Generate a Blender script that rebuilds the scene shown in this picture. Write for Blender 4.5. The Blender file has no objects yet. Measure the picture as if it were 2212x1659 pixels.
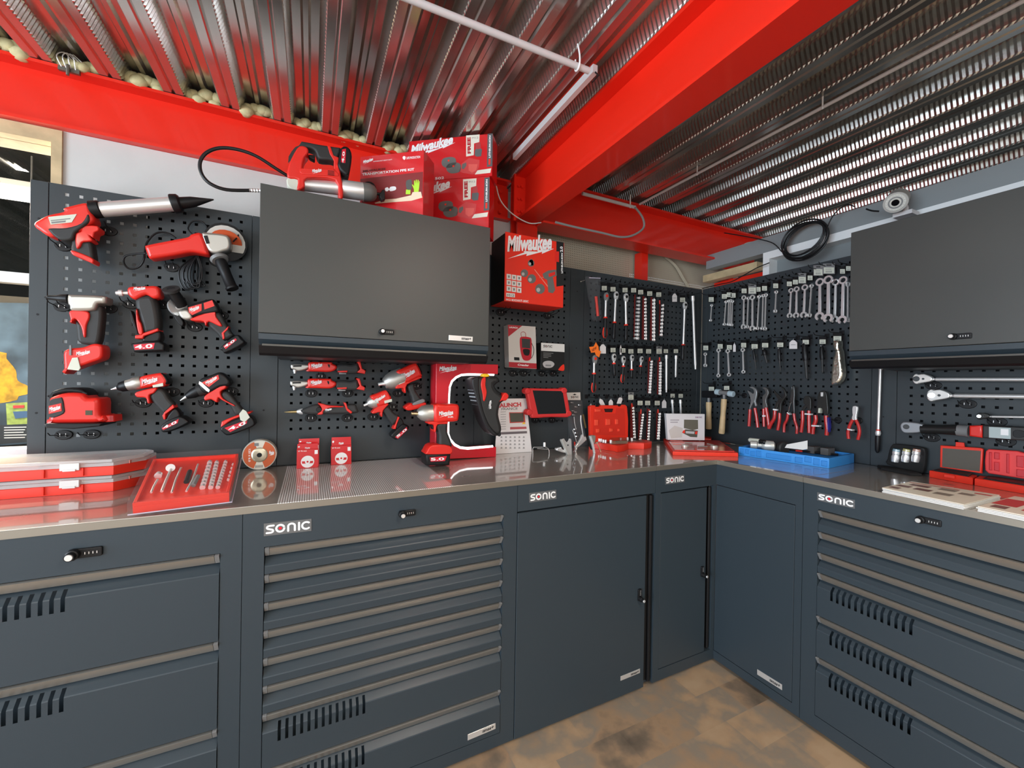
import bpy, bmesh, math, random
from mathutils import Vector, Matrix
from mathutils.geometry import delaunay_2d_cdt
random.seed(7)
SC=bpy.context.scene; COL=SC.collection
# ---------------------------------------------------------------- camera, world, lights
W_,H_=2212,1659
F_=889.3; YAW=.4542; PIT=-.0026; ROL=.0166
CAM=(0.8035,-2.0537,1.4148)
XB=3.3075; HB=1.0377; Z0=2.0697; PI=math.pi
def _ax():
    y,pi,ro=YAW,PIT,ROL
    F=Vector((math.sin(y)*math.cos(pi),math.cos(y)*math.cos(pi),math.sin(pi))); R=Vector((math.cos(y),-math.sin(y),0)); U=R.cross(F)
    return math.cos(ro)*R+math.sin(ro)*U,-math.sin(ro)*R+math.cos(ro)*U,F
_R,_U,_F=_ax()
cd=bpy.data.cameras.new('camera'); cam=bpy.data.objects.new('camera',cd); COL.objects.link(cam); SC.camera=cam
cd.sensor_fit='HORIZONTAL'; cd.sensor_width=36; cd.lens=F_*36/W_; cd.clip_start=.02
m=Matrix((_R,_U,-_F)).transposed().to_4x4(); m.translation=Vector(CAM); cam.matrix_world=m
def ray(px,py): return _F+(px-W_/2)/F_*_R+(H_/2-py)/F_*_U
def hit(px,py,ax,val):
    d=ray(px,py); t=(val-CAM[ax])/d[ax]
    return Vector(CAM)+t*d
SC.view_settings.view_transform='Standard'; SC.view_settings.look='None'; SC.view_settings.gamma=1
SC.view_settings.use_curve_mapping=False; SC.view_settings.exposure=0.08
wd=bpy.data.worlds.new('sky'); SC.world=wd; wd.use_nodes=True
nt=wd.node_tree; bg=nt.nodes['Background']
bg.inputs[0].default_value=(.80,.90,1.0,1); bg.inputs[1].default_value=.95
def area(name,loc,rot,sx,sy,power,col=(1,1,1)):
    l=bpy.data.lights.new(name,'AREA'); l.shape='RECTANGLE'; l.size=sx; l.size_y=sy; l.energy=power; l.color=col
    o=bpy.data.objects.new(name,l); COL.objects.link(o); o.location=loc; o.rotation_euler=rot; return o
# daylight through the shopfront behind the camera and the side windows
area('shopfront_daylight',(-.6,-4.9,1.5),(PI/2,0,0),3.6,2.0,42,(1,.96,.90)).rotation_euler=(-PI/2,0,PI)
area('hall_tube_lamp',(-.75,.62,2.30),(math.radians(55),0,0),1.3,.12,100,(1,.90,.74)).rotation_euler=(math.radians(-50),0,0)
area('side_window_daylight',(-2.95,-2.6,1.5),(0,-PI/2,0),1.8,3.0,225,(.74,.87,1))
# ---------------------------------------------------------------- helpers
MATS={}
def M(name,col=(.5,.5,.5),rough=.5,metal=0,spec=.5,coat=0,emit=None,es=1,alpha=1,trans=0,ior=1.45,bump=0,bscale=200,var=0,vscale=8,ani=0,col2=None):
    if name in MATS: return MATS[name]
    m=bpy.data.materials.new(name); m.use_nodes=True; n=m.node_tree; b=n.nodes['Principled BSDF']; I=b.inputs
    I['Base Color'].default_value=(*col,1); I['Roughness'].default_value=rough; I['Metallic'].default_value=metal
    I['Specular IOR Level'].default_value=spec; I['IOR'].default_value=ior; I['Alpha'].default_value=alpha
    I['Coat Weight'].default_value=coat; I['Coat Roughness'].default_value=.08; I['Transmission Weight'].default_value=trans
    if emit: I['Emission Color'].default_value=(*emit,1); I['Emission Strength'].default_value=es
    if bump or var:
        tc=n.nodes.new('ShaderNodeTexCoord')
    if bump:
        t=n.nodes.new('ShaderNodeTexNoise'); t.inputs['Scale'].default_value=bscale; n.links.new(tc.outputs['Object'],t.inputs['Vector'])
        bp=n.nodes.new('ShaderNodeBump'); bp.inputs['Strength'].default_value=bump; bp.inputs['Distance'].default_value=.002
        n.links.new(t.outputs['Fac'],bp.inputs['Height']); n.links.new(bp.outputs['Normal'],I['Normal'])
    if var:
        t=n.nodes.new('ShaderNodeTexNoise'); t.inputs['Scale'].default_value=vscale; t.inputs['Detail'].default_value=5; n.links.new(tc.outputs['Object'],t.inputs['Vector'])
        mx=n.nodes.new('ShaderNodeMix'); mx.data_type='RGBA'; c2=col2 or tuple(c*(1-var) for c in col)
        mx.inputs[6].default_value=(*col,1); mx.inputs[7].default_value=(*c2,1)
        rp=n.nodes.new('ShaderNodeMapRange'); rp.inputs[1].default_value=.35; rp.inputs[2].default_value=.65
        n.links.new(t.outputs['Fac'],rp.inputs[0]); n.links.new(rp.outputs[0],mx.inputs[0]); n.links.new(mx.outputs[2],I['Base Color'])
    MATS[name]=m; return m
class MB:
    def __init__(s): s.v=[]; s.f=[]
    def add(s,vs,fs):
        o=len(s.v); s.v+= [Vector(v) for v in vs]; s.f+=[tuple(i+o for i in f) for f in fs]; return s
    def box(s,a,b):
        x0,y0,z0=[min(p,q) for p,q in zip(a,b)]; x1,y1,z1=[max(p,q) for p,q in zip(a,b)]
        return s.add([(x0,y0,z0),(x1,y0,z0),(x1,y1,z0),(x0,y1,z0),(x0,y0,z1),(x1,y0,z1),(x1,y1,z1),(x0,y1,z1)],[(0,3,2,1),(4,5,6,7),(0,1,5,4),(1,2,6,5),(2,3,7,6),(3,0,4,7)])
    def prism(s,fr,pts,w0,w1,bev=0,seg=2,back=False):
        """outline pts (u,v) in frame fr, from w0 to w1 (front), front edge rounded by bev"""
        a=sum(pts[i-1][0]*pts[i][1]-pts[i][0]*pts[i-1][1] for i in range(len(pts)))
        if a<0: pts=pts[::-1]
        n=len(pts); rings=[]
        if back and bev:
            for k in range(seg,0,-1): t=k/seg*PI/2; rings.append((bev*(1-math.cos(t)),w0+bev*(1-math.sin(t))))
            rings=[(bev*(1-math.cos(k/seg*PI/2)),w0+bev*(1-math.sin(k/seg*PI/2))) for k in range(seg,0,-1)]+[(0,w0+bev)]
        else: rings=[(0,w0)]
        if bev: rings+=[(bev*(1-math.cos(k/seg*PI/2)),w1-bev+bev*math.sin(k/seg*PI/2)) for k in range(0,seg+1)]
        else: rings.append((0,w1))
        nr=[]
        for i in range(n):
            p,q,r=pts[i-1],pts[i],pts[(i+1)%n]
            d1=Vector((q[0]-p[0],q[1]-p[1])); d2=Vector((r[0]-q[0],r[1]-q[1]))
            if d1.length<1e-9: d1=d2
            if d2.length<1e-9: d2=d1
            d1=d1.normalized(); d2=d2.normalized(); n1=Vector((-d1.y,d1.x)); n2=Vector((-d2.y,d2.x))
            m=n1+n2; L=m.length
            m=n1 if L<1e-6 else m/L; c=max(.5,m.dot(n1)); nr.append(m/c)
        vs=[];fs=[]
        for ins,w in rings:
            for i in range(n): vs.append(fr(pts[i][0]+nr[i].x*ins,pts[i][1]+nr[i].y*ins,w))
        for k in range(len(rings)-1):
            for i in range(n):
                j=(i+1)%n; fs.append((k*n+i,k*n+j,(k+1)*n+j,(k+1)*n+i))
        for ins,w,rev in ((rings[0][0],rings[0][1],True),(rings[-1][0],rings[-1][1],False)):
            P2=[Vector((pts[i][0]+nr[i].x*ins,pts[i][1]+nr[i].y*ins)) for i in range(n)]; k=len(vs)
            if n<5: vs+=[fr(p.x,p.y,w) for p in P2]; F2=[tuple(range(n))]; P3=P2
            else:
                r_=delaunay_2d_cdt(P2,[],[list(range(n))],1,1e-7); P3=r_[0]; F2=[f for f in r_[2]]; vs+=[fr(p.x,p.y,w) for p in P3]
            for f in F2:
                ar=sum(P3[f[i-1]].x*P3[f[i]].y-P3[f[i]].x*P3[f[i-1]].y for i in range(len(f)))
                f=tuple(k+i for i in f)
                if (ar<0)!=rev: f=f[::-1]
                fs.append(f)
        if fr.flip: fs=[f[::-1] for f in fs]
        return s.add(vs,fs)
    def lathe(s,p0,p1,prof,seg=20,cap=True):
        """prof: (t 0..1 along p0->p1, radius)"""
        p0=Vector(p0);p1=Vector(p1); ax=(p1-p0); d=ax.normalized(); a=d.orthogonal().normalized(); b=d.cross(a)
        vs=[];fs=[]
        for t,r in prof:
            c=p0+ax*t
            for i in range(seg): th=2*PI*i/seg; vs.append(c+a*(r*math.cos(th))+b*(r*math.sin(th)))
        for k in range(len(prof)-1):
            for i in range(seg): j=(i+1)%seg; fs.append((k*seg+i,k*seg+j,(k+1)*seg+j,(k+1)*seg+i))
        if cap: fs.append(tuple(range(seg-1,-1,-1))); fs.append(tuple((len(prof)-1)*seg+i for i in range(seg)))
        return s.add(vs,fs)
    def cyl(s,p0,p1,r,seg=16): return s.lathe(p0,p1,[(0,r),(1,r)],seg)
    def tube(s,pts,r,seg=8,closed=False,smooth=0):
        pts=[Vector(p) for p in pts]
        if smooth: pts=spline(pts,smooth,closed)
        n=len(pts); T=[]
        for i in range(n):
            if closed: t=pts[(i+1)%n]-pts[i-1]
            else: t=pts[min(i+1,n-1)]-pts[max(i-1,0)]
            T.append(t.normalized())
        a=T[0].orthogonal().normalized(); vs=[];fs=[]
        for i in range(n):
            a=(a-T[i]*a.dot(T[i])).normalized(); b=T[i].cross(a); rr=r[i*len(r)//n] if isinstance(r,(list,tuple)) else r
            for k in range(seg): th=2*PI*k/seg; vs.append(pts[i]+a*(rr*math.cos(th))+b*(rr*math.sin(th)))
        for i in range(n if closed else n-1):
            j=(i+1)%n
            for k in range(seg): l=(k+1)%seg; fs.append((i*seg+k,i*seg+l,j*seg+l,j*seg+k))
        if not closed: fs.append(tuple(range(seg-1,-1,-1))); fs.append(tuple((n-1)*seg+i for i in range(seg)))
        return s.add(vs,fs)
    def ball(s,c,r,seg=16,rings=10,sc=(1,1,1),noise=0):
        c=Vector(c); vs=[];fs=[]
        for k in range(1,rings):
            ph=PI*k/rings
            for i in range(seg):
                th=2*PI*i/seg; q=Vector((math.sin(ph)*math.cos(th)*sc[0],math.sin(ph)*math.sin(th)*sc[1],math.cos(ph)*sc[2]))
                vs.append(c+q*r*(1+random.uniform(-noise,noise)))
        vs.append(c+Vector((0,0,r*sc[2]))); vs.append(c-Vector((0,0,r*sc[2]))); N=len(vs)
        for k in range(rings-2):
            for i in range(seg): j=(i+1)%seg; fs.append((k*seg+i,(k+1)*seg+i,(k+1)*seg+j,k*seg+j))
        for i in range(seg): j=(i+1)%seg; fs.append((N-2,i,j)); fs.append((N-1,(rings-2)*seg+j,(rings-2)*seg+i))
        return s.add(vs,fs)
def spline(pts,k=4,closed=False):
    n=len(pts); out=[]
    g=(lambda i:pts[i%n]) if closed else (lambda i:pts[max(0,min(n-1,i))])
    for i in range(n if closed else n-1):
        p0,p1,p2,p3=g(i-1),g(i),g(i+1),g(i+2)
        for j in range(k):
            t=j/k; out.append(.5*((2*p1)+(p2-p0)*t+(2*p0-5*p1+4*p2-p3)*t*t+(3*p1-p0-3*p2+p3)*t**3))
    if not closed: out.append(pts[-1])
    return out
def sm(pts,k=3): return [tuple(p) for p in spline([Vector(p) for p in pts],k,True)]
class Frame:
    """u right, v up, w towards the viewer of that face"""
    def __init__(s,o,U,V,N): s.o=Vector(o); s.U=Vector(U).normalized(); s.V=Vector(V).normalized(); s.N=Vector(N).normalized(); s.flip=s.U.cross(s.V).dot(s.N)<0
    def __call__(s,u,v,w=0): return s.o+s.U*u+s.V*v+s.N*w
    def px(s,px,py,w=0):
        d=ray(px,py); c=Vector(CAM); t=(w-(c-s.o).dot(s.N))/d.dot(s.N); p=c+t*d-s.o
        return (p.dot(s.U),p.dot(s.V))
    def p3(s,px,py,w=0): u,v=s.px(px,py,w); return s(u,v,w)
FA=Frame((0,0,0),(1,0,0),(0,0,1),(0,-1,0))
FB=Frame((XB,0,0),(0,-1,0),(0,0,1),(-1,0,0))
FT=Frame((0,0,HB),(1,0,0),(0,1,0),(0,0,1))
def mesh_obj(name,mb,mat,loc=(0,0,0),ang=35,flat=False):
    loc=Vector(loc); me=bpy.data.meshes.new(name); me.from_pydata([v-loc for v in mb.v],[],mb.f); me.materials.append(mat)
    if not flat:
        me.shade_smooth(); me.set_sharp_from_angle(angle=math.radians(ang))
    o=bpy.data.objects.new(name,me); COL.objects.link(o); return o
class Thing:
    def __init__(s,name,label,cat,loc,group=None,kind=None):
        s.loc=Vector(loc); s.e=bpy.data.objects.new(name,None); COL.objects.link(s.e); s.e.location=s.loc; s.e.empty_display_size=.05
        s.e['label']=label; s.e['category']=cat
        if group: s.e['group']=group
        if kind: s.e['kind']=kind
    def part(s,name,mb,mat,parent=None,label=None,ang=35,flat=False):
        o=mesh_obj(name,mb,mat,s.loc,ang,flat); o.parent=parent or s.e
        if label: o['label']=label
        return o
def solo(name,mb,mat,label,cat,group=None,kind=None,ang=35,flat=False,loc=None):
    l=loc if loc is not None else (sum((v for v in mb.v),Vector())/len(mb.v))
    o=mesh_obj(name,mb,mat,l,ang,flat); o.location=l; o['label']=label; o['category']=cat
    if group: o['group']=group
    if kind: o['kind']=kind
    return o
def struct(name,mb,mat,flat=True,label=None):
    o=mesh_obj(name,mb,mat,(0,0,0),flat=flat); o['kind']='structure'
    if label: o['label']=label
    return o
# text and marks -------------------------------------------------
_tc={}
def glyphs(s,bold=0):
    k=(s,bold)
    if k not in _tc:
        cu=bpy.data.curves.new('t','FONT'); cu.body=s; cu.offset=bold; cu.resolution_u=3; cu.align_x='LEFT'
        ob=bpy.data.objects.new('t',cu); me=ob.to_mesh(); vs=[(v.co.x,v.co.y) for v in me.vertices]; fs=[tuple(p.vertices) for p in me.polygons]
        ob.to_mesh_clear(); bpy.data.objects.remove(ob); bpy.data.curves.remove(cu)
        if not vs: vs=[(0,0),(1,0),(0,1)]; fs=[]
        x0=min(v[0] for v in vs);x1=max(v[0] for v in vs);y0=min(v[1] for v in vs);y1=max(v[1] for v in vs)
        _tc[k]=([(x-x0,y-y0) for x,y in vs],fs,x1-x0,y1-y0)
    return _tc[k]
def text(mb,fr,s,q,w,bold=.02,shear=0):
    """fit s into the quad q = [(u,v) of lower-left, lower-right, upper-left]"""
    vs,fs,W,H=glyphs(s,bold); (ax,ay),(bx,by),(cx,cy)=q
    out=[]
    for x,y in vs:
        a=x/W; b=y/H; a+=shear*b*H/W
        out.append(fr(ax+(bx-ax)*a+(cx-ax)*b, ay+(by-ay)*a+(cy-ay)*b, w))
    if fr.flip: fs=[f[::-1] for f in fs]
    mb.add(out,fs); return mb
def quad(mb,fr,pts,w):
    a=sum(pts[i-1][0]*pts[i][1]-pts[i][0]*pts[i-1][1] for i in range(len(pts)))
    f=tuple(range(len(pts)))
    if (a<0)!=fr.flip: f=f[::-1]
    return mb.add([fr(u,v,w) for u,v in pts],[f])
def mapq(q,p): # p in unit square -> quad ll, lr, ul
    (ax,ay),(bx,by),(cx,cy)=q; return (ax+(bx-ax)*p[0]+(cx-ax)*p[1], ay+(by-ay)*p[0]+(cy-ay)*p[1])
def brand(mb,fr,q,w,bold=.03):
    """script wordmark with a bolt below; q = bounding quad"""
    tq=[mapq(q,(0,.30)),mapq(q,(.94,.30)),mapq(q,(0,1))]
    text(mb,fr,'Milwaukee',tq,w,bold,.22)
    for poly in ([(0,0),(.33,.16),(.30,.20),(.42,.20),(.40,.10),(.62,.20),(.66,.25),(.60,.27),(1,.38),(.74,.34),(.52,.27),(.56,.30),(.44,.33),(.36,.28),(.38,.27)],):
        quad(mb,fr,[mapq(q,p) for p in [(0,0),(.40,.17),(.385,.07),(.73,.22),(.72,.13),(1,.34),(.62,.30),(.64,.24),(.33,.30),(.35,.24)]],w)
    return mb
def ribbon(mb,fr,pts,r,w,n=5):
    """flat round-ended stroke"""
    pts=[Vector(p) for p in pts]; L=[];R=[]
    for i,p in enumerate(pts):
        t=(pts[min(i+1,len(pts)-1)]-pts[max(i-1,0)]).normalized(); q=Vector((-t.y,t.x))*r; L.append(p+q); R.append(p-q)
    for i in range(len(pts)-1): quad(mb,fr,[tuple(L[i]),tuple(R[i]),tuple(R[i+1]),tuple(L[i+1])],w)
    for c in (pts[0],pts[-1]): quad(mb,fr,[(c.x+r*math.cos(k*PI/5),c.y+r*math.sin(k*PI/5)) for k in range(10)],w+1e-5)
def sonic(mw,mr,fr,q,w):
    def arc(cx,cy,rx,ry,a0,a1,n=10): return [(cx+rx*math.cos(math.radians(a0+(a1-a0)*i/n)),cy+ry*math.sin(math.radians(a0+(a1-a0)*i/n))) for i in range(n+1)]
    st=[[(.17,.86),(.10,.86)]+arc(.085,.69,.06,.17,90,270,6)+[(.09,.50)]+arc(.10,.31,.06,.17,90,-90,6)+[(.02,.14)],
        arc(.315,.5,.088,.36,0,380,20),
        [(.49,.12),(.49,.6)]+arc(.565,.62,.075,.25,180,0,8)+[(.64,.12)],
        [(.735,.12),(.735,.88)],
        arc(.90,.5,.095,.37,50,310,12)]
    s=[]
    w_=Vector(q[1])-Vector(q[0]); r=w_.length*.024
    for t in st: ribbon(mw,fr,[mapq(q,p) for p in t],r,w)
    c=Vector(mapq(q,(.315,.5))); R=w_.length*.036
    quad(mr,fr,[(c.x+R*math.cos(k*PI/8),c.y+R*math.sin(k*PI/8)) for k in range(16)],w)
# crops of the reference frame used when measuring outlines
C={'C1':(0,380,3.95),'C2':(0,760,3.95),'C3':(420,280,3.16),'C4':(500,760,4.424),'C5':(900,640,4.148),'C6':(1040,460,4.148),
'D1':(1240,560,5.531),'D2':(1240,800,5.53),'D3':(1500,560,5.925),'D4':(1500,800,5.53),'D5':(1812,760,4.148),'D6':(1540,380,3.292),
'E1':(0,0,2.458),'E2':(800,0,3.16),'E3':(1400,0,2.724),'E4':(0,1080,2.865),'E5':(520,1080,2.866),'E6':(1080,980,2.443),'E7':(1700,1020,2.596),
'E8':(1040,300,3.687),'G2':(760,280,6.703),'G3':(1100,820,9.217),'P':(0,0,1)}
def X(c,x,y): a,b,s=C[c]; return a+x/s,b+y/s
def O(fr,c,txt,w=0):
    out=[]
    for p in txt.split(): x,y=p.split(','); out.append(fr.px(*X(c,float(x),float(y)),w))
    return out
# ---------------------------------------------------------------- materials
slate=M('slate_paint',(.032,.045,.056),.36,spec=.45,bump=.06,bscale=900)
slate2=M('slate_panel_paint',(.034,.042,.047),.42,spec=.45)
alu=M('aluminium_pull',(.52,.50,.46),.36,metal=.85,bump=.05,bscale=300)
black=M('black_plastic',(.008,.008,.009),.42,spec=.35)
dark=M('dark_interior',(.006,.006,.007),.7)
rubber=M('dark_grip',(.028,.028,.028),.55)
red=M('tool_red',(.72,.02,.012),.38,coat=.2)
redc=M('case_red',(.80,.035,.015),.42)
beamred=M('beam_red',(.80,.022,.008),.36,coat=.2,bump=.04,bscale=60)
chrome=M('chrome',(.90,.90,.89),.26,metal=.6)
satin=M('satin_steel',(.78,.77,.76),.36,metal=.65)
cast=M('cast_metal',(.50,.48,.44),.42,metal=.8)
white=M('white_print',(.85,.85,.85),.5)
paper=M('white_card',(.74,.74,.72),.55)
cream=M('cream_label',(.62,.64,.54),.55)
grey=M('grey_plastic',(.20,.20,.20),.45)
wallw=M('wall_plaster',(.60,.59,.57),.8,bump=.15,bscale=60,var=.06,vscale=5)
logored=M('logo_red',(.65,.01,.03),.4)
clear=M('clear_plastic',(.35,.35,.37),.05,alpha=.09,spec=1)
orange=M('orange_card',(1.0,.20,.02),.6)
yellow=M('yellow_print',(.9,.55,.02),.5)
cardred=M('printed_red_card',(.62,.010,.014),.35,coat=.3)
cardred2=M('printed_orange_red_card',(.80,.03,.012),.4)
steelwhite=M('white_steel',(.75,.75,.73),.4)
# ---------------------------------------------------------------- room
DZ=2.59  # underside of the low flanges of the deck
def deckmat():
    m=bpy.data.materials.new('galvanised_deck'); m.use_nodes=True; n=m.node_tree; b=n.nodes['Principled BSDF']; I=b.inputs
    I['Metallic'].default_value=.9; I['Roughness'].default_value=.2
    tc=n.nodes.new('ShaderNodeTexCoord'); t=n.nodes.new('ShaderNodeTexNoise'); t.inputs['Scale'].default_value=2.2; t.inputs['Detail'].default_value=8
    n.links.new(tc.outputs['Object'],t.inputs['Vector'])
    r=n.nodes.new('ShaderNodeValToRGB'); r.color_ramp.elements[0].position=.3; r.color_ramp.elements[0].color=(.36,.345,.31,1); r.color_ramp.elements[1].position=.7; r.color_ramp.elements[1].color=(.64,.625,.59,1)
    n.links.new(t.outputs['Fac'],r.inputs[0]); n.links.new(r.outputs[0],I['Base Color']); return m
deck=deckmat()
def build_deck(x0,x1,y0,y1,z,mb,emboss=True):
    P=.1975; lo=.068; off=.045
    k0=math.floor((x0-off)/P)-0; k1=math.ceil((x1-off)/P)
    h=.062; run=.022
    for k in range(k0,k1):
        x=off+P*k
        segs=[((x,0),(x+lo*.4,0)),((x+lo*.4,0),(x+lo*.5,.006)),((x+lo*.5,.006),(x+lo*.6,0)),((x+lo*.6,0),(x+lo,0))]
        a=x+lo+run; c=x+P-run; mid=(a+c)/2
        segs+=[((a,h),(mid-.016,h)),((mid-.016,h),(mid-.008,h-.012)),((mid-.008,h-.012),(mid+.008,h-.012)),((mid+.008,h-.012),(mid+.016,h)),((mid+.016,h),(c,h))]
        for (p,q) in segs: mb.add([(p[0],y0,z+p[1]),(p[0],y1,z+p[1]),(q[0],y1,z+q[1]),(q[0],y0,z+q[1])],[(0,1,2,3)])
        # webs with transverse embossing
        for (p,q) in [((x+lo,0),(a,h)),((c,h),(x+P,0))]:
            s=.0085; N=int((y1-y0)/s); nx=Vector((q[1]-p[1],-(q[0]-p[0]))).normalized()
            if not emboss: mb.add([(p[0],y0,z+p[1]),(p[0],y1,z+p[1]),(q[0],y1,z+q[1]),(q[0],y0,z+q[1])],[(0,1,2,3)]); continue
            vs=[]
            for i in range(N+1):
                d=.0024 if i%2 else -.0005; y=y0+i*s
                for t,dd in ((0,0),(.12,d),(.88,d),(1,0)):
                    vs.append((p[0]+(q[0]-p[0])*t+nx.x*dd,y,z+p[1]+(q[1]-p[1])*t+nx.y*dd))
            fs=[]
            for i in range(N):
                for j in range(3): fs.append((i*4+j,(i+1)*4+j,(i+1)*4+j+1,i*4+j+1))
            mb.add(vs,fs)
mb=MB(); build_deck(-1.0,5.9,-2.3,.5,DZ,mb,True); build_deck(-3.2,-1.0,-5.2,.5,DZ,mb,False); build_deck(-1.0,5.9,-5.2,-2.3,DZ,mb,False)
struct('ceiling',mb,deck,label='galvanised trapezoidal steel deck ceiling')
mb=MB().box((-3.2,-5.2,DZ+.082),(6.0,.6,DZ+.095)); struct('trim_1',mb,dark,label='roof build-up above the steel deck')
# floor: mottled brown vinyl planks
fm=bpy.data.materials.new('mottled_vinyl'); fm.use_nodes=True; n=fm.node_tree; b=n.nodes['Principled BSDF']; b.inputs['Roughness'].default_value=.42
tc=n.nodes.new('ShaderNodeTexCoord'); mp=n.nodes.new('ShaderNodeMapping'); mp.inputs['Rotation'].default_value=(0,0,.0); n.links.new(tc.outputs['Object'],mp.inputs[0])
br=n.nodes.new('ShaderNodeTexBrick'); br.inputs['Scale'].default_value=1; br.inputs['Mortar Size'].default_value=0.0; br.inputs['Brick Width'].default_value=.30; br.inputs['Row Height'].default_value=.15
br.inputs['Color1'].default_value=(0,0,0,1); br.inputs['Color2'].default_value=(1,1,1,1); n.links.new(mp.outputs[0],br.inputs['Vector'])
ns=n.nodes.new('ShaderNodeTexNoise'); ns.inputs['Scale'].default_value=3.2; ns.inputs['Detail'].default_value=6; n.links.new(tc.outputs['Object'],ns.inputs['Vector'])
ns2=n.nodes.new('ShaderNodeTexNoise'); ns2.inputs['Scale'].default_value=14; ns2.inputs['Detail'].default_value=8; n.links.new(tc.outputs['Object'],ns2.inputs['Vector'])
mth=n.nodes.new('ShaderNodeMath'); mth.operation='MULTIPLY_ADD'; n.links.new(br.outputs['Color'],mth.inputs[0]); mth.inputs[1].default_value=.22; n.links.new(ns.outputs['Fac'],mth.inputs[2])
m2=n.nodes.new('ShaderNodeMath'); m2.operation='MULTIPLY_ADD'; n.links.new(ns2.outputs['Fac'],m2.inputs[0]); m2.inputs[1].default_value=.30; n.links.new(mth.outputs[0],m2.inputs[2])
rp=n.nodes.new('ShaderNodeValToRGB'); n.links.new(m2.outputs[0],rp.inputs[0]); e=rp.color_ramp.elements
e[0].position=.42; e[0].color=(.095,.075,.058,1); e[1].position=.98; e[1].color=(.46,.32,.20,1)
for p,c in ((.56,(.21,.155,.11,1)),(.66,(.37,.24,.145,1)),(.78,(.27,.22,.17,1)),(.88,(.42,.28,.17,1))):
    q=e.new(p); q.color=c
n.links.new(rp.outputs[0],b.inputs['Base Color'])
struct('floor',MB().box((-3.2,-5.2,-.05),(XB+.6,.3,0)),fm)
# back wall (white plaster) with the window opening at the left
YW=.14
mb=MB(); wx1=-.067; wz0=1.10; wz1=2.352; wx0=-1.55
mb.box((wx1,YW,0),(1.9,YW+.12,2.356)).box((-3.2,YW,0),(wx0,YW+.12,2.356)).box((wx0,YW,0),(wx1,YW+.12,wz0)).box((-3.2,.24,2.356),(1.9,.26,DZ+.05))
struct('wall_back',mb,wallw)
# window: timber lining, white sill and transom, panes
timber=M('timber_lining',(.62,.47,.27),.6,var=.25,vscale=14)
mb=MB(); mb.box((wx1-.03,YW-.01,wz0),(wx1,YW+.13,wz1)).box((wx0,YW-.01,wz1-.05),(wx1-.03,YW+.13,wz1)).box((wx0,YW-.01,wz0),(wx0+.03,YW+.13,wz1-.05))
win=struct('window_1',mb,timber,label='timber lined window opening to the next hall')
mb=MB(); mb.box((wx0+.03,YW+.02,1.76),(wx1-.03,YW+.06,1.80)).box((wx0+.03,YW,wz0),(wx1-.03,YW+.1,wz0+.035)); o=struct('window_frame',mb,steelwhite); o.parent=win; del o['kind']
mb=MB(); mb.box((wx0+.03,YW+.035,wz0+.035),(wx1-.03,YW+.041,1.76)).box((wx0+.03,YW+.035,1.80),(wx1-.03,YW+.041,wz1-.05)); o=struct('window_pane',mb,M('pane_glass',(.02,.025,.025),.02,alpha=.10,spec=.6)); o.parent=win; del o['kind']
# the hall beyond the window
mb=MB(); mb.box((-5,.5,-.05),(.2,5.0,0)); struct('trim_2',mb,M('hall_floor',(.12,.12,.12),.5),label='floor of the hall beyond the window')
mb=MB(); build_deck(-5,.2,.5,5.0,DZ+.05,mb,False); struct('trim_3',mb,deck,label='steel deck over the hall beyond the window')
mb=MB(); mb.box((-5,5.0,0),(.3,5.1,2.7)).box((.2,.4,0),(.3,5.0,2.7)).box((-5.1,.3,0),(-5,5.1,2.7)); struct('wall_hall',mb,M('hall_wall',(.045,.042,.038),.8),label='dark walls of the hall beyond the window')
def hall(name,mat,c,txt,Y,th,label,cat,kind=None):
    fr=Frame((0,Y,0),(1,0,0),(0,0,1),(0,-1,0)); return solo(name,MB().prism(fr,O(fr,c,txt),-th,0),mat,label,cat)
glow=M('tube_glow',(1,1,1),.5,emit=(1,.93,.80),es=6.0)
for i,(y0,y1,xr,Y,lab) in enumerate(((350,378,114,1.6,'fluorescent tube light in the hall behind the window, upper one'),(405,437,76,1.2,'fluorescent tube light in the hall behind the window, lower one'))):
    a=hit(xr,(y0+y1)/2+4,1,Y); b_=hit(-120,(y0+y1)/2-22,1,Y); r=(hit(20,y0,1,Y)-hit(20,y1,1,Y)).z/2
    b_.z=a.z; t=Thing('tube_light',lab,'ceiling light',a,'hall tube lights')
    t.part('tube',MB().cyl(a,b_,r*.9,14),glow); t.part('housing',MB().box((b_.x,Y-.02,a.z+r),(a.x,Y+.05,a.z+r+.03)),steelwhite)
    for q in (a,(a+b_)/2): t.part('hanger',MB().cyl(q+Vector((-.02,.01,r+.03)),Vector((q.x-.02,q.y+.01,DZ+.05)),.004,6),grey)
# beam across the hall and posters
mb=MB().box((-5,2.2,1.78),(.2,2.35,1.98)); o=solo('hall_beam',mb,M('hall_beige',(.40,.36,.30),.6),'beige boxed beam across the hall seen through the window','beam')
Y=1.0; fr=Frame((0,Y,0),(1,0,0),(0,0,1),(0,-1,0))
t=Thing('poster','blue and yellow truck poster standing in the hall behind the window','poster',fr(-.9,1.1,.02))
t.part('board',MB().prism(fr,O(fr,'P','-160,650 62,655 62,958 -160,975'),-.01,0),M('poster_blue',(.10,.16,.22),.5,var=.7,vscale=7))
t.part('foliage',MB().prism(fr,sm(O(fr,'P','-160,770 0,760 14,775 34,800 38,822 62,835 62,850 40,856 20,868 -160,880',.001)),.0,.001),M('poster_yellow',(.75,.42,.02),.6,var=.5,vscale=30))
t.part('truck',MB().prism(fr,O(fr,'C2','50,440 235,430 235,615 60,622',.003),.001,.003),M('truck_lime',(.42,.55,.12),.5,var=.4,vscale=40))
t.part('windscreen',MB().prism(fr,O(fr,'C2','110,510 232,505 232,560 130,570',.005),.003,.005),M('truck_blue',(.05,.12,.25),.4))
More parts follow.
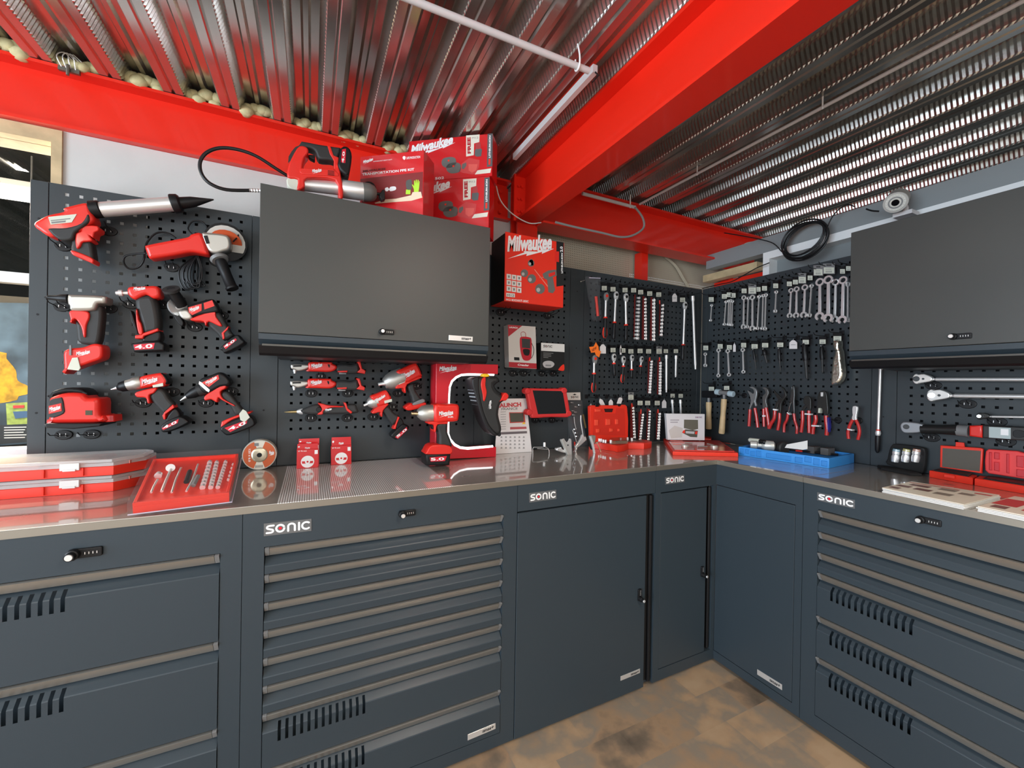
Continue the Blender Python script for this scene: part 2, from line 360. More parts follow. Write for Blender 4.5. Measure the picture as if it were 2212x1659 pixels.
t.part('fascia',MB().prism(fr,O(fr,'C2','110,458 205,455 205,478 112,482',.006),.003,.006),red)
t.part('caption',MB().prism(fr,O(fr,'C2','-40,625 235,622 235,770 -40,790',.003),.001,.003),M('poster_dark',(.03,.035,.04),.5))
mb=MB()
for i in range(5): quad(mb,fr,O(fr,'C2',f'35,{642+i*22} {225-12*(i%3)},{638+i*22} {225-12*(i%3)},{646+i*22} 35,{650+i*22}',.0035),.0035)
t.part('caption_lines',mb,white)
t.part('leg',MB().box(fr(-.9,0,-.01),fr(-.87,1.1,-.02)),grey); t.part('leg',MB().box(fr(-.35,0,-.01),fr(-.32,1.1,-.02)),grey)
# steel beams
def ibeam(name,axis,a,b,c0,c1,z0,z1,label,tf=.012,tw=.008):
    """axis 'x': runs a..b in x, flanges c0..c1 in y"""
    mid=(c0+c1)/2; mb=MB()
    def bx(u0,u1,v0,v1,w0,w1):
        if axis=='x': mb.box((u0,v0,w0),(u1,v1,w1))
        elif axis=='y': mb.box((v0,u0,w0),(v1,u1,w1))
    bx(a,b,c0,c1,z1-tf,z1); bx(a,b,c0,c1,z0,z0+tf); bx(a,b,mid-tw/2,mid+tw/2,z0+tf,z1-tf)
    return mb
t=Thing('steel_beam','red steel beam running along the white wall above the left pegboard','beam',(0,.18,2.36),kind='structure')
t.part('i_section',ibeam('b','x',-3.2,1.83,.105,.225,2.357,DZ-.002,''),beamred,flat=True)
t=Thing('steel_beam','large red steel beam crossing the ceiling from the back wall towards the viewer','beam',(1.88,-1,2.325),kind='structure')
t.part('i_section',ibeam('b','y',-5.2,.02,1.822,1.945,2.325,DZ-.002,'',tf=.014),beamred,flat=True)
mb=MB(); 
t.part('end_plate',MB().box((1.81,.02,2.325),(1.955,.032,DZ-.004)),beamred,flat=True)
for i in range(3):
    for sx in (1.835,1.855): t.part('bolt',MB().lathe((sx-.0,.02,2.38+i*.07),(sx,.008,2.38+i*.07),[(0,.010),(1,.009)],6),beamred)
t=Thing('steel_beam','red steel beam over the corner pegboard right of the large crossing beam','beam',(2.6,.0,2.325),kind='structure')
t.part('i_section',ibeam('b','x',1.96,3.9,-.05,.085,2.318,DZ-.025,'',tf=.012),beamred,flat=True)
t=Thing('steel_column','red steel column under the end of the large crossing beam','column',(1.9,.1,0),kind='structure')
mb=MB(); mb.box((1.84,.035,0),(1.97,.047,DZ)).box((1.84,.115,0),(1.97,.127,DZ)).box((1.901,.047,0),(1.909,.115,DZ)); t.part('h_section',mb,beamred,flat=True)
# gusset with bolts, left of the end plate
mb=MB().box((1.70,.155,2.39),(1.835,.167,2.56)).box((1.725,.148,2.39),(1.731,.156,2.56)); t.part('fin_plate',mb,beamred,flat=True)
for i in range(3): t.part('bolt',MB().lathe((1.78,.155,2.41+i*.06),(1.78,.135,2.41+i*.06),[(0,.013),(1,.012)],6),beamred)
for x,lab in ((2.83,'slim red channel post in the perforated cladding above the corner pegboard'),(3.72,'red post at the end of the perforated cladding')):
    mb=MB().box((x,.10,0),(x+.055,.11,2.33)).box((x+.047,.11,0),(x+.055,.17,2.33)).box((x,.11,0),(x+.008,.17,2.33))
    for i in range(10): mb.box((x+.055,.12,1.9+i*.04),(x+.062,.15,1.915+i*.04))
    solo('steel_post',mb,beamred,lab,'post',kind='structure',flat=True)
# perforated cladding behind the corner
def clad():
    m=bpy.data.materials.new('perforated_cladding'); m.use_nodes=True; n=m.node_tree; b=n.nodes['Principled BSDF']; b.inputs['Base Color'].default_value=(.50,.45,.34,1); b.inputs['Roughness'].default_value=.45
    tc=n.nodes.new('ShaderNodeTexCoord'); mp=n.nodes.new('ShaderNodeVectorMath'); mp.operation='MULTIPLY'; mp.inputs[1].default_value=(70,70,70); n.links.new(tc.outputs['Object'],mp.inputs[0])
    fr=n.nodes.new('ShaderNodeVectorMath'); fr.operation='FRACTION'; n.links.new(mp.outputs[0],fr.inputs[0])
    sb=n.nodes.new('ShaderNodeVectorMath'); sb.operation='SUBTRACT'; sb.inputs[1].default_value=(.5,.5,.5); n.links.new(fr.outputs[0],sb.inputs[0])
    ml=n.nodes.new('ShaderNodeVectorMath'); ml.operation='MULTIPLY'; ml.inputs[1].default_value=(1,0,1); n.links.new(sb.outputs[0],ml.inputs[0])
    ln=n.nodes.new('ShaderNodeVectorMath'); ln.operation='LENGTH'; n.links.new(ml.outputs[0],ln.inputs[0])
    lt=n.nodes.new('ShaderNodeMath'); lt.operation='LESS_THAN'; lt.inputs[1].default_value=.19; n.links.new(ln.outputs['Value'],lt.inputs[0])
    tr=n.nodes.new('ShaderNodeBsdfTransparent'); mx=n.nodes.new('ShaderNodeMixShader'); n.links.new(lt.outputs[0],mx.inputs[0]); n.links.new(b.outputs[0],mx.inputs[1]); n.links.new(tr.outputs[0],mx.inputs[2])
    n.links.new(mx.outputs[0],n.nodes['Material Output'].inputs[0]); return m
cm=clad()
mb=MB(); mb.box((1.95,.19,0),(3.96,.192,DZ)); struct('wall_corner',mb,cm,label='beige perforated metal cladding')
mb=MB(); mb.box((1.95,.26,0),(2.86,.27,DZ)); struct('trim_4',mb,M('liner_dark',(.10,.08,.05),.8),label='liner behind the cladding')
mb=MB(); mb.box((2.9,.30,1.9),(3.95,.31,2.20)).box((2.9,.30,2.24),(3.95,.31,2.6)); struct('trim_5',mb,M('outer_net',(.55,.48,.33),.8,alpha=.75),label='outer netting behind the cladding')
# right wall: grey panelling with a white framed opening and a grey lintel
greyp=M('grey_panelling',(.20,.22,.225),.5)
whitep=M('white_frame_paint',(.80,.82,.82),.4)
mb=MB(); mb.box((XB+.13,-5.2,0),(XB+.2,-.42,2.262)); struct('wall_right',mb,greyp)
mb=MB(); mb.box((XB+.06,-5.2,2.262),(XB+.14,.02,2.36)); struct('trim_6',mb,M('grey_lintel',(.24,.26,.265),.5),label='grey painted lintel above the white frame')
mb=MB(); mb.box((XB+.05,-.445,0),(XB+.14,-.405,2.26)).box((XB+.05,-5.2,2.215),(XB+.14,-.445,2.26)); struct('trim_7',mb,whitep,label='white frame around the grey panel')
mb=MB(); mb.box((5.9,-5.2,0),(6.0,.5,2.67)).box((3.96,.35,0),(5.9,.45,2.67)); struct('trim_8',mb,M('outer_cladding',(.10,.095,.08),.6),label='dark cladding beyond the right wall')
# enclosing walls out of view (left and behind), with the shopfront and window openings left open
mb=MB(); mb.box((-3.3,-5.2,0),(-3.2,-4.2,2.66)).box((-3.3,-.9,0),(-3.2,.26,2.66)).box((-3.3,-4.2,0),(-3.2,-.9,.55)).box((-3.3,-4.2,2.45),(-3.2,-.9,2.66)); struct('wall_left',mb,wallw)
mb=MB(); mb.box((-3.3,-5.3,0),(-2.5,-5.2,2.66)).box((1.3,-5.3,0),(XB+.2,-5.2,2.66)).box((-2.5,-5.3,2.55),(1.3,-5.2,2.66)); struct('wall_front',mb,wallw)
# batten lamps added as unseen fill light (above and behind the viewpoint)
for i,(x,y) in enumerate(((-.9,-2.9),(1.65,-2.72),(2.4,-3.6))):
    t=Thing('fill_batten',('added fill batten out of view on the steel deck, '+('near the side window','over the middle of the room','nearest the right wall')[i]),'ceiling light',(x,y,DZ-.06),'added fill battens out of view')
    t.part('housing',MB().box((x-.03,y-.62,DZ-.045),(x+.03,y+.62,DZ)),steelwhite); t.part('diffuser',MB().cyl((x,y-.6,DZ-.06),(x,y+.6,DZ-.06),.018,12),M('fill_batten_glow',(1,1,1),.5,emit=(1,.93,.82),es=8))
    area('fill_batten_lamp',(x,y,DZ-.085),(0,0,0),.05,1.2,(18,34,18)[i],(1,.90,.76))
# ---------------------------------------------------------------- pegboards and posts
PITCH=.038; HS=.0055
ROWS=[Z0-PITCH*r for r in range(24)]
ZT=2.104
def pegboard(fr,u0,u1,cols,label,zt=ZT,name='pegboard_panel'):
    us=[u0]+[c+s for c in cols for s in (-HS,HS)]+[u1]; vs=[HB]+[c+s for c in sorted(ROWS) for s in (-HS,HS)]+[zt]
    th=.0016; nu,nv=len(us),len(vs); P=[];F=[]
    for v in vs:
        for u in us: P.append(fr(u,v,0))
    g=lambda i,j:j*nu+i; flip=fr.flip
    for j in range(nv-1):
        for i in range(nu-1):
            if i%2 and j%2: 
                a,b,c,d=us[i],us[i+1],vs[j],vs[j+1]; o=len(P)
                P+= [fr(a,c,0),fr(b,c,0),fr(b,d,0),fr(a,d,0),fr(a,c,-th),fr(b,c,-th),fr(b,d,-th),fr(a,d,-th)]
                F+=[(o+k,o+4+k,o+4+(k+1)%4,o+(k+1)%4) for k in range(4)]
                continue
            F.append((g(i,j),g(i+1,j),g(i+1,j+1),g(i,j+1)))
    mb=MB(); mb.add(P,F)
    # folded edges
    d=.018
    for a,b in ((u0,u0+.0015),(u1-.0015,u1)): mb.box(fr(a,HB,-.0005),fr(b,zt,-d))
    for a,b in ((HB,HB+.0015),(zt-.0015,zt)): mb.box(fr(u0,a,-.0005),fr(u1,b,-d))
    return solo(name,mb,slate2,label,'pegboard','perforated steel back panels',flat=True,loc=fr((u0+u1)/2,HB,0))
pegboard(FA,-.046,.570,[PITCH*c for c in range(15)],'dark perforated wall panel with the largest red power tools, left end of the back wall')
c2=[.727+PITCH*c for c in range(22)]; c3=[.7354+PITCH*c for c in range(24,38)]
pegboard(FA,.675,1.583,c2,'dark perforated wall panel under and behind the left overhead cabinet')
pegboard(FA,1.585,2.181,c3,'dark perforated wall panel behind the red drill box and tablet')
pegboard(FA,2.282,3.262,[2.332+PITCH*c for c in range(24)],'dark perforated wall panel in the corner with ratchets and socket rails')
yb=.1007
pegboard(FB,.050,.998,[yb+PITCH*c for c in range(23)],'dark perforated wall panel with spanners hammers and pliers')
pegboard(FB,1.099,1.95,[1.15+PITCH*c for c in range(20)],'dark perforated wall panel with torque wrenches under the right overhead cabinet')
def post(fr,u0,u1,label,z0=HB,dd=.018,holes=True):
    mb=MB(); mb.prism(fr,[(u0,z0),(u1,z0),(u1,ZT),(u0,ZT)],-dd,0.001,.0006,1)
    t=Thing('panel_post',label,'post',fr((u0+u1)/2,z0,0),'smooth posts between the pegboards'); t.part('cover',mb,slate2)
    m=(u0+u1)/2
    for v in (1.28,1.63,1.97): t.part('screw_hole',MB().prism(fr,[(m+.004*math.cos(k*PI/4),v+.004*math.sin(k*PI/4)) for k in range(8)],.001,.0014),dark)
post(FA,-.094,-.048,'narrow dark end post beside the window',HB,.06)
post(FA,.572,.673,'smooth dark post left of the left overhead cabinet')
post(FA,2.183,2.280,'smooth dark post between the tablet and the ratchets')
post(FA,3.264,3.303,'narrow dark corner post on the back wall side')
post(FB,.004,.048,'narrow dark corner post on the right wall side')
post(FB,1.000,1.097,'smooth dark post with the long white rod, right of the pliers')
bk=M('hole_shade_black',(.004,.004,.005),.9)  # black sheets added to put shade behind the pegboard holes
mb=MB(); mb.box((.215,.045,HB),(1.83,.05,ZT-.004)).box((1.83,.022,HB),(3.29,.026,ZT-.004)); struct('trim_9',mb,bk,label='added black sheet for the shade behind the back wall panels')
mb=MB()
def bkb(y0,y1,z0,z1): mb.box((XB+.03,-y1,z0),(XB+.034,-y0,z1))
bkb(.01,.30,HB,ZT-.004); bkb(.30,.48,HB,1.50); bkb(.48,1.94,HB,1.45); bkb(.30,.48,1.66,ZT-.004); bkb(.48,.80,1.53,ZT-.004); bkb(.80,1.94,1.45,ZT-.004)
struct('trim_10',mb,bk,label='added black sheet for the shade behind the right wall panels')
# ---------------------------------------------------------------- base cabinets
DA=.6207; DB_=.6284
def lock(t,fr,c,w,parent=None,vert=False,s=1.0,z=0):
    """combination cam lock centred at c=(u,v)"""
    u,v=c; L=.060*s;H=.022*s
    def rr(cx,cy,a,b,r=.004,n=3):
        out=[]
        for sx,sy,a0 in ((1,1,0),(-1,1,90),(-1,-1,180),(1,-1,270)):
            for k in range(n+1): th=math.radians(a0+90*k/n); out.append((cx+sx*(a/2-r)+r*math.cos(th),cy+sy*(b/2-r)+r*math.sin(th)))
        return out
    if vert: L,H=H,L
    b=t.part('lock_body',MB().prism(fr,rr(u,v,L,H),w,w+.006,.002),black,parent)
    if vert: kx,ky=u+.002,v-L*0-H*.33
    else: kx,ky=u-L*.33,v
    t.part('lock_knob',MB().lathe(fr(kx,ky,w+.004),fr(kx,ky,w+.030),[(0,.013*s),(.5,.012*s),(.55,.0095*s),(1,.009*s)],16),black,b)
    t.part('lock_core',MB().lathe(fr(kx,ky,w+.030),fr(kx,ky,w+.0315),[(0,.0075*s),(1,.0068*s)],14),chrome,b)
    mb=MB()
    for k in range(4):
        d=.007*s*k
        a,bb=((kx,ky+.020*s+d) if vert else (kx+.020*s+d,ky))
        e=(.003,.0008) if vert else (.0008,.003)
        mb.prism(fr,[(a-e[0],bb-e[1]),(a+e[0],bb-e[1]),(a+e[0],bb+e[1]),(a-e[0],bb+e[1])],w+.006,w+.0075)
    t.part('number_wheels',mb,satin,b)
def badge(t,fr,q,w,parent=None,s='SONIC'):
    ll,lr,ul=q
    ur=(lr[0]+ul[0]-ll[0],lr[1]+ul[1]-ll[1])
    b=t.part('badge_plate',MB().prism(fr,[ll,lr,ur,ul],w,w+.0012),M('badge_grey',(.16,.165,.17),.25,metal=.3),parent)
    a=MB();r=MB(); qi=[mapq(q,(.04,.12)),mapq(q,(.98,.12)),mapq(q,(.04,.88))]; sonic(a,r,fr,qi,w+.0016)
    t.part('badge_lettering',a,white,b); t.part('badge_dot',r,logored,b)
def plate(t,fr,q,w,parent=None):
    ll,lr,ul=q; ur=(lr[0]+ul[0]-ll[0],lr[1]+ul[1]-ll[1])
    b=t.part('name_plate',MB().prism(fr,[ll,lr,ur,ul],w,w+.0015,.0005,1),satin,parent)
    mb=text(MB(),fr,'mss+',[mapq(q,(.58,.25)),mapq(q,(.92,.25)),mapq(q,(.58,.75))],w+.0018,.03,.2)
    for k in range(3): quad(mb,fr,[mapq(q,p) for p in ((.50,.28+k*.15),(.58,.28+k*.15),(.60,.38+k*.15),(.54,.38+k*.15))],w+.0018)
    t.part('plate_lettering',mb,dark,b)
def drawer(t,fr,u0,u1,ztop,zbot,w,slots=None):
    """pressed drawer front: pull strip at the top, slanted recess, vertical face"""
    slots=slots or []; g=.002
    zt=ztop; sl=(zt-.038,zt-.046)
    prof=[(zt-.030,-.012),(zt-.034,-.012),(zt-.0425,-.0015),(zt-.057,.0125),(zt-.060,.014),(zt-.0935,.014),(zbot+g,.014),(zbot+g,-.004)]
    if zt-.0935<zbot+g+.003: prof=[p for p in prof if p[0]!=zt-.0935]
    us=[u0]+[c+s for c in slots for s in (-.0042,.0042)]+[u1]
    mb=MB(); P=[fr(u,z,w+o) for z,o in prof for u in us]; F=[]; nu=len(us)
    for j in range(len(prof)-1):
        for i in range(nu-1):
            if slots and i%2 and 2<=j<=4: continue
            f=(j*nu+i,(j+1)*nu+i,(j+1)*nu+i+1,j*nu+i+1); F.append(f[::-1] if fr.flip else f)
    mb.add(P,F)
    for u in (u0,u1): mb.add([fr(u,z,w+o) for z,o in prof]+[fr(u,zbot+g,w-.012)],[tuple(range(len(prof)+1))])
    o=t.part('drawer',mb,slate,ang=14)
    # edges of the slot cut-outs
    pr=[(zt-.0022,.015),(zt-.004,.019),(zt-.027,.0045),(zt-.030,.0025),(zt-.030,-.008),(zt-.0022,-.008)]
    h=MB(); cap=.012
    for a,b in ((u0+cap,u1-cap),):
        n=len(pr); h.add([fr(a,z,w+q) for z,q in pr]+[fr(b,z,w+q) for z,q in pr],[((i+1)%n,i,n+i,n+(i+1)%n) for i in range(n)]+[tuple(range(n)),tuple(range(2*n-1,n-1,-1))])
    hd=t.part('drawer_pull',h,alu,o,ang=25)
    for a,b in ((u0,u0+cap-.0008),(u1-cap+.0008,u1)):
        h=MB(); h.add([fr(a,z-.0003,w+q-.0005) for z,q in pr]+[fr(b,z-.0003,w+q-.0005) for z,q in pr],[((i+1)%n,i,n+i,n+(i+1)%n) for i in range(n)]+[tuple(range(n)),tuple(range(2*n-1,n-1,-1))])
        t.part('pull_end_cap',h,grey,o,ang=25)
    return o
def carcass(fr,u0,u1,iu0,iu1,iz0,iz1,D,zb=.018,zt=HB-.022,back=.03):
    """box with a front opening iu0..iu1, iz0..iz1 at depth D"""
    mb=MB(); f=D
    def bx(a,b,c,d,w0,w1): mb.box(fr(a,c,w0),fr(b,d,w1))
    bx(u0,u1,iz1,zt,f-.03,f); bx(u0,iu0,iz0,iz1,f-.03,f); bx(iu1,u1,iz0,iz1,f-.03,f); bx(u0,u1,zb,iz0,f-.03,f)
    bx(u0,u0+.01,zb,zt,back,f-.03); bx(u1-.01,u1,zb,zt,back,f-.03); bx(u0+.01,u1-.01,zb,zb+.01,back,f-.03); bx(u0+.01,u1-.01,zb+.01,zt,back,back+.01); bx(iu0-.02 if iu0-.02>u0 else u0+.011,iu1+.02 if iu1+.02<u1 else u1-.011,iz0,iz1,f-.06,f-.055)
    return mb
def feet(t,fr,us,D):
    for u in us:
        for w in (.10,D-.07): t.part('foot',MB().cyl(fr(u,0,w),fr(u,.018,w),.02,10),black)
SP=.0204
t=Thing('drawer_cabinet','dark blue drawer cabinet with few tall drawers, nearest the window','cabinet',(.2,-.3,0),'drawer cabinets')
t.part('carcass',carcass(FA,-.285,.6275,-.245,.575,.066,.909,DA),slate,flat=True)
for a,b in ((.909,.655),(.655,.402),(.402,.147)): drawer(t,FA,-.243,.573,a,b,DA-.012,[.246-SP*k for k in range(12,-1,-1)])
drawer(t,FA,-.243,.573,.147,.066,DA-.012)
lk=FA.px(*X('E4',520,325),DA); lock(t,FA,(lk[0]+.004,lk[1]),DA,s=1.1); feet(t,FA,(-.24,.58),DA)
t=Thing('drawer_cabinet','dark blue cabinet with eight drawers between the tall-drawer cabinet and the single-door cabinet','cabinet',(1.08,-.3,0),'drawer cabinets')
t.part('carcass',carcass(FA,.6290,1.5345,.684,1.476,.066,.909,DA),slate,flat=True)
zz=[.909,.8255,.741,.657,.573,.489,.4045,.235,.068]
for i in range(8): drawer(t,FA,.686,1.474,zz[i],zz[i+1],DA-.012,[.731+SP*k for k in range(13)] if i>5 else None)
lk=FA.px(*X('E5',1030,80),DA); lock(t,FA,lk,DA,s=.95); feet(t,FA,(.68,1.48),DA)
badge(t,FA,O(FA,'E5','143,224 438,190 143,146',DA),DA); plate(t,FA,O(FA,'E5','1405,1488 1577,1415 1405,1452',DA+.002),DA+.002)
t=Thing('door_cabinet','dark cabinet with one large plain door, middle of the back wall run','cabinet',(1.9,-.3,0))
t.part('carcass',carcass(FA,1.5360,2.2590,1.540,2.2575,.030,.909,DA-.02),slate,flat=True)
t.part('header',MB().box((1.5365,-DA,.911),(2.2585,-DA+.019,HB-.022)),slate,flat=True)
d=t.part('door',MB().prism(FA,[(1.5375,.018),(2.204,.018),(2.204,.905),(1.5375,.905)],DA-.018,DA+.002,.0012,1),slate)
t.part('door_edge_grip',MB().box((2.206,-DA+.012,.018),(2.216,-DA+.017,.905)),black,d); t.part('door_jamb',MB().lathe((2.243,-DA+.012,.03),(2.243,-DA+.012,.9),[(0,.009),(1,.009)],10),black)
t.part('jamb_recess',MB().box((2.217,-DA+.022,.03),(2.2565,-DA+.019,.906)),dark)
lock(t,FA,FA.px(*X('E6',733,742),DA),DA+.002,d,True,.9); feet(t,FA,(1.6,2.2),DA)
badge(t,FA,O(FA,'E6','155,258 298,238 153,208',DA),DA); plate(t,FA,O(FA,'E6','636,1198 738,1156 636,1175',DA+.002),DA+.002,d)
# corner cabinet: one L-shaped thing with two fronts
xc=XB-DB_
t=Thing('corner_cabinet','dark corner cabinet with a narrow locked door beside a plain front','cabinet',(2.9,-.4,0))
mb=MB(); zt=HB-.022
mb.box((2.2600,-DA,.909),(xc,-DA+.02,zt)).box((2.2600,-DA,.018),(2.295,-DA+.02,.909)).box((2.295,-DA,.018),(xc,-DA+.02,.070)).box((2.26,-DA+.02,.018),(2.268,-.03,zt)).box((2.656,-DA,.07),(xc,-DA+.02,.909))
mb.box((2.268,-DA+.04,.03),(2.66,-DA+.045,.92))
mb.box((xc,-DA+.005,.912),(xc+.02,-1.034,zt)).box((xc,-1.0345,.018),(xc+.02,-1.005,.912)).box((xc,-1.005,.018),(xc+.02,-DA+.005,.060)).box((xc+.02,-1.0345,.018),(XB-.03,-1.027,zt))
t.part('carcass',mb,slate,flat=True)
d=t.part('door',MB().prism(FA,[(2.2975,.0725),(2.611,.0725),(2.611,.903),(2.2975,.903)],DA-.02,DA-.001,.0012,1),slate)
t.part('door_edge_grip',MB().box((2.614,-DA+.012,.075),(2.624,-DA+.017,.903)),black,d); t.part('jamb_recess',MB().box((2.627,-DA+.026,.071),(2.654,-DA+.022,.908)),dark); t.part('door_jamb',MB().cyl((2.643,-DA+.012,.08),(2.643,-DA+.012,.9),.008,10),black)
lock(t,FA,FA.px(*X('E6',1066,620),DA),DA-.001,d,True,.85)
d=t.part('front_panel',MB().prism(FB,[(.6215,.0625),(1.003,.0625),(1.003,.909),(.6215,.909)],DB_-.018,DB_+.0005,.0012,1),slate)
plate(t,FB,O(FB,'E6','1358,1165 1489,1248 1358,1137',DB_+.001),DB_+.001,d); badge(t,FA,O(FA,'E6','873,163 973,149 871,124',DA),DA)
feet(t,FA,(2.3,),DA); feet(t,FB,(1.0,),DB_)
# right hand drawer cabinet
t=Thing('drawer_cabinet','dark blue drawer cabinet on the right wall with thin drawers above slotted drawers','cabinet',(XB-.3,-1.5,0),'drawer cabinets')
t.part('carcass',carcass(FB,1.0365,1.96,1.093,1.90,.072,.918,DB_),slate,flat=True)
zz=[.918,.8335,.7475,.6620,.486,.3165,.074]
zz=[.916,.8285,.7435,.661,.485,.3165,.074]
for i in range(6): drawer(t,FB,1.095,1.898,zz[i],zz[i+1],DB_-.012,[1.147+.0201*k for k in range(13)] if i>2 else None)
lk=FB.px(*X('E7',800,275),DB_); lock(t,FB,lk,DB_,s=1.0); badge(t,FB,O(FB,'E7','170,157 381,205 170,112',DB_),DB_); feet(t,FB,(1.09,1.9),DB_)
# worktops: stainless sheet with a satin edge
def steeltop(name):
    m=bpy.data.materials.new(name); m.use_nodes=True; n=m.node_tree; b=n.nodes['Principled BSDF']; I=b.inputs; L=n.links.new
    I['Metallic'].default_value=.45; I['Coat Weight'].default_value=1; I['Coat Roughness'].default_value=.04; I['Coat IOR'].default_value=1.7
    tc=n.nodes.new('ShaderNodeTexCoord'); sx=n.nodes.new('ShaderNodeSeparateXYZ'); g=n.nodes.new('ShaderNodeNewGeometry'); L(g.outputs['Position'],sx.inputs[0])
    def math_(op,a,b_=None,c=None):
        q=n.nodes.new('ShaderNodeMath'); q.operation=op
        for i,v in enumerate((a,b_,c)):
            if v is None: continue
            if isinstance(v,(int,float)): q.inputs[i].default_value=v
            else: L(v,q.inputs[i])
        return q.outputs[0]
    w=n.nodes.new('ShaderNodeTexNoise'); w.inputs['Scale'].default_value=5; w.inputs['Detail'].default_value=4; L(g.outputs['Position'],w.inputs['Vector'])
    # bright reflection stripes painted into the colour and gloss of the long top
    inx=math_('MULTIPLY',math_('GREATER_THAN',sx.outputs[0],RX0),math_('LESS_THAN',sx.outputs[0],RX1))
    refl_stripe=math_('GREATER_THAN',math_('FRACT',math_('MULTIPLY',sx.outputs[0],1/.0068)),.40)
    msk=math_('MULTIPLY',inx,refl_stripe)
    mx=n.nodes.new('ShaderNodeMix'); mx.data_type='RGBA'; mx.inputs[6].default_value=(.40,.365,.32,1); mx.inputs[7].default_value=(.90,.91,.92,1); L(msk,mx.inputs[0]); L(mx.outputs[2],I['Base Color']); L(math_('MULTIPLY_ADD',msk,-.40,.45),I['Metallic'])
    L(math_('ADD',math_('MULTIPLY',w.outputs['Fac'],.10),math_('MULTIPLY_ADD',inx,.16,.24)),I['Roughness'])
    return m
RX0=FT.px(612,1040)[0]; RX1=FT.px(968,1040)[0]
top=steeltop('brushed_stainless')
edge=M('satin_edge',(.30,.27,.225),.38,metal=.75)
def wtop(pts,label,edges,name='worktop'):
    loc=FT(sum(p[0] for p in pts)/len(pts),sum(p[1] for p in pts)/len(pts),-.022)
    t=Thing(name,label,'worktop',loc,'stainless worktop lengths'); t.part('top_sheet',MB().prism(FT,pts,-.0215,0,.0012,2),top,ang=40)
    for a,b in edges:
        a=Vector(a);b=Vector(b); d=(b-a).normalized(); n=Vector((d.y,-d.x))*.0012; t.part('front_edge',MB().prism(FT,[tuple(a),tuple(b),tuple(b+n),tuple(a+n)],-.022,-.0016,.0004,1),edge)
    return t
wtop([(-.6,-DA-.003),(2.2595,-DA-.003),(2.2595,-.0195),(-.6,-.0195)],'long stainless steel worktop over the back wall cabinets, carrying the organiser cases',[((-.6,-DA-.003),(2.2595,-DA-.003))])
wtop([(2.2607,-DA-.003),(xc-.003,-DA-.003),(xc-.003,-1.0350),(XB-.0195,-1.0350),(XB-.0195,-.0195),(2.2607,-.0195)],'corner stainless steel worktop under the red and blue cases',[((2.2607,-DA-.003),(xc-.003,-DA-.003)),((xc-.003,-DA-.0045),(xc-.003,-1.0350))])
wtop([(xc-.003,-1.0362),(XB-.0195,-1.0362),(XB-.0195,-1.97),(xc-.003,-1.97)],'stainless steel worktop on the right wall under the magazines',[((xc-.003,-1.0362),(xc-.003,-1.97))])
# ---------------------------------------------------------------- overhead cabinets
def overhead(fr,u0,u1,z0,z1,D,label,lockpx,platepx=None):
    t=Thing('wall_cabinet',label,'cabinet',fr((u0+u1)/2,z0,D/2),'overhead flap cabinets')
    mb=MB(); e=.004
    mb.box(fr(u0,z0+.02,.002),fr(u1,z0+.03,D-.02)).box(fr(u0,z0+.03,.002),fr(u0+.01,z1,D-.02)).box(fr(u1-.01,z0+.03,.002),fr(u1,z1,D-.02)).box(fr(u0+.01,z1-.01,.002),fr(u1-.01,z1,D-.02)).box(fr(u0+.01,z0+.03,.002),fr(u1-.01,z1-.01,.01))
    t.part('body',mb,slate2,flat=True)
    fl=t.part('flap',MB().prism(fr,[(u0-.001,z0+.082),(u1+.001,z0+.082),(u1+.001,z1+.003),(u0-.001,z1+.003)],D-.018,D,.0015,1),M('cabinet_flap_paint',(.054,.056,.052),.42,spec=.55))
    n=5
    def pf(pr,a,b,mat,nm,par):
        n=len(pr); m=MB().add([fr(a,z,w) for z,w in pr]+[fr(b,z,w) for z,w in pr],[((i+1)%n,i,n+i,n+(i+1)%n) for i in range(n)]+[tuple(range(n)),tuple(range(2*n-1,n-1,-1))]); return t.part(nm,m,mat,par,ang=30)
    pf([(z0+.080,D-.001),(z0+.060,D-.001),(z0+.043,D-.019),(z0+.043,D-.03),(z0+.080,D-.03)],u0,u1,slate,'lower_lip',fl)
    p=pf([(z0+.040,D+.004),(z0+.034,D+.006),(z0+.010,D-.006),(z0+.002,D-.02),(z0+.006,D-.03),(z0+.040,D-.03)],u0+.002,u1-.002,black,'pull_rail',fl)
    pf([(z0+.0425,D+.006),(z0+.036,D+.0065),(z0+.0365,D-.02),(z0+.0425,D-.02)],u0+.012,u1-.012,M('pull_rim',(.10,.095,.085),.35,metal=.5),'rail_rim',fl)
    pf([(z0+.019,.03),(z0+.019,D-.032),(z0+.010,D-.032),(z0+.0,.07),(z0+.0,.03)],u0+.05,u1-.05,slate2,'light_rail',None)
    lock(t,fr,fr.px(*lockpx,D),D,fl,s=.95)
    if platepx: plate(t,fr,O(fr,'C3',platepx,D),D,fl)
overhead(FA,.634,1.514,1.497,2.104,.35,'grey overhead flap cabinet on the back wall, red boxes on top',X('C3',1312,1382),'1735,1437 1898,1448 1737,1402')
overhead(FB,1.062,1.945,1.500,2.106,.35,'grey overhead flap cabinet on the right wall beside the spanners',X('D6',1765,1140))
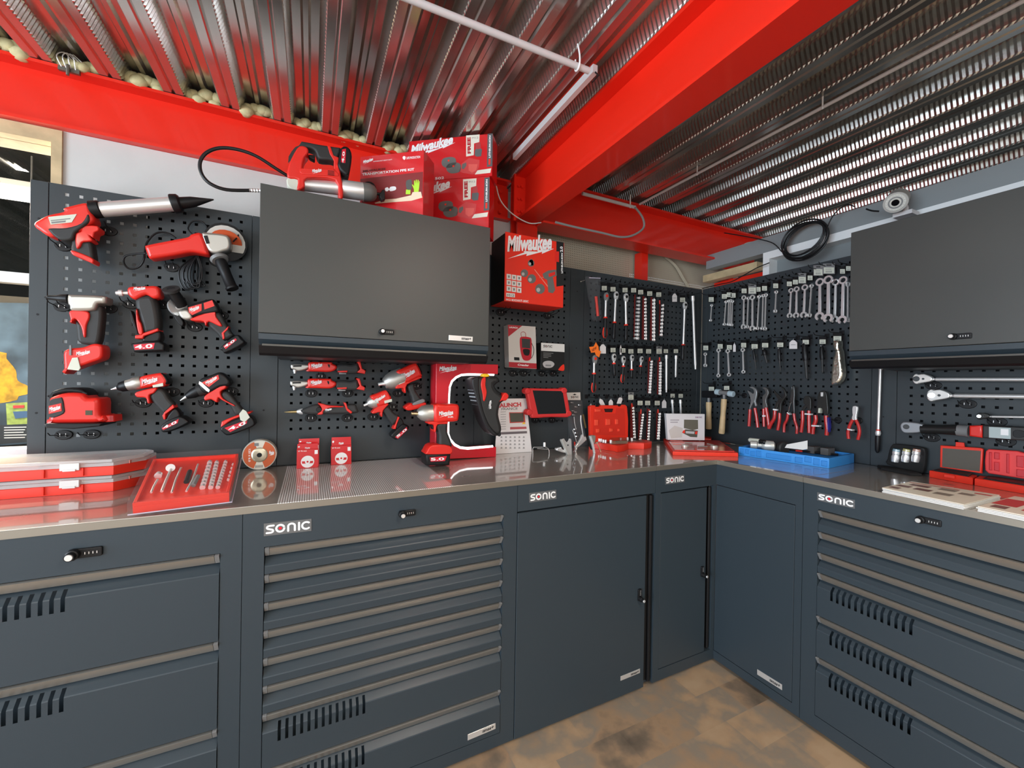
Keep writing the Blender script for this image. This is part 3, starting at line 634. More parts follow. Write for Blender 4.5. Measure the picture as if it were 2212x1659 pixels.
# ---------------------------------------------------------------- traced tools
def mpp(fr,px,py,w):
    a=fr.px(px,py,w); b=fr.px(px,py+1,w); return math.hypot(a[0]-b[0],a[1]-b[1])
def tool(name,label,cat,fr,crop,specs,group=None,dx=0,dy=0,dw=0):
    s=C[crop][2]; t=None; P={}
    def q(txt,w):
        return [fr.px(*X(crop,float(a.split(',')[0])+dx,float(a.split(',')[1])+dy),w) for a in txt.split()]
    for sp in specs:
        k=sp[0]
        if t is None:
            pts=q(sp[6],sp[3]+dw) if k in 'ps' else None
            if pts: u=sum(p[0] for p in pts)/len(pts); v=sum(p[1] for p in pts)/len(pts); loc=fr(u,v,sp[3]+dw)
            else: loc=fr.p3(*X(crop,sp[3][0]+dx,sp[3][1]+dy),sp[5])
            t=Thing(name,label,cat,loc,group)
        if k in 'ps':   # prism, s = smoothed outline
            _,nm,mat,w0,w1,bev,txt=sp[:7]; par=P.get(sp[7]) if len(sp)>7 else None
            pts=q(txt,w1+dw); 
            if k=='s': pts=sm(pts,3)
            P[nm]=t.part(nm,MB().prism(fr,pts,w0+dw,w1+dw,bev,3,back=bev>.004),mat,par)
        elif k=='l':    # lathe
            _,nm,mat,a,b_,w,prof=sp[:7]; par=P.get(sp[7]) if len(sp)>7 else None
            wa,wb=w if isinstance(w,tuple) else (w,w)
            pa=X(crop,a[0]+dx,a[1]+dy); pb=X(crop,b_[0]+dx,b_[1]+dy); m_=mpp(fr,*pa,wa+dw)/s
            P[nm]=t.part(nm,MB().lathe(fr.p3(*pa,wa+dw),fr.p3(*pb,wb+dw),[(x,r*m_) for x,r in prof],20),mat,par)
        elif k=='b':
            _,mat,w,txt=sp[:4]; par=P.get(sp[4]) if len(sp)>4 else None; t.part('logo',brand(MB(),fr,q(txt,w+dw),w+dw),mat,par,flat=True)
        elif k=='t':
            _,nm,string,mat,w,txt=sp[:6]; par=P.get(sp[6]) if len(sp)>6 else None
            t.part(nm,text(MB(),fr,string,q(txt,w+dw),w+dw,sp[7] if len(sp)>7 else .02),mat,par,flat=True)
        elif k=='c':    # tube through points (x,y,w)
            _,nm,mat,r,pts=sp[:5]; par=P.get(sp[5]) if len(sp)>5 else None
            P[nm]=t.part(nm,MB().tube([fr.p3(*X(crop,x+dx,y+dy),w+dw) for x,y,w in pts],r,8,smooth=5),mat,par)
    return t,P
R_=red; G_=rubber; K_=black
def bat(txt_in,quad_t,w,s='4.0'):
    return [('p','rating_plate',logored,w,w+.0012,0,txt_in,'battery'),('t','rating_text',s,white,w+.0016,quad_t,'rating_plate',.03)]
hold_n={}
def holder(fr,crop,x,y,what,r=72,wtip=.075):
    px,py=X(crop,x,y); u,v=fr.px(px,py,0); m_=.017*r/72*1.5
    t=Thing('tool_holder','black clip-on holder under the '+what,'hook',fr(u,v,0),'holders under the '+what)
    pts=[(u+m_*math.cos(math.radians(a)),v+m_*.75*math.sin(math.radians(a))*(1 if a>180 else .85)) for a in range(0,360,24)]
    t.part('base_plate',MB().prism(fr,pts,0,.006,.002,2),black)
    mb=MB()
    for s in (-.45,.45): mb.tube([fr(u+m_*s,v-.006,.006),fr(u+m_*s,v,.02),fr(u+m_*s,v+.004,wtip-.015),fr(u+m_*s,v+.014,wtip)],.0016,6)
    t.part('prongs',mb,black)
    mb=MB()
    for s in (-.3,.3): mb.prism(fr,[(u+m_*s-.0010,v-.005),(u+m_*s+.0010,v-.005),(u+m_*s+.0010,v+.004),(u+m_*s-.0010,v+.004)],.006,.008)
    t.part('tabs',mb,satin)
# --- left panel
tool('caulking_gun','red cordless caulking gun with a silver barrel and black cone nozzle','power tool',FA,'C1',[
('s','body',R_,.035,.10,.010,'285,400 320,372 410,328 535,300 532,272 600,250 745,225 775,300 800,380 720,430 700,460 610,482 430,515 330,460 290,430'),
('s','side_grip',G_,.03,.104,.006,'412,445 560,440 690,400 745,322 762,380 705,432 640,480 610,540 520,545 470,520 430,485'),
('l','barrel',satin,(850,290),(1500,238),.075,[(0,62),(1,62)]),('l','rear_collar',K_,(775,290),(868,283),.075,[(0,62),(.1,72),(.9,72),(1,66)]),
('l','front_collar',K_,(1468,240),(1545,234),.075,[(0,76),(.15,80),(.8,76),(1,62)]),('l','nozzle',K_,(1540,234),(1824,202),.075,[(0,50),(.35,44),(1,5)]),
('s','handle_grip',G_,.045,.09,.009,'612,500 690,470 705,550 768,560 790,640 790,722 700,695 608,645 604,580'),
('s','trigger_frame',R_,.05,.097,.004,'700,425 828,425 840,465 806,482 794,525 758,505 788,548 742,558 700,565 682,602 652,618 640,560 645,490 690,470'),
('p','trigger',grey,.055,.085,.002,'745,480 800,475 798,525 770,515','trigger_frame'),('s','battery_mouth',R_,.045,.094,.004,'605,632 700,662 792,705 793,742 765,736 700,704 618,672'),
('p','rating_label',cream,.1,.1015,0,'410,350 655,325 612,396 432,415','body'),('p','label_lines',grey,.1015,.102,0,'432,378 600,360 598,368 432,386','rating_label'),('p','label_lines',grey,.1015,.102,0,'436,392 560,380 558,394 440,406','rating_label')])
holder(FA,'C1',545,600,'caulking gun'); holder(FA,'C1',930,470,'caulking gun')
t,P=tool('angle_grinder','red corded angle grinder with silver gear head, disc and black side handle','power tool',FA,'C1',[
('s','body',R_,.04,.10,.012,'1230,600 1260,582 1500,535 1600,515 1630,492 1722,487 1775,640 1762,668 1690,655 1620,650 1500,672 1320,700 1268,697 1245,650'),
('s','gear_head',cast,.045,.098,.010,'1715,488 1790,480 1935,500 1968,560 1960,622 1905,645 1850,662 1790,645 1755,600'),
('p','vents',K_,.098,.099,0,'1735,510 1770,507 1790,575 1760,580','gear_head'),
('l','disc_guard',K_,(1925,565),(1925,566),(.035,.060),[(0,155),(1,155)]),
('l','cutting_disc',M('abrasive_white',(.62,.60,.55),.7),(1925,570),(1925,571),(.060,.063),[(0,142),(1,142)]),('l','disc_label',M('disc_label_orange',(.62,.10,.03),.5),(1925,570),(1925,571),(.063,.0637),[(0,118),(1,118)],'cutting_disc'),
('l','handle_collar',grey,(1860,680),(1880,725),(.08,.09),[(0,26),(.5,26),(.6,70),(1,60)]),('l','side_handle',K_,(1878,720),(1985,968),(.09,.11),[(0,38),(.15,46),(.5,40),(.9,42),(.95,50),(1,46)]),
('c','cable',K_,.0035,[(1245,660,.07),(1160,665,.06),(1070,685,.05),(1055,740,.04),(1100,790,.03),(1180,780,.03),(1225,720,.035),(1235,640,.03),(1260,560,.02),(1330,490,.02),(1420,485,.02),(1500,530,.02)]),
('c','cable_loop',K_,.0028,[(1640,500,.03),(1605,450,.02),(1640,390,.015),(1710,385,.015),(1760,430,.015),(1775,480,.02)]),
('c','cable_over_disc',K_,.0028,[(1785,470,.07),(1830,430,.075),(1900,420,.075),(1980,450,.075),(2035,500,.07),(1990,560,.085)])])
mb=MB()
for i,(x,w_) in enumerate(((1560,60),(1585,50),(1610,42),(1640,36),(1665,30),(1690,26),(1600,70),(1625,55))):
    b=960-i*6; mb.tube([FA.p3(*X('C1',p,q_),.03+.006*(i%4)) for p,q_ in ((1665+i*3,690),(x-w_*.3,780),(x-w_*.5,880),(x+10,b),(x+60,b+6),(1690+i*4,880),(1700+i*3,780),(1670+i*3,690))],.0030,6,closed=True,smooth=4)
t.part('cable_bundle',mb,black)
holder(FA,'C1',1465,780,'corded grinder',wtip=.036); holder(FA,'C1',1850,735,'corded grinder',wtip=.036)
holder(FA,'C1',535,1115,'rivet tool'); holder(FA,'C1',930,1130,'rivet tool')
tool('rivet_gun','red cordless rivet tool with polished metal head and long black nose','power tool',FA,'C1',[
('s','metal_head',cast,.04,.105,.010,'572,1022 610,1010 880,1022 905,1050 895,1085 830,1090 805,1140 720,1150 600,1145 585,1105 570,1085'),
('l','nose',K_,(580,1048),(380,1035),.07,[(0,38),(.35,32),(.45,24),(.85,18),(.9,8),(1,6)]),('l','mandrel_bottle',cast,(790,1052),(908,1062),.08,[(0,32),(.6,32),(.65,38),(1,34)]),
('s','grip',G_,.045,.09,.010,'640,1235 700,1250 712,1180 800,1120 850,1105 872,1160 862,1300 835,1432 760,1440 690,1430 655,1400 645,1320'),
('s','trigger_frame',R_,.05,.096,.004,'595,1150 740,1155 762,1205 735,1275 728,1368 708,1368 690,1290 645,1222 620,1232 600,1255 598,1215'),
('s','foot',R_,.03,.10,.008,'540,1500 600,1470 700,1462 790,1432 860,1442 876,1500 860,1558 780,1590 690,1622 600,1655 570,1660 545,1690 540,1600'),
('p','belt_clip',cream,.1,.104,.001,'615,1552 662,1548 686,1640 670,1662 572,1650','foot'),('b',white,.101,'652,1545 775,1522 648,1502','foot'),
('p','side_bar',grey,.1,.104,0,'590,1445 608,1445 608,1530 590,1530','foot')])
tool('die_grinder','red and black right angle die grinder standing upright with a 4.0 battery','power tool',FA,'C1',[
('s','head',R_,.04,.10,.010,'1090,948 1200,940 1335,938 1365,1000 1355,1035 1300,1042 1240,1012 1150,1052 1090,1012'),
('l','collet',chrome,(1095,1000),(990,1000),.07,[(0,16),(.4,14),(.45,28),(.75,28),(.8,18),(1,16)]),
('s','grip',G_,.035,.095,.014,'1145,1062 1240,1015 1312,1042 1350,1190 1352,1312 1280,1340 1220,1342 1190,1240'),
('s','paddle',R_,.05,.10,.003,'1163,1130 1182,1228 1202,1260 1216,1345 1182,1345 1160,1235'),('p','paddle_lever',K_,.05,.08,.002,'1098,1140 1120,1150 1180,1345 1165,1345 1120,1240','paddle'),
('s','lower_body',K_,.04,.09,.008,'1222,1368 1355,1318 1362,1412 1222,1420'),('p','red_ring',R_,.038,.098,.003,'1216,1342 1345,1298 1352,1322 1300,1342 1228,1366 1218,1388 1150,1388 1150,1360 1196,1355'),
('p','battery',K_,.03,.10,.006,'1120,1432 1228,1410 1355,1410 1402,1440 1400,1492 1140,1502')]+bat('1140,1440 1320,1425 1310,1475 1150,1485','1150,1478 1300,1468 1152,1442',.1)+[('b',white,.101,'1140,985 1245,975 1138,950','head')])
holder(FA,'C1',1120,1095,'upright die grinder'); holder(FA,'C1',1380,1095,'upright die grinder'); 
tool('cut_off_tool','red and black cordless grinder with an upright black side handle and round flange','power tool',FA,'C1',[
('s','body',K_,.035,.10,.010,'1600,1142 1622,1095 1770,1052 1822,1055 1850,1100 1862,1160 1740,1185 1640,1203 1605,1178'),
('p','nameplate',R_,.10,.1015,0,'1606,1122 1720,1090 1720,1150 1640,1188 1612,1165','body'),('p','vent_panel',R_,.10,.1015,0,'1737,1085 1810,1060 1830,1110 1745,1140','body'),
('s','gear_head',cast,.04,.10,.008,'1518,1152 1600,1140 1642,1210 1592,1228 1540,1206'),
('s','trigger_frame',R_,.045,.098,.004,'1630,1215 1820,1150 1842,1200 1892,1270 1870,1282 1782,1242 1752,1278 1735,1242 1650,1236'),
('s','grip',G_,.045,.09,.010,'1758,1252 1800,1182 1862,1160 1912,1230 1970,1330 1992,1362 1905,1402 1850,1345'),
('p','red_ring',R_,.043,.093,.002,'1900,1398 1890,1340 1950,1280 1944,1310 1912,1340 1917,1386'),
('s','battery',K_,.03,.10,.006,'1880,1462 2010,1355 2062,1388 2082,1430 1930,1510 1897,1492'),
('l','guard_disc',satin,(1500,1130),(1570,1100),(.05,.08),[(0,0.5),(.1,75),(.3,80),(.4,30),(1,28)]),
('l','side_handle',K_,(1555,1112),(1470,985),(.07,.10),[(0,40),(.2,46),(.7,44),(1,44)]),('l','handle_flange',G_,(1470,990),(1457,962),(.10,.108),[(0,45),(.3,62),(1,62)]),('l','handle_bore',dark,(1457,963),(1456,961),(.108,.1088),[(0,28),(1,28)]),
('s','lower_guard',K_,.04,.07,.003,'1452,1130 1490,1150 1562,1240 1550,1282 1500,1232'),('b',white,.102,'1622,1172 1706,1138 1614,1132','nameplate')]+bat('1905,1452 2010,1385 2020,1400 1925,1478','1915,1470 2005,1412 1908,1450',.1))
holder(FA,'C1',1665,1290,'grinder with the upright handle'); holder(FA,'C1',1890,1190,'grinder with the upright handle')
tool('orbital_sander','red orbital sander lying on its black pad at the bottom of the left panel','power tool',FA,'C2',[
('s','body',R_,.03,.135,.014,'408,420 440,382 560,350 700,356 742,392 842,402 850,535 880,542 884,600 540,612 388,612 388,592 408,550'),
('s','side_panel',G_,.13,.138,.003,'412,425 500,392 530,396 546,470 540,528 420,560','body'),('p','nameplate',R_,.138,.1395,0,'416,462 522,438 526,505 416,530','side_panel'),
('b',white,.1405,'420,520 520,495 418,475','nameplate'),('p','dust_port',R_,.05,.12,.004,'868,540 972,543 976,596 868,603'),('p','port_ring',M('dark_red',(.30,.01,.01),.5),.12,.122,0,'935,545 965,545 968,590 938,592','dust_port'),
('p','label',M('olive_label',(.07,.06,.03),.6),.135,.1365,0,'728,500 786,500 786,540 728,540','body'),
('s','palm_cap',K_,.03,.12,.008,'415,400 440,340 560,306 700,318 742,375 700,362 560,352 440,384'),
('p','pad',K_,.02,.15,.004,'372,622 400,610 868,610 850,636 620,660 388,650')])
holder(FA,'C2',545,705,'orbital sander'); holder(FA,'C2',785,700,'orbital sander')
tool('cordless_drill','red cordless drill with a silver gear ring beside the sander','power tool',FA,'C2',[
('s','body',R_,.035,.10,.010,'1192,215 1300,188 1372,180 1400,200 1428,255 1385,300 1320,292 1200,312 1190,270'),
('l','gear_ring',cast,(1215,258),(1075,290),.07,[(0,52),(.1,56),(.5,54),(.6,48),(1,46)]),('l','chuck',K_,(1085,288),(1000,308),.07,[(0,48),(.6,42),(.85,28),(1,20)]),('l','bit',chrome,(1002,307),(945,322),.07,[(0,15),(1,3)]),
('s','rear_cap',K_,.033,.098,.006,'1366,184 1402,196 1434,250 1415,278 1382,262'),
('s','trigger_frame',R_,.045,.096,.004,'1160,345 1330,305 1314,350 1272,372 1278,435 1256,436 1240,392 1166,386'),
('s','grip',G_,.045,.09,.011,'1272,375 1330,310 1398,330 1442,400 1482,458 1405,532 1350,485 1300,432'),
('p','red_ring',R_,.043,.094,.002,'1384,545 1402,515 1474,450 1488,476 1412,532 1410,576 1395,578'),('s','lower_grip',K_,.042,.09,.006,'1410,576 1490,480 1540,560 1445,602'),
('s','battery',K_,.03,.10,.006,'1368,655 1390,612 1520,550 1592,580 1602,612 1480,672 1392,688'),('p','belt_hook',cream,.098,.102,0,'1300,285 1390,265 1392,292 1305,305','body'),
('b',white,.1015,'1215,292 1350,262 1212,235','body')]+bat('1380,650 1525,572 1515,608 1392,668','1392,662 1510,608 1386,640',.1))
holder(FA,'C2',1225,435,'left cordless drill'); holder(FA,'C2',1470,340,'left cordless drill')
tool('cordless_drill','red and black compact drill with a white torque ring','power tool',FA,'C2',[
('s','body',K_,.035,.10,.010,'1690,285 1712,230 1800,198 1882,175 1962,242 1950,290 1880,302 1780,352 1722,342'),
('p','nameplate',R_,.1,.1015,0,'1722,262 1862,196 1870,232 1782,300','body'),('l','torque_ring',G_,(1790,300),(1690,335),.07,[(0,52),(1,50)]),
('l','chuck',K_,(1695,333),(1590,382),.07,[(0,46),(.5,40),(.8,30),(1,22)]),('l','bit',chrome,(1592,382),(1538,416),.07,[(0,14),(1,3)]),
('p','torque_scale',white,.1,.1015,0,'1700,250 1722,262 1790,325 1782,345 1762,335 1695,275','body'),
('s','trigger_frame',R_,.045,.096,.004,'1740,388 1782,350 1920,265 1926,310 1882,340 1902,398 1996,452 1990,462 1890,410 1862,392 1850,432 1800,406 1752,416'),
('s','grip',G_,.045,.09,.010,'1888,350 1950,348 2060,480 2092,520 2010,542 1960,462 1892,400'),
('s','battery_shoe',R_,.035,.098,.004,'1888,610 1905,588 2030,540 2130,510 2132,528 1980,582 1890,645'),
('s','battery',K_,.03,.105,.006,'1885,642 2040,565 2130,548 2172,600 2150,642 1962,712 1902,692'),('p','belt_clip',cream,.105,.109,.001,'2040,530 2072,490 2100,505 2132,560 2086,602 2050,582','battery'),
('b',white,.1025,'1765,292 1862,232 1748,258','nameplate')]+bat('1915,650 2110,580 2105,612 1965,685','1950,676 2100,618 1942,650',.105))
holder(FA,'C2',1760,435,'right cordless drill'); holder(FA,'C2',1975,335,'right cordless drill')
# --- second panel, under the overhead cabinet
def ratchet_tool(dy,dx,lab):
    tool('ratchet_gun',lab,'power tool',FA,'C4',[
    ('s','metal_head',cast,.04,.08,.006,'565,130 590,116 742,122 745,150 700,172 640,184 600,172 572,162'),('p','head_slot',K_,.08,.081,0,'590,130 670,128 670,142 590,144','metal_head'),('l','anvil',satin,(606,165),(606,206),.06,[(0,16),(.6,16),(.65,11),(1,11)],'metal_head'),
    ('s','body',R_,.035,.09,.008,'740,100 850,96 960,98 965,112 1003,130 1005,160 950,190 820,188 712,184 736,160'),
    ('s','grip',G_,.038,.085,.011,'1000,126 1080,112 1150,120 1210,108 1225,160 1215,205 1100,208 1040,202 1000,178'),
    ('p','red_end',R_,.036,.09,.003,'1204,92 1234,95 1250,160 1284,180 1276,210 1200,196 1232,165'),('p','paddle_frame',R_,.045,.088,.002,'1015,182 1112,178 1105,196 1020,196'),('p','paddle',grey,.05,.08,.002,'1030,196 1100,194 1098,215 1032,215','paddle_frame'),
    ('b',white,.0915,'765,168 875,150 760,118','body'),('p','side_vent',dark,.09,.091,0,'918,118 940,122 938,150 930,150','body')],group=None,dx=dx,dy=dy)
holder(FA,'C4',850,232,'upper ratchet gun',r=60); 
ratchet_tool(0,0,'red cordless ratchet with silver head, upper one of the two stacked under the overhead cabinet')
ratchet_tool(160,-6,'red cordless ratchet with silver head, lower one of the two stacked under the overhead cabinet')
holder(FA,'C4',760,395,'lower ratchet gun'); holder(FA,'C4',1108,395,'lower ratchet gun')
tool('soldering_iron','black and red cordless soldering iron with a thin brass tip','power tool',FA,'C4',[
('s','body',G_,.035,.08,.010,'660,565 700,542 770,512 832,505 870,535 1000,520 1080,508 1180,502 1202,540 1203,585 1000,596 870,597 780,602 700,592'),
('l','tip',M('brass',(.55,.42,.2),.35,metal=.9),(640,572),(505,576),.058,[(0,14),(.5,12),(1,2)]),('l','tip_sleeve',satin,(680,570),(625,572),.058,[(0,30),(.5,26),(1,14)]),
('s','red_shell',R_,.034,.084,.003,'825,490 880,500 936,514 1062,520 1060,530 950,533 882,562 872,597 820,598 862,560 852,520'),
('p','red_ring',R_,.034,.085,.002,'1074,483 1096,490 1112,540 1156,575 1142,592 1102,562 1085,520'),('l','pivot_button',K_,(835,552),(835,552.2),(.08,.086),[(0,24),(1,20)]),('b',white,.085,'895,572 962,560 893,545','red_shell')])
holder(FA,'C4',757,630,'soldering iron'); holder(FA,'C4',1105,630,'soldering iron')
def impact(label,fr,crop,sp,dw=0): return tool('impact_wrench',label,'power tool',fr,crop,sp,dw=dw)
impact('large red impact wrench without battery hanging below the overhead cabinet',FA,'C4',[
('s','body',R_,.035,.115,.012,'1578,190 1660,150 1755,108 1790,128 1826,220 1800,242 1670,302 1640,262'),('l','hammer_case',cast,(1640,235),(1462,305),.075,[(0,88),(.5,88),(.8,72),(1,48)]),('l','anvil',chrome,(1468,300),(1403,312),.075,[(0,22),(.4,16),(1,15)]),
('s','rear_cap',K_,.033,.112,.006,'1762,110 1792,126 1824,205 1805,222'),('s','trigger_frame',R_,.05,.11,.004,'1600,292 1680,262 1802,236 1812,252 1680,312 1668,392 1650,372 1640,348 1575,352 1580,326'),
('s','grip',G_,.05,.10,.011,'1680,332 1742,305 1762,370 1802,430 1812,462 1742,492 1722,432'),('s','battery_shoe',R_,.035,.11,.006,'1668,525 1722,490 1745,510 1850,485 1856,515 1780,545 1700,562 1670,548'),('s','grey_base',grey,.037,.108,.005,'1735,492 1830,450 1848,482 1745,515'),
('b',white,.1165,'1642,268 1768,205 1620,218','body'),('p','lower_edge',cream,.1,.112,.002,'1598,295 1660,275 1662,290 1600,315','trigger_frame')])
holder(FA,'C4',1590,395,'large hanging impact wrench'); holder(FA,'C4',1765,325,'large hanging impact wrench')
impact('small red impact wrench with a 5.0 battery hanging lowest on the panel',FA,'C4',[
('s','body',R_,.035,.10,.010,'1335,425 1400,398 1470,370 1502,382 1532,460 1480,502 1400,522 1352,470'),('l','hammer_case',cast,(1395,470),(1300,495),.07,[(0,66),(.5,62),(.8,48),(1,30)]),('l','anvil',chrome,(1305,497),(1264,513),.07,[(0,16),(.3,12),(1,11)]),
('s','rear_cap',K_,.033,.098,.005,'1478,372 1506,384 1520,430 1504,440'),('s','trigger_frame',R_,.045,.097,.004,'1345,576 1400,525 1482,498 1502,505 1452,560 1442,622 1425,602 1420,576 1360,592'),
('s','grip',G_,.045,.09,.010,'1445,562 1492,520 1560,590 1606,622 1550,702 1510,662 1470,602'),('p','red_ring',R_,.043,.094,.002,'1545,738 1568,690 1590,620 1608,626 1582,692 1570,738'),('s','lower_grip',K_,.042,.09,.005,'1572,736 1606,630 1648,680 1600,740'),
('s','battery',K_,.03,.10,.007,'1528,792 1600,720 1642,690 1696,710 1690,742 1590,836 1545,826'),('p','belt_hook',cream,.1,.103,0,'1460,468 1532,450 1535,475 1465,494','body'),('b',white,.102,'1375,492 1480,432 1362,458','body')]+bat('1565,815 1675,718 1682,745 1590,832','1585,822 1680,745 1572,806',.1,'5.0'))
holder(FA,'C4',1350,620,'small hanging impact wrench'); holder(FA,'C4',1535,525,'small hanging impact wrench')
YB=-FT.px(*X('C4',1975,1084))[1]; YB=max(.12,YB)
impact('large red impact wrench standing on its 5.0 battery on the worktop',FA,'C4',[
('s','body',R_,-.045,.045,.012,'1948,508 2050,502 2150,500 2182,530 2176,640 2150,666 2060,672 1948,666'),('l','hammer_case',cast,(1958,586),(1778,586),.0,[(0,82),(.5,82),(.8,68),(1,36)]),('l','anvil',M('brass_anvil',(.6,.5,.3),.3,metal=1),(1785,590),(1718,590),.0,[(0,22),(.3,16),(1,15)]),
('s','rear_cap',K_,-.04,.04,.005,'2160,512 2184,530 2180,640 2165,655'),('s','trigger_frame',R_,-.02,.035,.004,'1884,672 1980,665 2062,662 2062,690 1972,697 1956,762 1940,762 1936,702 1890,692'),('p','trigger',K_,-.01,.02,.002,'1910,698 1935,700 1932,745 1922,740','trigger_frame'),
('s','grip',G_,-.025,.03,.011,'1960,698 2064,672 2066,760 2100,850 2106,910 1994,910 1986,800'),('s','battery_shoe',R_,-.04,.045,.005,'1870,952 1922,892 2092,900 2096,982 1874,984'),
('p','battery',K_,-.045,.05,.008,'1858,980 2097,976 2086,1086 1862,1086'),('b',white,.0465,'1985,628 2128,612 1980,570','body'),('t','model_text','FUEL',white,.0465,'2070,632 2122,626 2070,618','body')]+bat('1895,1010 2060,996 2040,1044 1905,1050','1905,1042 2035,1036 1902,1014',.05,'5.0'),dw=YB)
# ---------------------------------------------------------------- boxes, displays and things on the worktop
def wfront(c,x,y): return -FT.px(*X(c,x,y))[1]   # distance from the board of a point touching the worktop
def upright(c,x,y):  # frame parallel to the back wall through a worktop point
    return wfront(c,x,y)
def face(fr,c,txt,w): return O(fr,c,txt,w)
# small disc cartons
def carton(label,base,quad_,flap,dw):
    w=dw; t=Thing('disc_carton',label,'box',FA(*FA.px(*X('C4',*base),w),w-.03),'red cartons on the worktop')
    f=O(FA,'C4',quad_,w); f=[(f[0][0],HB+.0005),(f[1][0],HB+.0005),f[2],f[3]]
    t.part('carton_body',MB().prism(FA,f,w-.03,w,.0006,1),cardred)
    fl=O(FA,'C4',flap,w-.012); t.part('hang_flap',MB().prism(FA,fl,w-.0135,w-.012),cardred)
    q=[f[0],f[1],f[3]]; cx,cy=mapq(q,(.5,.34)); r=.31*abs(f[1][0]-f[0][0])
    mb=MB(); circ=lambda R:[(cx+R*math.cos(k*PI/14),cy+R*math.sin(k*PI/14)) for k in range(28)]
    d=t.part('disc_print',quad(MB(),FA,circ(r),w+.0004),white,flat=True); t.part('disc_print_band',quad(quad(MB(),FA,[(cx-r*.86,cy+r*.1),(cx-r*.8,cy-r*.3),(cx+r*.8,cy-r*.3),(cx+r*.86,cy+r*.1)],w+.0007),FA,circ(r*.2),w+.0009),cardred,d,flat=True)
    t.part('disc_print_hub',quad(MB(),FA,circ(r*.38),w+.0010),white,d,flat=True); t.part('disc_print_bore',quad(MB(),FA,circ(r*.16),w+.0014),cardred,d,flat=True)
    mb=text(MB(),FA,'Ø 76 mm',[mapq(q,(.06,.88)),mapq(q,(.45,.88)),mapq(q,(.06,.95))],w+.0006,.02)
    quad(mb,FA,[mapq(q,p) for p in ((.82,.72),(.97,.72),(.97,.93),(.82,.93))],w+.0006); t.part('print',mb,white,flat=True)
    fq=[fl[0],fl[1],fl[3]]; mb=brand(MB(),FA,[mapq(fq,(.36,.1)),mapq(fq,(.62,.1)),mapq(fq,(.36,.42))],w-.0115)
    quad(mb,FA,[mapq(fq,(.08+.05*math.cos(k),.5+.14*math.sin(k))) for k in range(6)],w-.0115); t.part('flap_print',mb,white,flat=True)
wc=wfront('C4',720,1113)
carton('small red grinding disc carton, rear one of the two standing together',(740,1100),'640,1095 838,1090 838,880 640,885','642,885 838,880 840,825 644,832',wc-.034)
carton('small red grinding disc carton, front one of the two standing together',(720,1113),'622,1116 828,1110 830,930 625,935','627,935 828,930 826,876 630,882',wc)
carton('small red grinding disc carton standing alone to the right of the pair',(1050,1078),'953,1080 1146,1076 1146,890 950,905','955,905 1144,890 1142,812 958,818',wfront('C4',1050,1078))
# stack of cutting discs leaning
w=wfront('C4',270,1128); cu,cv=FA.px(*X('C4',268,985),w); r=cv-HB
t=Thing('cutting_disc_stack','stack of orange and cream cutting discs standing on edge before the smooth post','disc',FA(cu,HB,w-.02))
t.part('discs',MB().lathe(FA(cu,cv,w-.04),FA(cu,cv,w),[(0,r),(.9,r),(1,r*.985)],40),M('abrasive_edge',(.50,.48,.42),.8,bump=.4,bscale=400))
circ=lambda R,n=40:[(cu+R*math.cos(2*PI*k/n),cv+R*math.sin(2*PI*k/n)) for k in range(n)]
t.part('face_label',quad(MB(),FA,circ(r*.93),w+.0006),M('label_cream',(.68,.64,.54),.5),flat=True)
def seg(a0,a1,r0,r1,n=14): return [(cu+r1*math.cos(math.radians(a0+(a1-a0)*k/n)),cv+r1*math.sin(math.radians(a0+(a1-a0)*k/n))) for k in range(n+1)]+[(cu+r0*math.cos(math.radians(a1-(a1-a0)*k/n)),cv+r0*math.sin(math.radians(a1-(a1-a0)*k/n))) for k in range(n+1)]
mb=MB(); quad(mb,FA,seg(110,250,r*.45,r*.93),w+.0009); quad(mb,FA,seg(-70,70,r*.45,r*.93),w+.0009); t.part('label_orange',mb,M('label_orange',(.55,.11,.035),.5),flat=True)
t.part('centre_hub',MB().lathe(FA(cu,cv,w),FA(cu,cv,w+.004),[(0,r*.5),(.4,r*.48),(1,r*.36)],30),M('hub_gold',(.62,.56,.42),.3,metal=.7))
t.part('bore',MB().cyl(FA(cu,cv,w+.004),FA(cu,cv,w+.0045),r*.15,20),dark)
mb=text(MB(),FA,'125 x 6.0',[(cu-r*.62,cv+r*.42),(cu-r*.62,cv-r*.42),(cu-r*.50,cv+r*.42)],w+.0012,.02); 
t.part('size_text',mb,white,flat=True); t.part('logo',brand(MB(),FA,[(cu+r*.55,cv-r*.1),(cu+r*.85,cv-r*.1),(cu+r*.55,cv+r*.25)],w+.0012),white,flat=True)
mb=MB(); 
for k in range(6): quad(mb,FA,[(cu-r*.22+k*r*.075,cv-r*.85),(cu-r*.18+k*r*.075,cv-r*.85),(cu-r*.18+k*r*.075,cv-r*.68),(cu-r*.22+k*r*.075,cv-r*.68)],w+.0012)
quad(mb,FA,[(cu-r*.3,cv+r*.6),(cu-r*.05,cv+r*.6),(cu-r*.05,cv+r*.8),(cu-r*.3,cv+r*.8)],w+.0012); t.part('fine_print',mb,grey,flat=True)
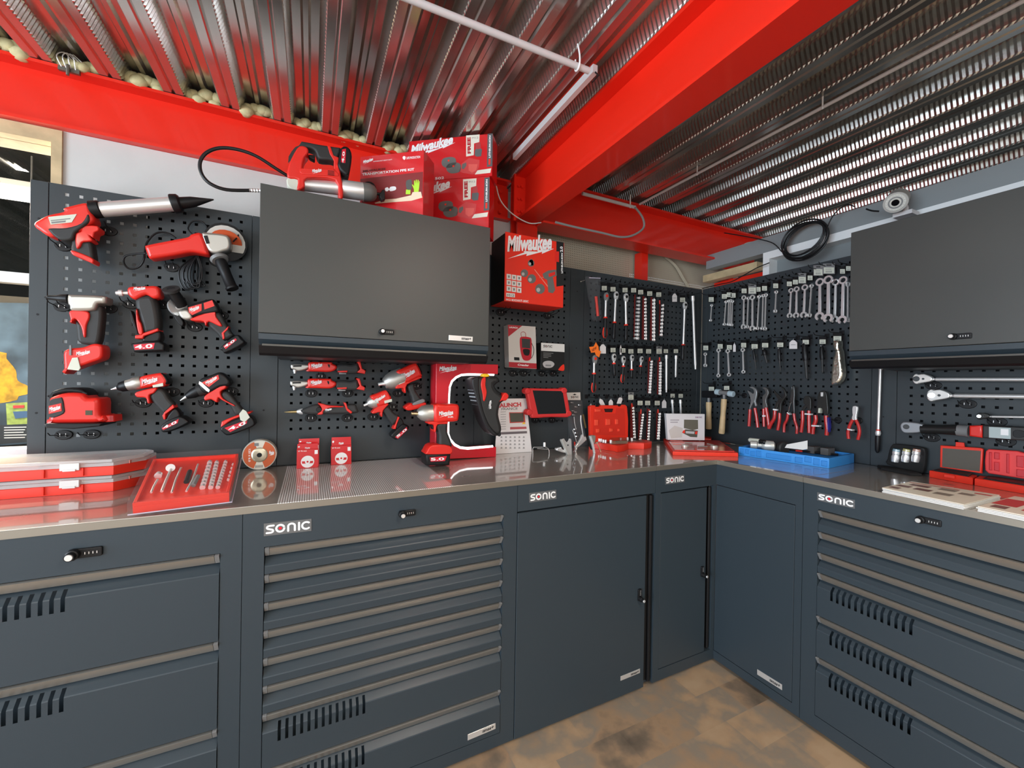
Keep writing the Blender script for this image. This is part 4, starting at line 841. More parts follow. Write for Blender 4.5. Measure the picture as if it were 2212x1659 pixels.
# C-shaped lit display
wd_=wfront('C5',430,1459)
out=O(FA,'C5','176,600 730,612 728,697 470,690 400,695 350,718 310,755 290,810 284,900 276,1230 295,1290 335,1340 390,1368 460,1376 713,1352 711,1458 166,1463',wd_)
out=[(u,max(v,HB+.0005)) for u,v in out]
t=Thing('display_stand','red C-shaped display stand with a glowing white inner edge','display',FA(out[0][0]+.08,HB,wd_-.04))
t.part('frame',MB().prism(FA,out,wd_-.10,wd_,.001,1),M('display_red',(.62,.008,.02),.3,coat=.4))
pts=O(FA,'C5','700,700 600,697 470,697 405,702 358,724 320,760 299,812 292,900 284,1230 302,1285 342,1332 392,1360 460,1367 690,1350',wd_)
t.part('light_strip',MB().tube([FA(u,v,wd_-.012) for u,v in pts],.0075,8),M('led_strip',(1,1,1),.5,emit=(1,1,1),es=2.2))
t.part('logo',brand(MB(),FA,O(FA,'C5','205,690 366,675 203,630',wd_+.001),wd_+.001),white,flat=True)
# shoe on the display
fr=FA; sw=wd_+.088
t,P=tool('safety_shoe','black and grey safety shoe hanging toe down in the lit display, red heel pull','shoe',FA,'C5',[
('s','upper',G_,-.085,.0,.020,'512,752 560,722 640,716 715,722 742,762 700,790 716,838 758,872 800,930 762,965 742,1060 768,1170 762,1226 722,1248 650,1195 590,1080 556,960 528,850'),
('s','sole',M('sole_black',(.012,.012,.014),.5),-.09,.004,.006,'500,750 512,735 545,722 560,735 560,830 580,940 612,1060 660,1165 730,1240 745,1240 720,1252 680,1240 620,1170 575,1060 545,950 520,860 502,800'),
('s','red_side_stripe',R_,-.05,.004,.003,'588,742 620,728 618,800 630,862 612,936 598,930 594,880 578,800','upper'),
('s','collar',K_,-.07,-.002,.006,'640,716 720,722 742,762 700,800 725,845 765,872 730,890 690,840 660,770'),
('s','heel_pull',R_,-.05,.002,.004,'745,945 760,915 788,868 815,872 826,900 800,935 765,935','upper'),
('s','yellow_tag',yellow,-.03,.002,.004,'592,712 600,695 640,695 656,710 640,722 600,722'),('b',white,.0055,'640,1010 650,930 668,1010','upper')],dw=sw)
mb=MB()
for i in range(15):
    x=506+i*i*.55+i*5; y=770+i*33; u,v=FA.px(*X('C5',x,y),sw); mb.box(FA(u-.004,v-.004,sw-.085),FA(u+.003,v+.004,sw-.004))
t.part('tread_lugs',mb,M('tread_grey',(.30,.33,.35),.6),P['sole'])
# calendar card
wcal=wfront('C5',870,1405)
def leaning(c,ptsbase,pttop,lean):
    """frame of a card leaning back: base on the worktop at w, top tilted"""
    pass
th=math.radians(2)
b0=FA.px(*X('C5',700,1413),wcal); 
fc=Frame(FA(0,HB+.001,wcal),(1,0,0),(0,math.sin(th),math.cos(th)),(0,-math.cos(th),math.sin(th)))
t=Thing('calendar_card','white printed card with red and grey bars standing behind the shoe','card',FA(b0[0]+.12,HB,wcal))
q=O(fc,'C5','700,1411 1033,1395 981,915 735,918',0); q=[(q[0][0],0),(q[1][0],0),q[2],q[3]]
t.part('card',MB().prism(fc,q,-.0015,0),M('calendar_white',(.80,.76,.76),.35))
t.part('backing_strut',MB().prism(FA,[(q[0][0]+.03,HB+.0005),(q[1][0]-.03,HB+.0005),(q[1][0]-.05,HB+.17),(q[0][0]+.05,HB+.17)],wcal-.045,wcal-.043),paper)
t.part('title',text(MB(),fc,'LAUNCH',O(fc,'C5','720,1000 938,988 716,960',.0008),.0008,.05),M('title_red',(.60,.06,.07),.5),flat=True)
t.part('subtitle',text(MB(),fc,'FRANCE',O(fc,'C5','760,1022 905,1016 760,1000',.0008),.0008,.02),grey,flat=True)
d=t.part('device_print',MB().prism(fc,O(fc,'C5','828,1040 965,1040 975,1130 835,1137',.0008),0,.0008),M('print_redframe',(.55,.07,.06),.5)); t.part('device_screen',MB().prism(fc,O(fc,'C5','835,1047 955,1046 962,1122 842,1128',.0012),0,.0012),M('print_darkgrey',(.09,.09,.07),.5),d)
t.part('red_bar',MB().prism(fc,O(fc,'C5','838,1172 983,1168 986,1188 838,1194',.0008),0,.0008),M('print_redbar',(.50,.10,.11),.5))
t.part('grey_bar',MB().prism(fc,O(fc,'C5','705,1220 988,1208 990,1228 705,1242',.0008),0,.0008),M('print_greybar',(.16,.13,.14),.5))
t.part('warning_mark',MB().prism(fc,O(fc,'C5','942,1145 978,1144 962,1126',.0014),.0008,.0014),yellow)
mb=MB()
for r_ in range(4):
    for c_ in range(6):
        x=760+c_*40; y=1262+r_*32; quad(mb,fc,O(fc,'C5',f'{x-9},{y+8} {x+9},{y+7} {x+7},{y-7} {x-6},{y-8}',.0008),.0008)
t.part('icon_print',mb,M('print_lightgrey',(.38,.36,.36),.6),flat=True); mb=MB()
for r_ in range(8): quad(mb,fc,O(fc,'C5',f'752,{1035+r_*22} 800,{1033+r_*22} 800,{1038+r_*22} 752,{1040+r_*22}',.0008),.0008)
t.part('text_lines',mb,MATS['print_lightgrey'],flat=True)
# tablet on holders
t,P=tool('diagnostic_tablet','tablet with a thick red bumper and black screen on the panel beside the shoe','tablet',FA,'C5',[
('s','bumper',M('bumper_red',(.62,.03,.03),.5),.085,.118,.008,'990,855 1000,835 1020,824 1150,827 1315,828 1342,850 1352,880 1378,1045 1366,1078 1340,1086 1200,1084 1060,1092 1032,1075 1010,970'),
('p','screen',M('screen_black',(.002,.002,.003),.06,spec=.8),.118,.1188,0,'1040,843 1308,850 1342,1050 1088,1056')])
for x,y in ((1015,1040),(1365,1050),(1000,850),(1325,845)):
    pts=O(FA,'C5',' '.join(f'{x+28*math.cos(k*PI/5):.0f},{y+28*math.sin(k*PI/5):.0f}' for k in range(10)),.121); t.part('corner_guard',MB().prism(FA,pts,.081,.121,.006,2),MATS['bumper_red'])
for x in (1060,1210): holder(FA,'C5',x,1108,'tablet',wtip=.10)
# boxed scan tool
t=Thing('scan_tool_box','white and red box of a red code reader on the panel, lit left side','box',FA(*FA.px(*X('C5',940,640),.05),.03))
f=O(FA,'C5','818,255 1066,272 1076,652 828,636',.06); t.part('carton',MB().prism(FA,f,.005,.06,.0008,1),M('box_cream',(.62,.60,.57),.4))
w=.0606
def P1(nm,mat,txt,ww,par=None,smooth_=False): 
    pts=O(FA,'C5',txt,ww); return t.part(nm,MB().prism(FA,sm(pts,3) if smooth_ else pts,.0601,ww),mat,par)
P1('corner_flash',M('flash_red',(.42,.02,.03),.4),'818,256 945,264 822,362',w); P1('bottom_band',MATS['flash_red'],'826,588 1074,602 1076,650 828,634',w)
rd=P1('reader_print',M('reader_red',(.50,.015,.03),.4),'925,385 945,362 1010,368 1030,395 1030,520 1020,565 985,578 950,560 930,480',.0612,None,True)
P1('reader_screen',M('reader_screen',(.05,.05,.05),.2),'942,378 1018,385 1018,468 945,460',.0616,rd); P1('reader_pad',dark,'955,475 1012,478 1008,525 985,532 962,520',.0616,rd,True)
t.part('strap_print',MB().tube([FA.p3(*X('C5',x,y),.0615) for x,y in ((940,362),(935,330),(955,318),(975,330),(978,362))],.0012,6,smooth=4),MATS['reader_red'],rd)
t.part('lead_print',MB().tube([FA.p3(*X('C5',x,y),.0615) for x,y in ((1030,420),(1050,470),(1045,520),(1028,555))],.0015,6,smooth=4),dark,rd)
P1('plug_print',dark,'873,545 920,548 922,575 875,572',.0612)
t.part('title',text(MB(),FA,'LAUNCH',O(FA,'C5','830,284 905,290 830,270',w+.0005),w+.0005,.04),white,flat=True); t.part('band_text',text(MB(),FA,'Creader',O(FA,'C5','905,622 1005,628 903,604',w+.0005),w+.0005,.03,.2),white,flat=True)
for x in (860,955): holder(FA,'C5',x,688,'code reader box',wtip=.07)
# black carton
t=Thing('black_carton','small black and white carton on the panel right of the code reader box','box',FA(*FA.px(*X('C5',1220,660),.05),.03))
f=O(FA,'C5','1114,415 1326,428 1322,666 1112,656',.06); t.part('carton',MB().prism(FA,f,.005,.06,.0008,1),M('carton_black',(.012,.012,.012),.4))
P1('white_header',paper,'1116,416 1325,429 1325,500 1116,488',w); P1('oval_print',M('oval_silver',(.45,.43,.43),.4),'1130,605 1145,585 1180,578 1215,585 1235,608 1215,635 1180,642 1145,635',w,None,True)
P1('corner_print',redc,'1278,645 1300,620 1321,612 1320,665 1272,662',w,None,True); P1('part_print',grey,'1155,612 1205,614 1205,628 1155,626',.0612)
a=MB();b_=MB(); sonic(a,b_,FA,O(FA,'C5','1135,458 1216,463 1136,434',w+.0004),w+.0004); t.part('logo',a,dark,flat=True); t.part('logo_dot',b_,logored,flat=True)
mb=MB()
for k,x1 in enumerate((1225,1205,1205,1180)): quad(mb,FA,O(FA,'C5',f'1135,{505+k*13} {x1},{509+k*13} {x1},{514+k*13} 1135,{510+k*13}',w),w)
t.part('small_print',mb,grey,flat=True)
for x in (1118,1220): holder(FA,'C5',x,690,'black carton',wtip=.07)
# large drill box
def depth_of(c,xf,yf,xb,yb_,wb):
    lo,hi=wb,.8; tgt=FA.px(*X(c,xb,yb_),wb)[0]
    for _ in range(40):
        m_=(lo+hi)/2
        if FA.px(*X(c,xf,yf),m_)[0]>tgt: lo=m_
        else: hi=m_
    return lo
D12=depth_of('C6',213,480,90,480,.012)
t=Thing('drill_kit_box','large red carton with a white script logo and drill picture, high on the panel','box',FA(*FA.px(*X('C6',470,800),D12),D12/2))
f=O(FA,'C6','213,170 738,265 735,845 207,790',D12); x0=(f[0][0]+f[3][0])/2; x1=(f[1][0]+f[2][0])/2; z1=(f[0][1]+f[1][1])/2; z0=(f[2][1]+f[3][1])/2

f=[(x0,z0),(x1,z0),(x1,z1),(x0,z1)]
t.part('sleeve_front',MB().prism(FA,f,D12-.004,D12,.0008,1),cardred2); t.part('case',MB().prism(FA,[(x0+.001,z0+.004),(x1-.001,z0+.004),(x1-.001,z1-.004),(x0+.001,z1-.004)],.012,D12-.004,.01,2),M('case_black',(.010,.009,.008),.45))
t.part('sleeve_bottom',MB().box(FA(x0,z0-.001,.02),FA(x1,z0+.002,D12-.004)),cardred2)
w=D12+.0006
def P2(nm,mat,txt,ww=0,par=None,s_=False):
    pts=O(FA,'C6',txt,w+ww); return t.part(nm,MB().prism(FA,sm(pts,3) if s_ else pts,D12,w+ww),mat,par)
t.part('logo',brand(MB(),FA,O(FA,'C6','235,410 655,385 225,205',w),w,.045),white,flat=True)
s_=P2('side_flash',MATS['carton_black'],'672,253 737,265 737,650 672,660')
t.part('flash_text',text(MB(),FA,'LITHIUM-ION',O(FA,'C6','730,540 730,360 714,540',w+.0006),w+.0006,.04),white,s_,flat=True)
t.part('flash_number',text(MB(),FA,'2.0',O(FA,'C6','730,350 728,300 706,350',w+.0006),w+.0006,.04),white,s_,flat=True)
P2('flash_battery',R_,'658,345 695,345 695,440 658,435',.0003)
for (x,y,r) in ((445,450,30),(385,540,34),(450,590,40),(525,680,44)):
    d=P2('chuck_print',M('print_grey',(.14,.14,.13),.4),' '.join(f'{x+r*math.cos(k*PI/5):.0f},{y+r*1.05*math.sin(k*PI/5):.0f}' for k in range(10)),.0002); P2('chuck_print_tip',M('print_silver',(.45,.44,.42),.35),' '.join(f'{x-r*.35+r*.4*math.cos(k*PI/4):.0f},{y+r*.2+r*.45*math.sin(k*PI/4):.0f}' for k in range(8)),.0005,d)
P2('chuck_print_top',MATS['print_grey'],'430,425 448,410 462,425 466,470 428,470',.0002)
d=P2('drill_print',MATS['print_grey'],'548,545 600,515 670,508 676,560 640,575 660,690 640,720 600,710 590,600 560,585',.0002); P2('drill_print_badge',R_,'600,545 660,525 660,555 605,575',.0005,d)
mb=MB(); quad(mb,FA,O(FA,'C6','470,505 478,505 600,660 592,662',w),w); quad(mb,FA,O(FA,'C6','520,578 575,574 575,578 520,583',w),w); t.part('print_lines',mb,M('line_salmon',(.8,.25,.18),.5),flat=True)
for i in range(3):
    for j in range(3):
        x=226+j*46; y=545+i*54+j*7; d=P2('icon_tile',paper,f'{x},{y} {x+40},{y+5} {x+40},{y+50} {x},{y+46}'); P2('icon_mark',grey,f'{x+12},{y+14} {x+28},{y+16} {x+26},{y+36} {x+14},{y+36}',.0004,d)
d=P2('series_plate',paper,'222,715 300,722 300,757 222,750'); t.part('series_text',text(MB(),FA,'M12',O(FA,'C6','230,748 292,752 230,726',w+.0005),w+.0005,.0),K_,d,flat=True)
t.part('model_text',text(MB(),FA,'M12 BDDXKIT-202C',O(FA,'C6','222,785 422,802 222,766',w),w,.02),white,flat=True)
for x,y in ((170,890),(590,920)): holder(FA,'C6',x,y,'large drill carton',r=80,wtip=.1)
# --- boxes and grease gun on the overhead cabinet
ZC=2.1072
def obox(pf,w_front,pl,pb,zb,c='G2'):
    """box from three top corners: pf front-right (at distance w_front), pl front-left, pb back-right"""
    p=hit(*X(c,*pf),1,-w_front); z=p.z; l=hit(*X(c,*pl),2,z); b=hit(*X(c,*pb),2,z)
    U=(p-l); U.z=0; L=U.length; U.normalize(); N=Vector((U.y,-U.x,0)); D=max(.05,(b-p).dot(-N))
    fr=Frame((l.x,l.y,zb),U,(0,0,1),N); return fr,L,D,z-zb
def mkbox(name,label,fr,L,D,H,mat,group=None):
    t=Thing(name,label,'box',fr(L/2,0,-D/2),group); t.part('carton',MB().prism(fr,[(0,0.0004),(L,0.0004),(L,H),(0,H)],-D,0,.0012,1),mat); return t
fk,L,D,H=obox((1045,297),.335,(125,395),(1200,495),ZC)
t=mkbox('safety_kit_box','glossy red safety kit carton with glove picture on the overhead cabinet',fk,L,D,H,cardred)
def PB(t,fr,nm,mat,txt,w=.0006,par=None,s_=False,c='G2'):
    pts=O(fr,c,txt,w); return t.part(nm,MB().prism(fr,sm(pts,3) if s_ else pts,.0001,w),mat,par)
t.part('title',text(MB(),fk,'TRANSPORTATION PPE KIT',O(fk,'G2','150,668 905,592 148,632',.0008),.0008,.03),white,flat=True)
t.part('dark_title',text(MB(),fk,'MILWAUKEE',O(fk,'G2','160,618 490,582 160,588',.0007),.0007,.04),M('dark_print',(.12,.01,.01),.5),flat=True)
t.part('logo',brand(MB(),fk,O(fk,'G2','165,505 315,455 162,450',.0008),.0008,.05),white,flat=True)
t.part('motto',text(MB(),fk,'NOTHING BUT HEAVY DUTY',O(fk,'G2','310,470 585,440 310,455',.0008),.0008,.02),white,flat=True)
PB(t,fk,'shield_mark',white,'735,395 755,380 778,392 775,425 757,440 738,420'); t.part('shield_text',text(MB(),fk,'SAFE PRODUCTION',O(fk,'G2','790,430 990,412 790,395',.0008),.0008,.02),white,flat=True)
PB(t,fk,'photo_band',M('photo_dark_red',(.22,.02,.02),.4),'120,715 1030,610 1025,960 150,1060')
PB(t,fk,'dark_circle',dark,' '.join(f'{240+110*math.cos(k*PI/8):.0f},{860+110*math.sin(k*PI/8):.0f}' for k in range(16)),.0009)
PB(t,fk,'glasses_print',white,'480,850 520,835 540,860 560,828 630,825 635,870 560,892 540,870 520,890 490,890',.001,None,True)
PB(t,fk,'glove_back_print',M('glove_grey',(.09,.09,.08),.6),'785,760 805,730 860,725 868,790 858,865 805,870 785,820',.001,None,True)
PB(t,fk,'glove_cuff_print',M('glove_lime',(.45,.75,.04),.5),'785,868 848,866 848,935 780,935',.001)
PB(t,fk,'glove_print',MATS['glove_lime'],'868,790 885,800 900,820 902,735 915,738 920,790 928,725 940,725 943,790 955,725 967,728 965,790 975,745 982,748 975,830 965,900 900,910 898,860',.001)
PB(t,fk,'photo_glow',M('photo_cream',(.85,.66,.48),.35),'330,1060 480,1010 640,1000 860,950 880,905 1000,900 1020,985 860,1030 600,1050 340,1072',.0011)
wk=.275
fk2,L,D,H=obox((2040,55),wk,(830,170),(2115,230),ZC); zmid=hit(*X('G2',2040,672),1,-wk).z

def kit(fr,H,label,dx,dy,name='battery_kit_box'):
    t=mkbox(name,label,fr,L,D,H,cardred,'battery kit cartons on the overhead cabinet')
    def q(s): return ' '.join(f"{float(a.split(',')[0])+dx},{float(a.split(',')[1])+dy}" for a in s.split())
    B_=lambda *a,**k: PB(t,fr,*a,**k)
    t.part('logo',brand(MB(),fr,O(fr,'G2',q('855,420 1500,250 850,235'),.001),.001,.045),white,flat=True)
    B_('free_flash',M('flash_cream',(.75,.73,.62),.5),q('1655,85 1850,70 1845,180 1770,200 1765,370 1655,390'))
    t.part('free_text',text(MB(),fr,'FREE',O(fr,'G2',q('1725,345 1720,108 1675,350'),.001),.001,.05),M('print_crimson',(.45,.01,.02),.5),flat=True)
    t.part('flash_series',text(MB(),fr,'M12',O(fr,'G2',q('1740,135 1830,128 1740,108'),.001),.001,.0),M('print_grey2',(.25,.2,.2),.5),flat=True)
    B_('free_battery_print',M('battery_print',(.11,.12,.12),.4),q('1785,285 1870,275 1885,290 1872,385 1810,392 1778,370'),.0009); B_('free_battery_top',M('battery_print_red',(.42,.05,.05),.5),q('1790,200 1860,185 1870,275 1790,290'),.0008)
    B_('side_band',M('band_grey',(.10,.105,.11),.4),q('1965,62 2040,55 2035,530 1955,540')); t.part('band_text',text(MB(),fr,'LITHIUM-ION',O(fr,'G2',q('2008,408 2012,85 1982,408'),.001),.001,.05),white,flat=True)
    B_('band_mark',redc,q('1980,425 2008,422 2004,505 1978,508'),.0009)
    for i,(x,y) in enumerate(((1300,400),(1370,480))):
        d=B_('battery_print',MATS['print_grey'],q(f'{x},{y+60} {x+30},{y+15} {x+120},{y-5} {x+190},{y+10} {x+210},{y+60} {x+190},{y+130} {x+80},{y+155} {x+10},{y+120}'),.0008,None,True); B_('battery_print_mark',redc,q(f'{x+85},{y+40} {x+115},{y+32} {x+112},{y+60} {x+90},{y+62}'),.0010,d)
    d=B_('charger_print',M('charger_red',(.62,.06,.06),.4),q('1555,600 1590,490 1700,410 1850,440 1840,540 1790,640 1750,650 1600,625'),.0008); B_('charger_print_grey',MATS['print_grey'],q('1600,500 1655,475 1660,520 1620,575 1590,560'),.0010,d); B_('charger_print_slot',M('charger_red2',(.75,.12,.10),.4),q('1690,500 1820,500 1800,590 1740,625 1690,590'),.0010,d)
    B_('price_flash',MATS['flash_cream'],q('1820,590 2018,560 2005,625 1780,650'),.0009)
    t.part('model_text',text(MB(),fr,'502',O(fr,'G2',q('1205,730 1335,715 1205,692'),.001),.001,.02),white,flat=True)
    return t
H1=zmid-ZC
kit(Frame(fk2.o-fk2.U*.012,fk2.U,fk2.V,fk2.N),H1-.0004,'lower red battery kit carton with a FREE flash on the overhead cabinet',-45,635)
fr2=Frame(fk2.o+Vector((0,0,H1)),fk2.U,fk2.V,fk2.N); kit(fr2,H-H1,'upper red battery kit carton with a FREE flash, stacked on another',0,0)
wg=.27
t,P=tool('grease_gun','red cordless grease gun with steel barrel and looped black hose on the overhead cabinet','power tool',FA,'C3',[
('s','frame',R_,-.03,.035,.006,'637,325 642,240 700,125 742,108 775,128 775,160 752,190 738,250 765,264 950,268 968,235 990,240 1000,310 1012,380 1014,462 985,462 962,345 770,330 752,390 700,412 704,340'),
('s','top_grip',G_,-.022,.028,.008,'652,205 722,88 745,78 850,98 960,115 1000,125 985,180 960,212 930,206 850,196 822,142 770,122 700,132'),
('p','red_ring',R_,-.024,.031,.002,'908,108 928,112 950,175 985,190 975,270 955,268 955,215 925,165'),('s','trigger',K_,-.01,.015,.003,'780,170 820,175 822,205 805,200 785,188'),
('s','battery',K_,-.04,.045,.008,'982,215 1002,120 1052,118 1076,180 1052,308 1002,282 980,242'),
('p','body_side',R_,-.02,.037,.003,'720,262 950,268 985,300 985,318 735,305 718,288','frame'),
('l','barrel',satin,(740,378),(1000,402),.0,[(0,40),(1,46)]),('l','barrel_tube',satin,(1000,404),(1225,434),.0,[(0,52),(.06,60),(.8,60),(.92,54),(1,44)]),
('l','barrel_cap',MATS.get('print_grey'),(1150,425),(1242,437),.0,[(0,61),(.5,60),(.85,48),(1,30)]),('l','follower_rod',K_,(1235,436),(1285,444),.0,[(0,10),(1,10)]),('p','rod_handle',K_,-.012,.012,.003,'1262,440 1285,408 1300,410 1302,475 1280,482 1264,455'),
('s','coupler',cream,-.02,.03,.004,'637,326 738,338 706,412 640,388'),('b',white,.0385,'805,303 872,292 802,272','body_side'),
('c','hose',K_,.006,[(640,318,.0),(560,268,.01),(420,180,.02),(290,135,.02),(170,126,.02),(80,160,.02),(38,225,.02),(50,305,.02),(110,370,.02),(220,410,.02),(385,415,.02)]),
('l','hose_spring',satin,(375,414),(470,418),.02,[(0,14),(.1,10),(.2,14),(.3,10),(.4,14),(.5,10),(.6,14),(.7,10),(.8,14),(.9,10),(1,14)])]+bat('1000,222 1008,135 1035,130 1030,228','1020,228 1028,150 1004,226',.045),dw=wg)
# vents on the grease gun body
mb=MB()
for k in range(4): quad(mb,FA,O(FA,'C3',f'910,{278+k*9} 955,{282+k*9} 955,{286+k*9} 910,{282+k*9}',wg+.038),wg+.038)
t.part('vents',mb,dark,P['body_side'],flat=True)
# --- organiser cases at the left
def organiser(label,z0,yoff,offx=0):
    """flat parts organiser with clipped corners, red tray and clear lid"""
    zt=z0-HB
    ft=Frame((0,0,z0),(1,0,0),(0,1,0),(0,0,1))
    pts=ORG; t=Thing('organiser_case',label,'case',(sum(p[0] for p in pts)/len(pts),sum(p[1] for p in pts)/len(pts),z0),'stacked organiser cases')
    t.part('tray',MB().prism(ft,pts,.0006,.030,.004,2),redc)
    ins=.006; c=(sum(p[0] for p in pts)/len(pts),sum(p[1] for p in pts)/len(pts))
    lp=[(c[0]+(p[0]-c[0])*.975,c[1]+(p[1]-c[1])*.95) for p in pts]
    t.part('lid',MB().prism(ft,pts,.0305,.042,.004,2).prism(ft,lp,.0421,.052,.005,2),M('lid_clear',(.86,.84,.84),.15,alpha=.42,spec=.7))
    y=-FRY
    a=pts[0][0]; b=pts[1][0]
    for i,x in enumerate((a+.02,a+.20,a+.245,a+.42,b-.135,b-.085,b-.04)):
        w_=.034
        if i in (0,2,4): continue
    for x in (b-.165,b-.075,b-.30,b-.345,b-.395):
        t.part('front_rib',MB().box((x,y-.006,z0+.004),(x+.004,y+.01,z0+.029)),redc)
    for x in (b-.125,b-.345): 
        l=t.part('latch',MB().box((x,y-.009,z0+.024),(x+.045,y-.001,z0+.046)),M('latch_white',(.72,.70,.68),.4)); t.part('latch_lip',MB().box((x+.008,y-.012,z0+.022),(x+.037,y-.008,z0+.028)),MATS['latch_white'],l)
    mb=MB()
    for k in range(5): mb.box((a+.05+k*.11,y+.03,z0+.031),(a+.052+k*.11,y+.25,z0+.0405))
    for k in range(3): mb.box((a+.03,y+.05+k*.08,z0+.031),(b-.06,y+.052+k*.08,z0+.0405))
    t.part('dividers',mb,M('divider_salmon',(.72,.25,.20),.5))
    return t
# outline on the worktop: front edge through C2 (0,1250)-(960,1195), right corner (1290,..)
fl=FT.px(*X('C2',965,1190)); fr_=FT.px(*X('C2',1185,1130))

FRY=-(fl[1])
bx_=fl[0]; dx_=max(.06,fr_[0]-fl[0]); dy_=max(.05,fr_[1]-fl[1])
backy=-.05
ORG=[(bx_-.46,-FRY),(bx_,-FRY),(bx_+dx_,-FRY+dy_),(bx_+dx_,backy-.03),(bx_+dx_-.03,backy),(bx_-.46,backy),(bx_-.52,backy-.06),(bx_-.52,-FRY+.06)]
organiser('lower red organiser case with a clear lid at the left end of the worktop',HB,0); organiser('upper red organiser case with a clear lid, stacked on another',HB+.0535,0)
# --- blister socket tray (leaning a little)
th=math.radians(14)
pb=FT.px(*X('C2',1130,1320)); pr_=FT.px(*X('C2',1960,1235))
U=Vector((pr_[0]-pb[0],pr_[1]-pb[1],0)); L=U.length; U.normalize(); Nn=Vector((U.y,-U.x,0))
V=Vector((-Nn.x*math.cos(th),-Nn.y*math.cos(th),math.sin(th)))
fb=Frame((pb[0],pb[1],HB+.046),U,V,U.cross(V))

for _ in range(4):
    q=O(fb,'C2','1130,1310 1955,1215 2035,880 1310,925',0); c=(sum(p[0] for p in q)/4,sum(p[1] for p in q)/4); zm=min(fb(c[0]+(p[0]-c[0])*1.07,c[1]+(p[1]-c[1])*1.10,-.0275).z for p in q)
    fb.o.z+=HB+.0015-zm
t=Thing('socket_set','red tool tray of ratchets and sockets in a clear blister pack on the worktop','tool set',(pb[0]+L/2,pb[1]+.1,HB))
t.part('tray',MB().prism(fb,q,-.026,-.006,.002,1),redc)
for a,b in ((0,1),(1,2),(2,3),(3,0)):
    A_=Vector(q[a]);B_=Vector(q[b]); d=(B_-A_).normalized(); n_=Vector((-d.y,d.x))*.008; t.part('tray_rim',MB().prism(fb,[tuple(A_),tuple(B_),tuple(B_+n_),tuple(A_+n_)],-.006,.004,.001,1),redc)
c=(sum(p[0] for p in q)/4,sum(p[1] for p in q)/4); bl=[(c[0]+(p[0]-c[0])*1.07,c[1]+(p[1]-c[1])*1.10) for p in q]
t.part('blister_pack',MB().prism(fb,bl,-.0275,.018,.004,2),clear)
rz=Vector((0,0,HB)); 
t.part('blister_flange',MB().tube([fb(bl[i][0],bl[i][1],-.020) for i in (0,1,2)],.0018,6),M('clear_edge',(.75,.7,.85),.1,alpha=.6))
def onb(x,y,w=.0): return fb.p3(*X('C2',x,y),w)
for nm,pts_,r in (('ratchet',((1460,1000),(1420,1090),(1380,1190)),.004),('extension_bar',((1545,990),(1500,1090),(1465,1200)),.003),('small_bar',((1345,1090),(1310,1150),(1290,1200)),.003),('hex_driver',((1690,960),(1640,1100),(1590,1190)),.003)):
    t.part(nm,MB().tube([onb(x,y,.001) for x,y in pts_],r,8),chrome)
t.part('ratchet_head',MB().lathe(onb(1455,990,-.004),onb(1455,990,.006),[(0,.013),(1,.012)],16),chrome)
t.part('screwdriver_handle',MB().tube([onb(1620,1020,0),onb(1590,1110,0)],.007,10),black); t.part('screwdriver_handle',MB().tube([onb(1690,1060,0),onb(1650,1140,0)],.006,10),grey)
for r0,(x0,y0,x1,y1,n,s) in enumerate(((1790,945,1730,1150,8,1.0),(1850,945,1800,1150,9,.9),(1925,940,1860,1150,10,.8),(1350,1050,1355,1052,2,1.2),(1990,960,1950,1090,5,.6))):
    for k in range(n):
        f_=k/max(1,n-1); p=onb(x0+(x1-x0)*f_,y0+(y1-y0)*f_,.0); t.part('socket',MB().lathe(p+fb.V*.007*s,p-fb.V*.007*s,[(0,.0065*s),(.4,.006*s),(.5,.0075*s),(1,.0075*s)],10),chrome)
for x,y in ((1290,1332),(1555,1305),(1805,1280)): p=onb(x,y,-.02); t.part('pack_rivet',MB().lathe(p-U*.012,p+U*.012,[(0,.0015),(1,.0015)],6),white)
# ---------------------------------------------------------------- corner panel and right wall tools
def pt(fr,c,x,y,w): return fr.p3(*X(c,x,y),w)
def sc_(fr,c,x,y,w): return mpp(fr,*X(c,x,y),w)/C[c][2]
def card(t,fr,c,x,y,w=.045,W=58,Hh=52,big=False,col=None,top=True):
    a=W/2;b=Hh/2
    if top:
        k=1.15; bd=t.part('hang_card',MB().prism(fr,O(fr,c,f'{x-a*k},{y+b*1.25} {x+a*k},{y+b*1.25} {x+a*k},{y-b*2.3} {x-a*k},{y-b*2.3}',w),w-.001,w),grey if big else black)
        t.part('card_slot',MB().prism(fr,O(fr,c,f'{x-a*.5},{y-b*1.6} {x+a*.5},{y-b*1.6} {x+a*.5},{y-b*1.95} {x-a*.5},{y-b*1.95}',w+.0004),w,w+.0004),dark,bd)
    else: bd=None
    l=t.part('price_label',MB().prism(fr,O(fr,c,f'{x-a},{y+b} {x+a},{y+b} {x+a},{y-b} {x-a},{y-b}',w+.001),w,w+.001),col or cream,bd)
    mb=MB()
    for k in range(9):
        xx=x-a*.6+k*a*.14; quad(mb,fr,O(fr,c,f'{xx-a*.035},{y+b*.75} {xx+a*.035},{y+b*.75} {xx+a*.035},{y+b*.1} {xx-a*.035},{y+b*.1}',w+.0014),w+.0014)
    quad(mb,fr,O(fr,c,f'{x-a*.7},{y-b*.35} {x+a*.5},{y-b*.35} {x+a*.5},{y-b*.5} {x-a*.7},{y-b*.5}',w+.0014),w+.0014)
    t.part('label_print',mb,grey,l,flat=True)
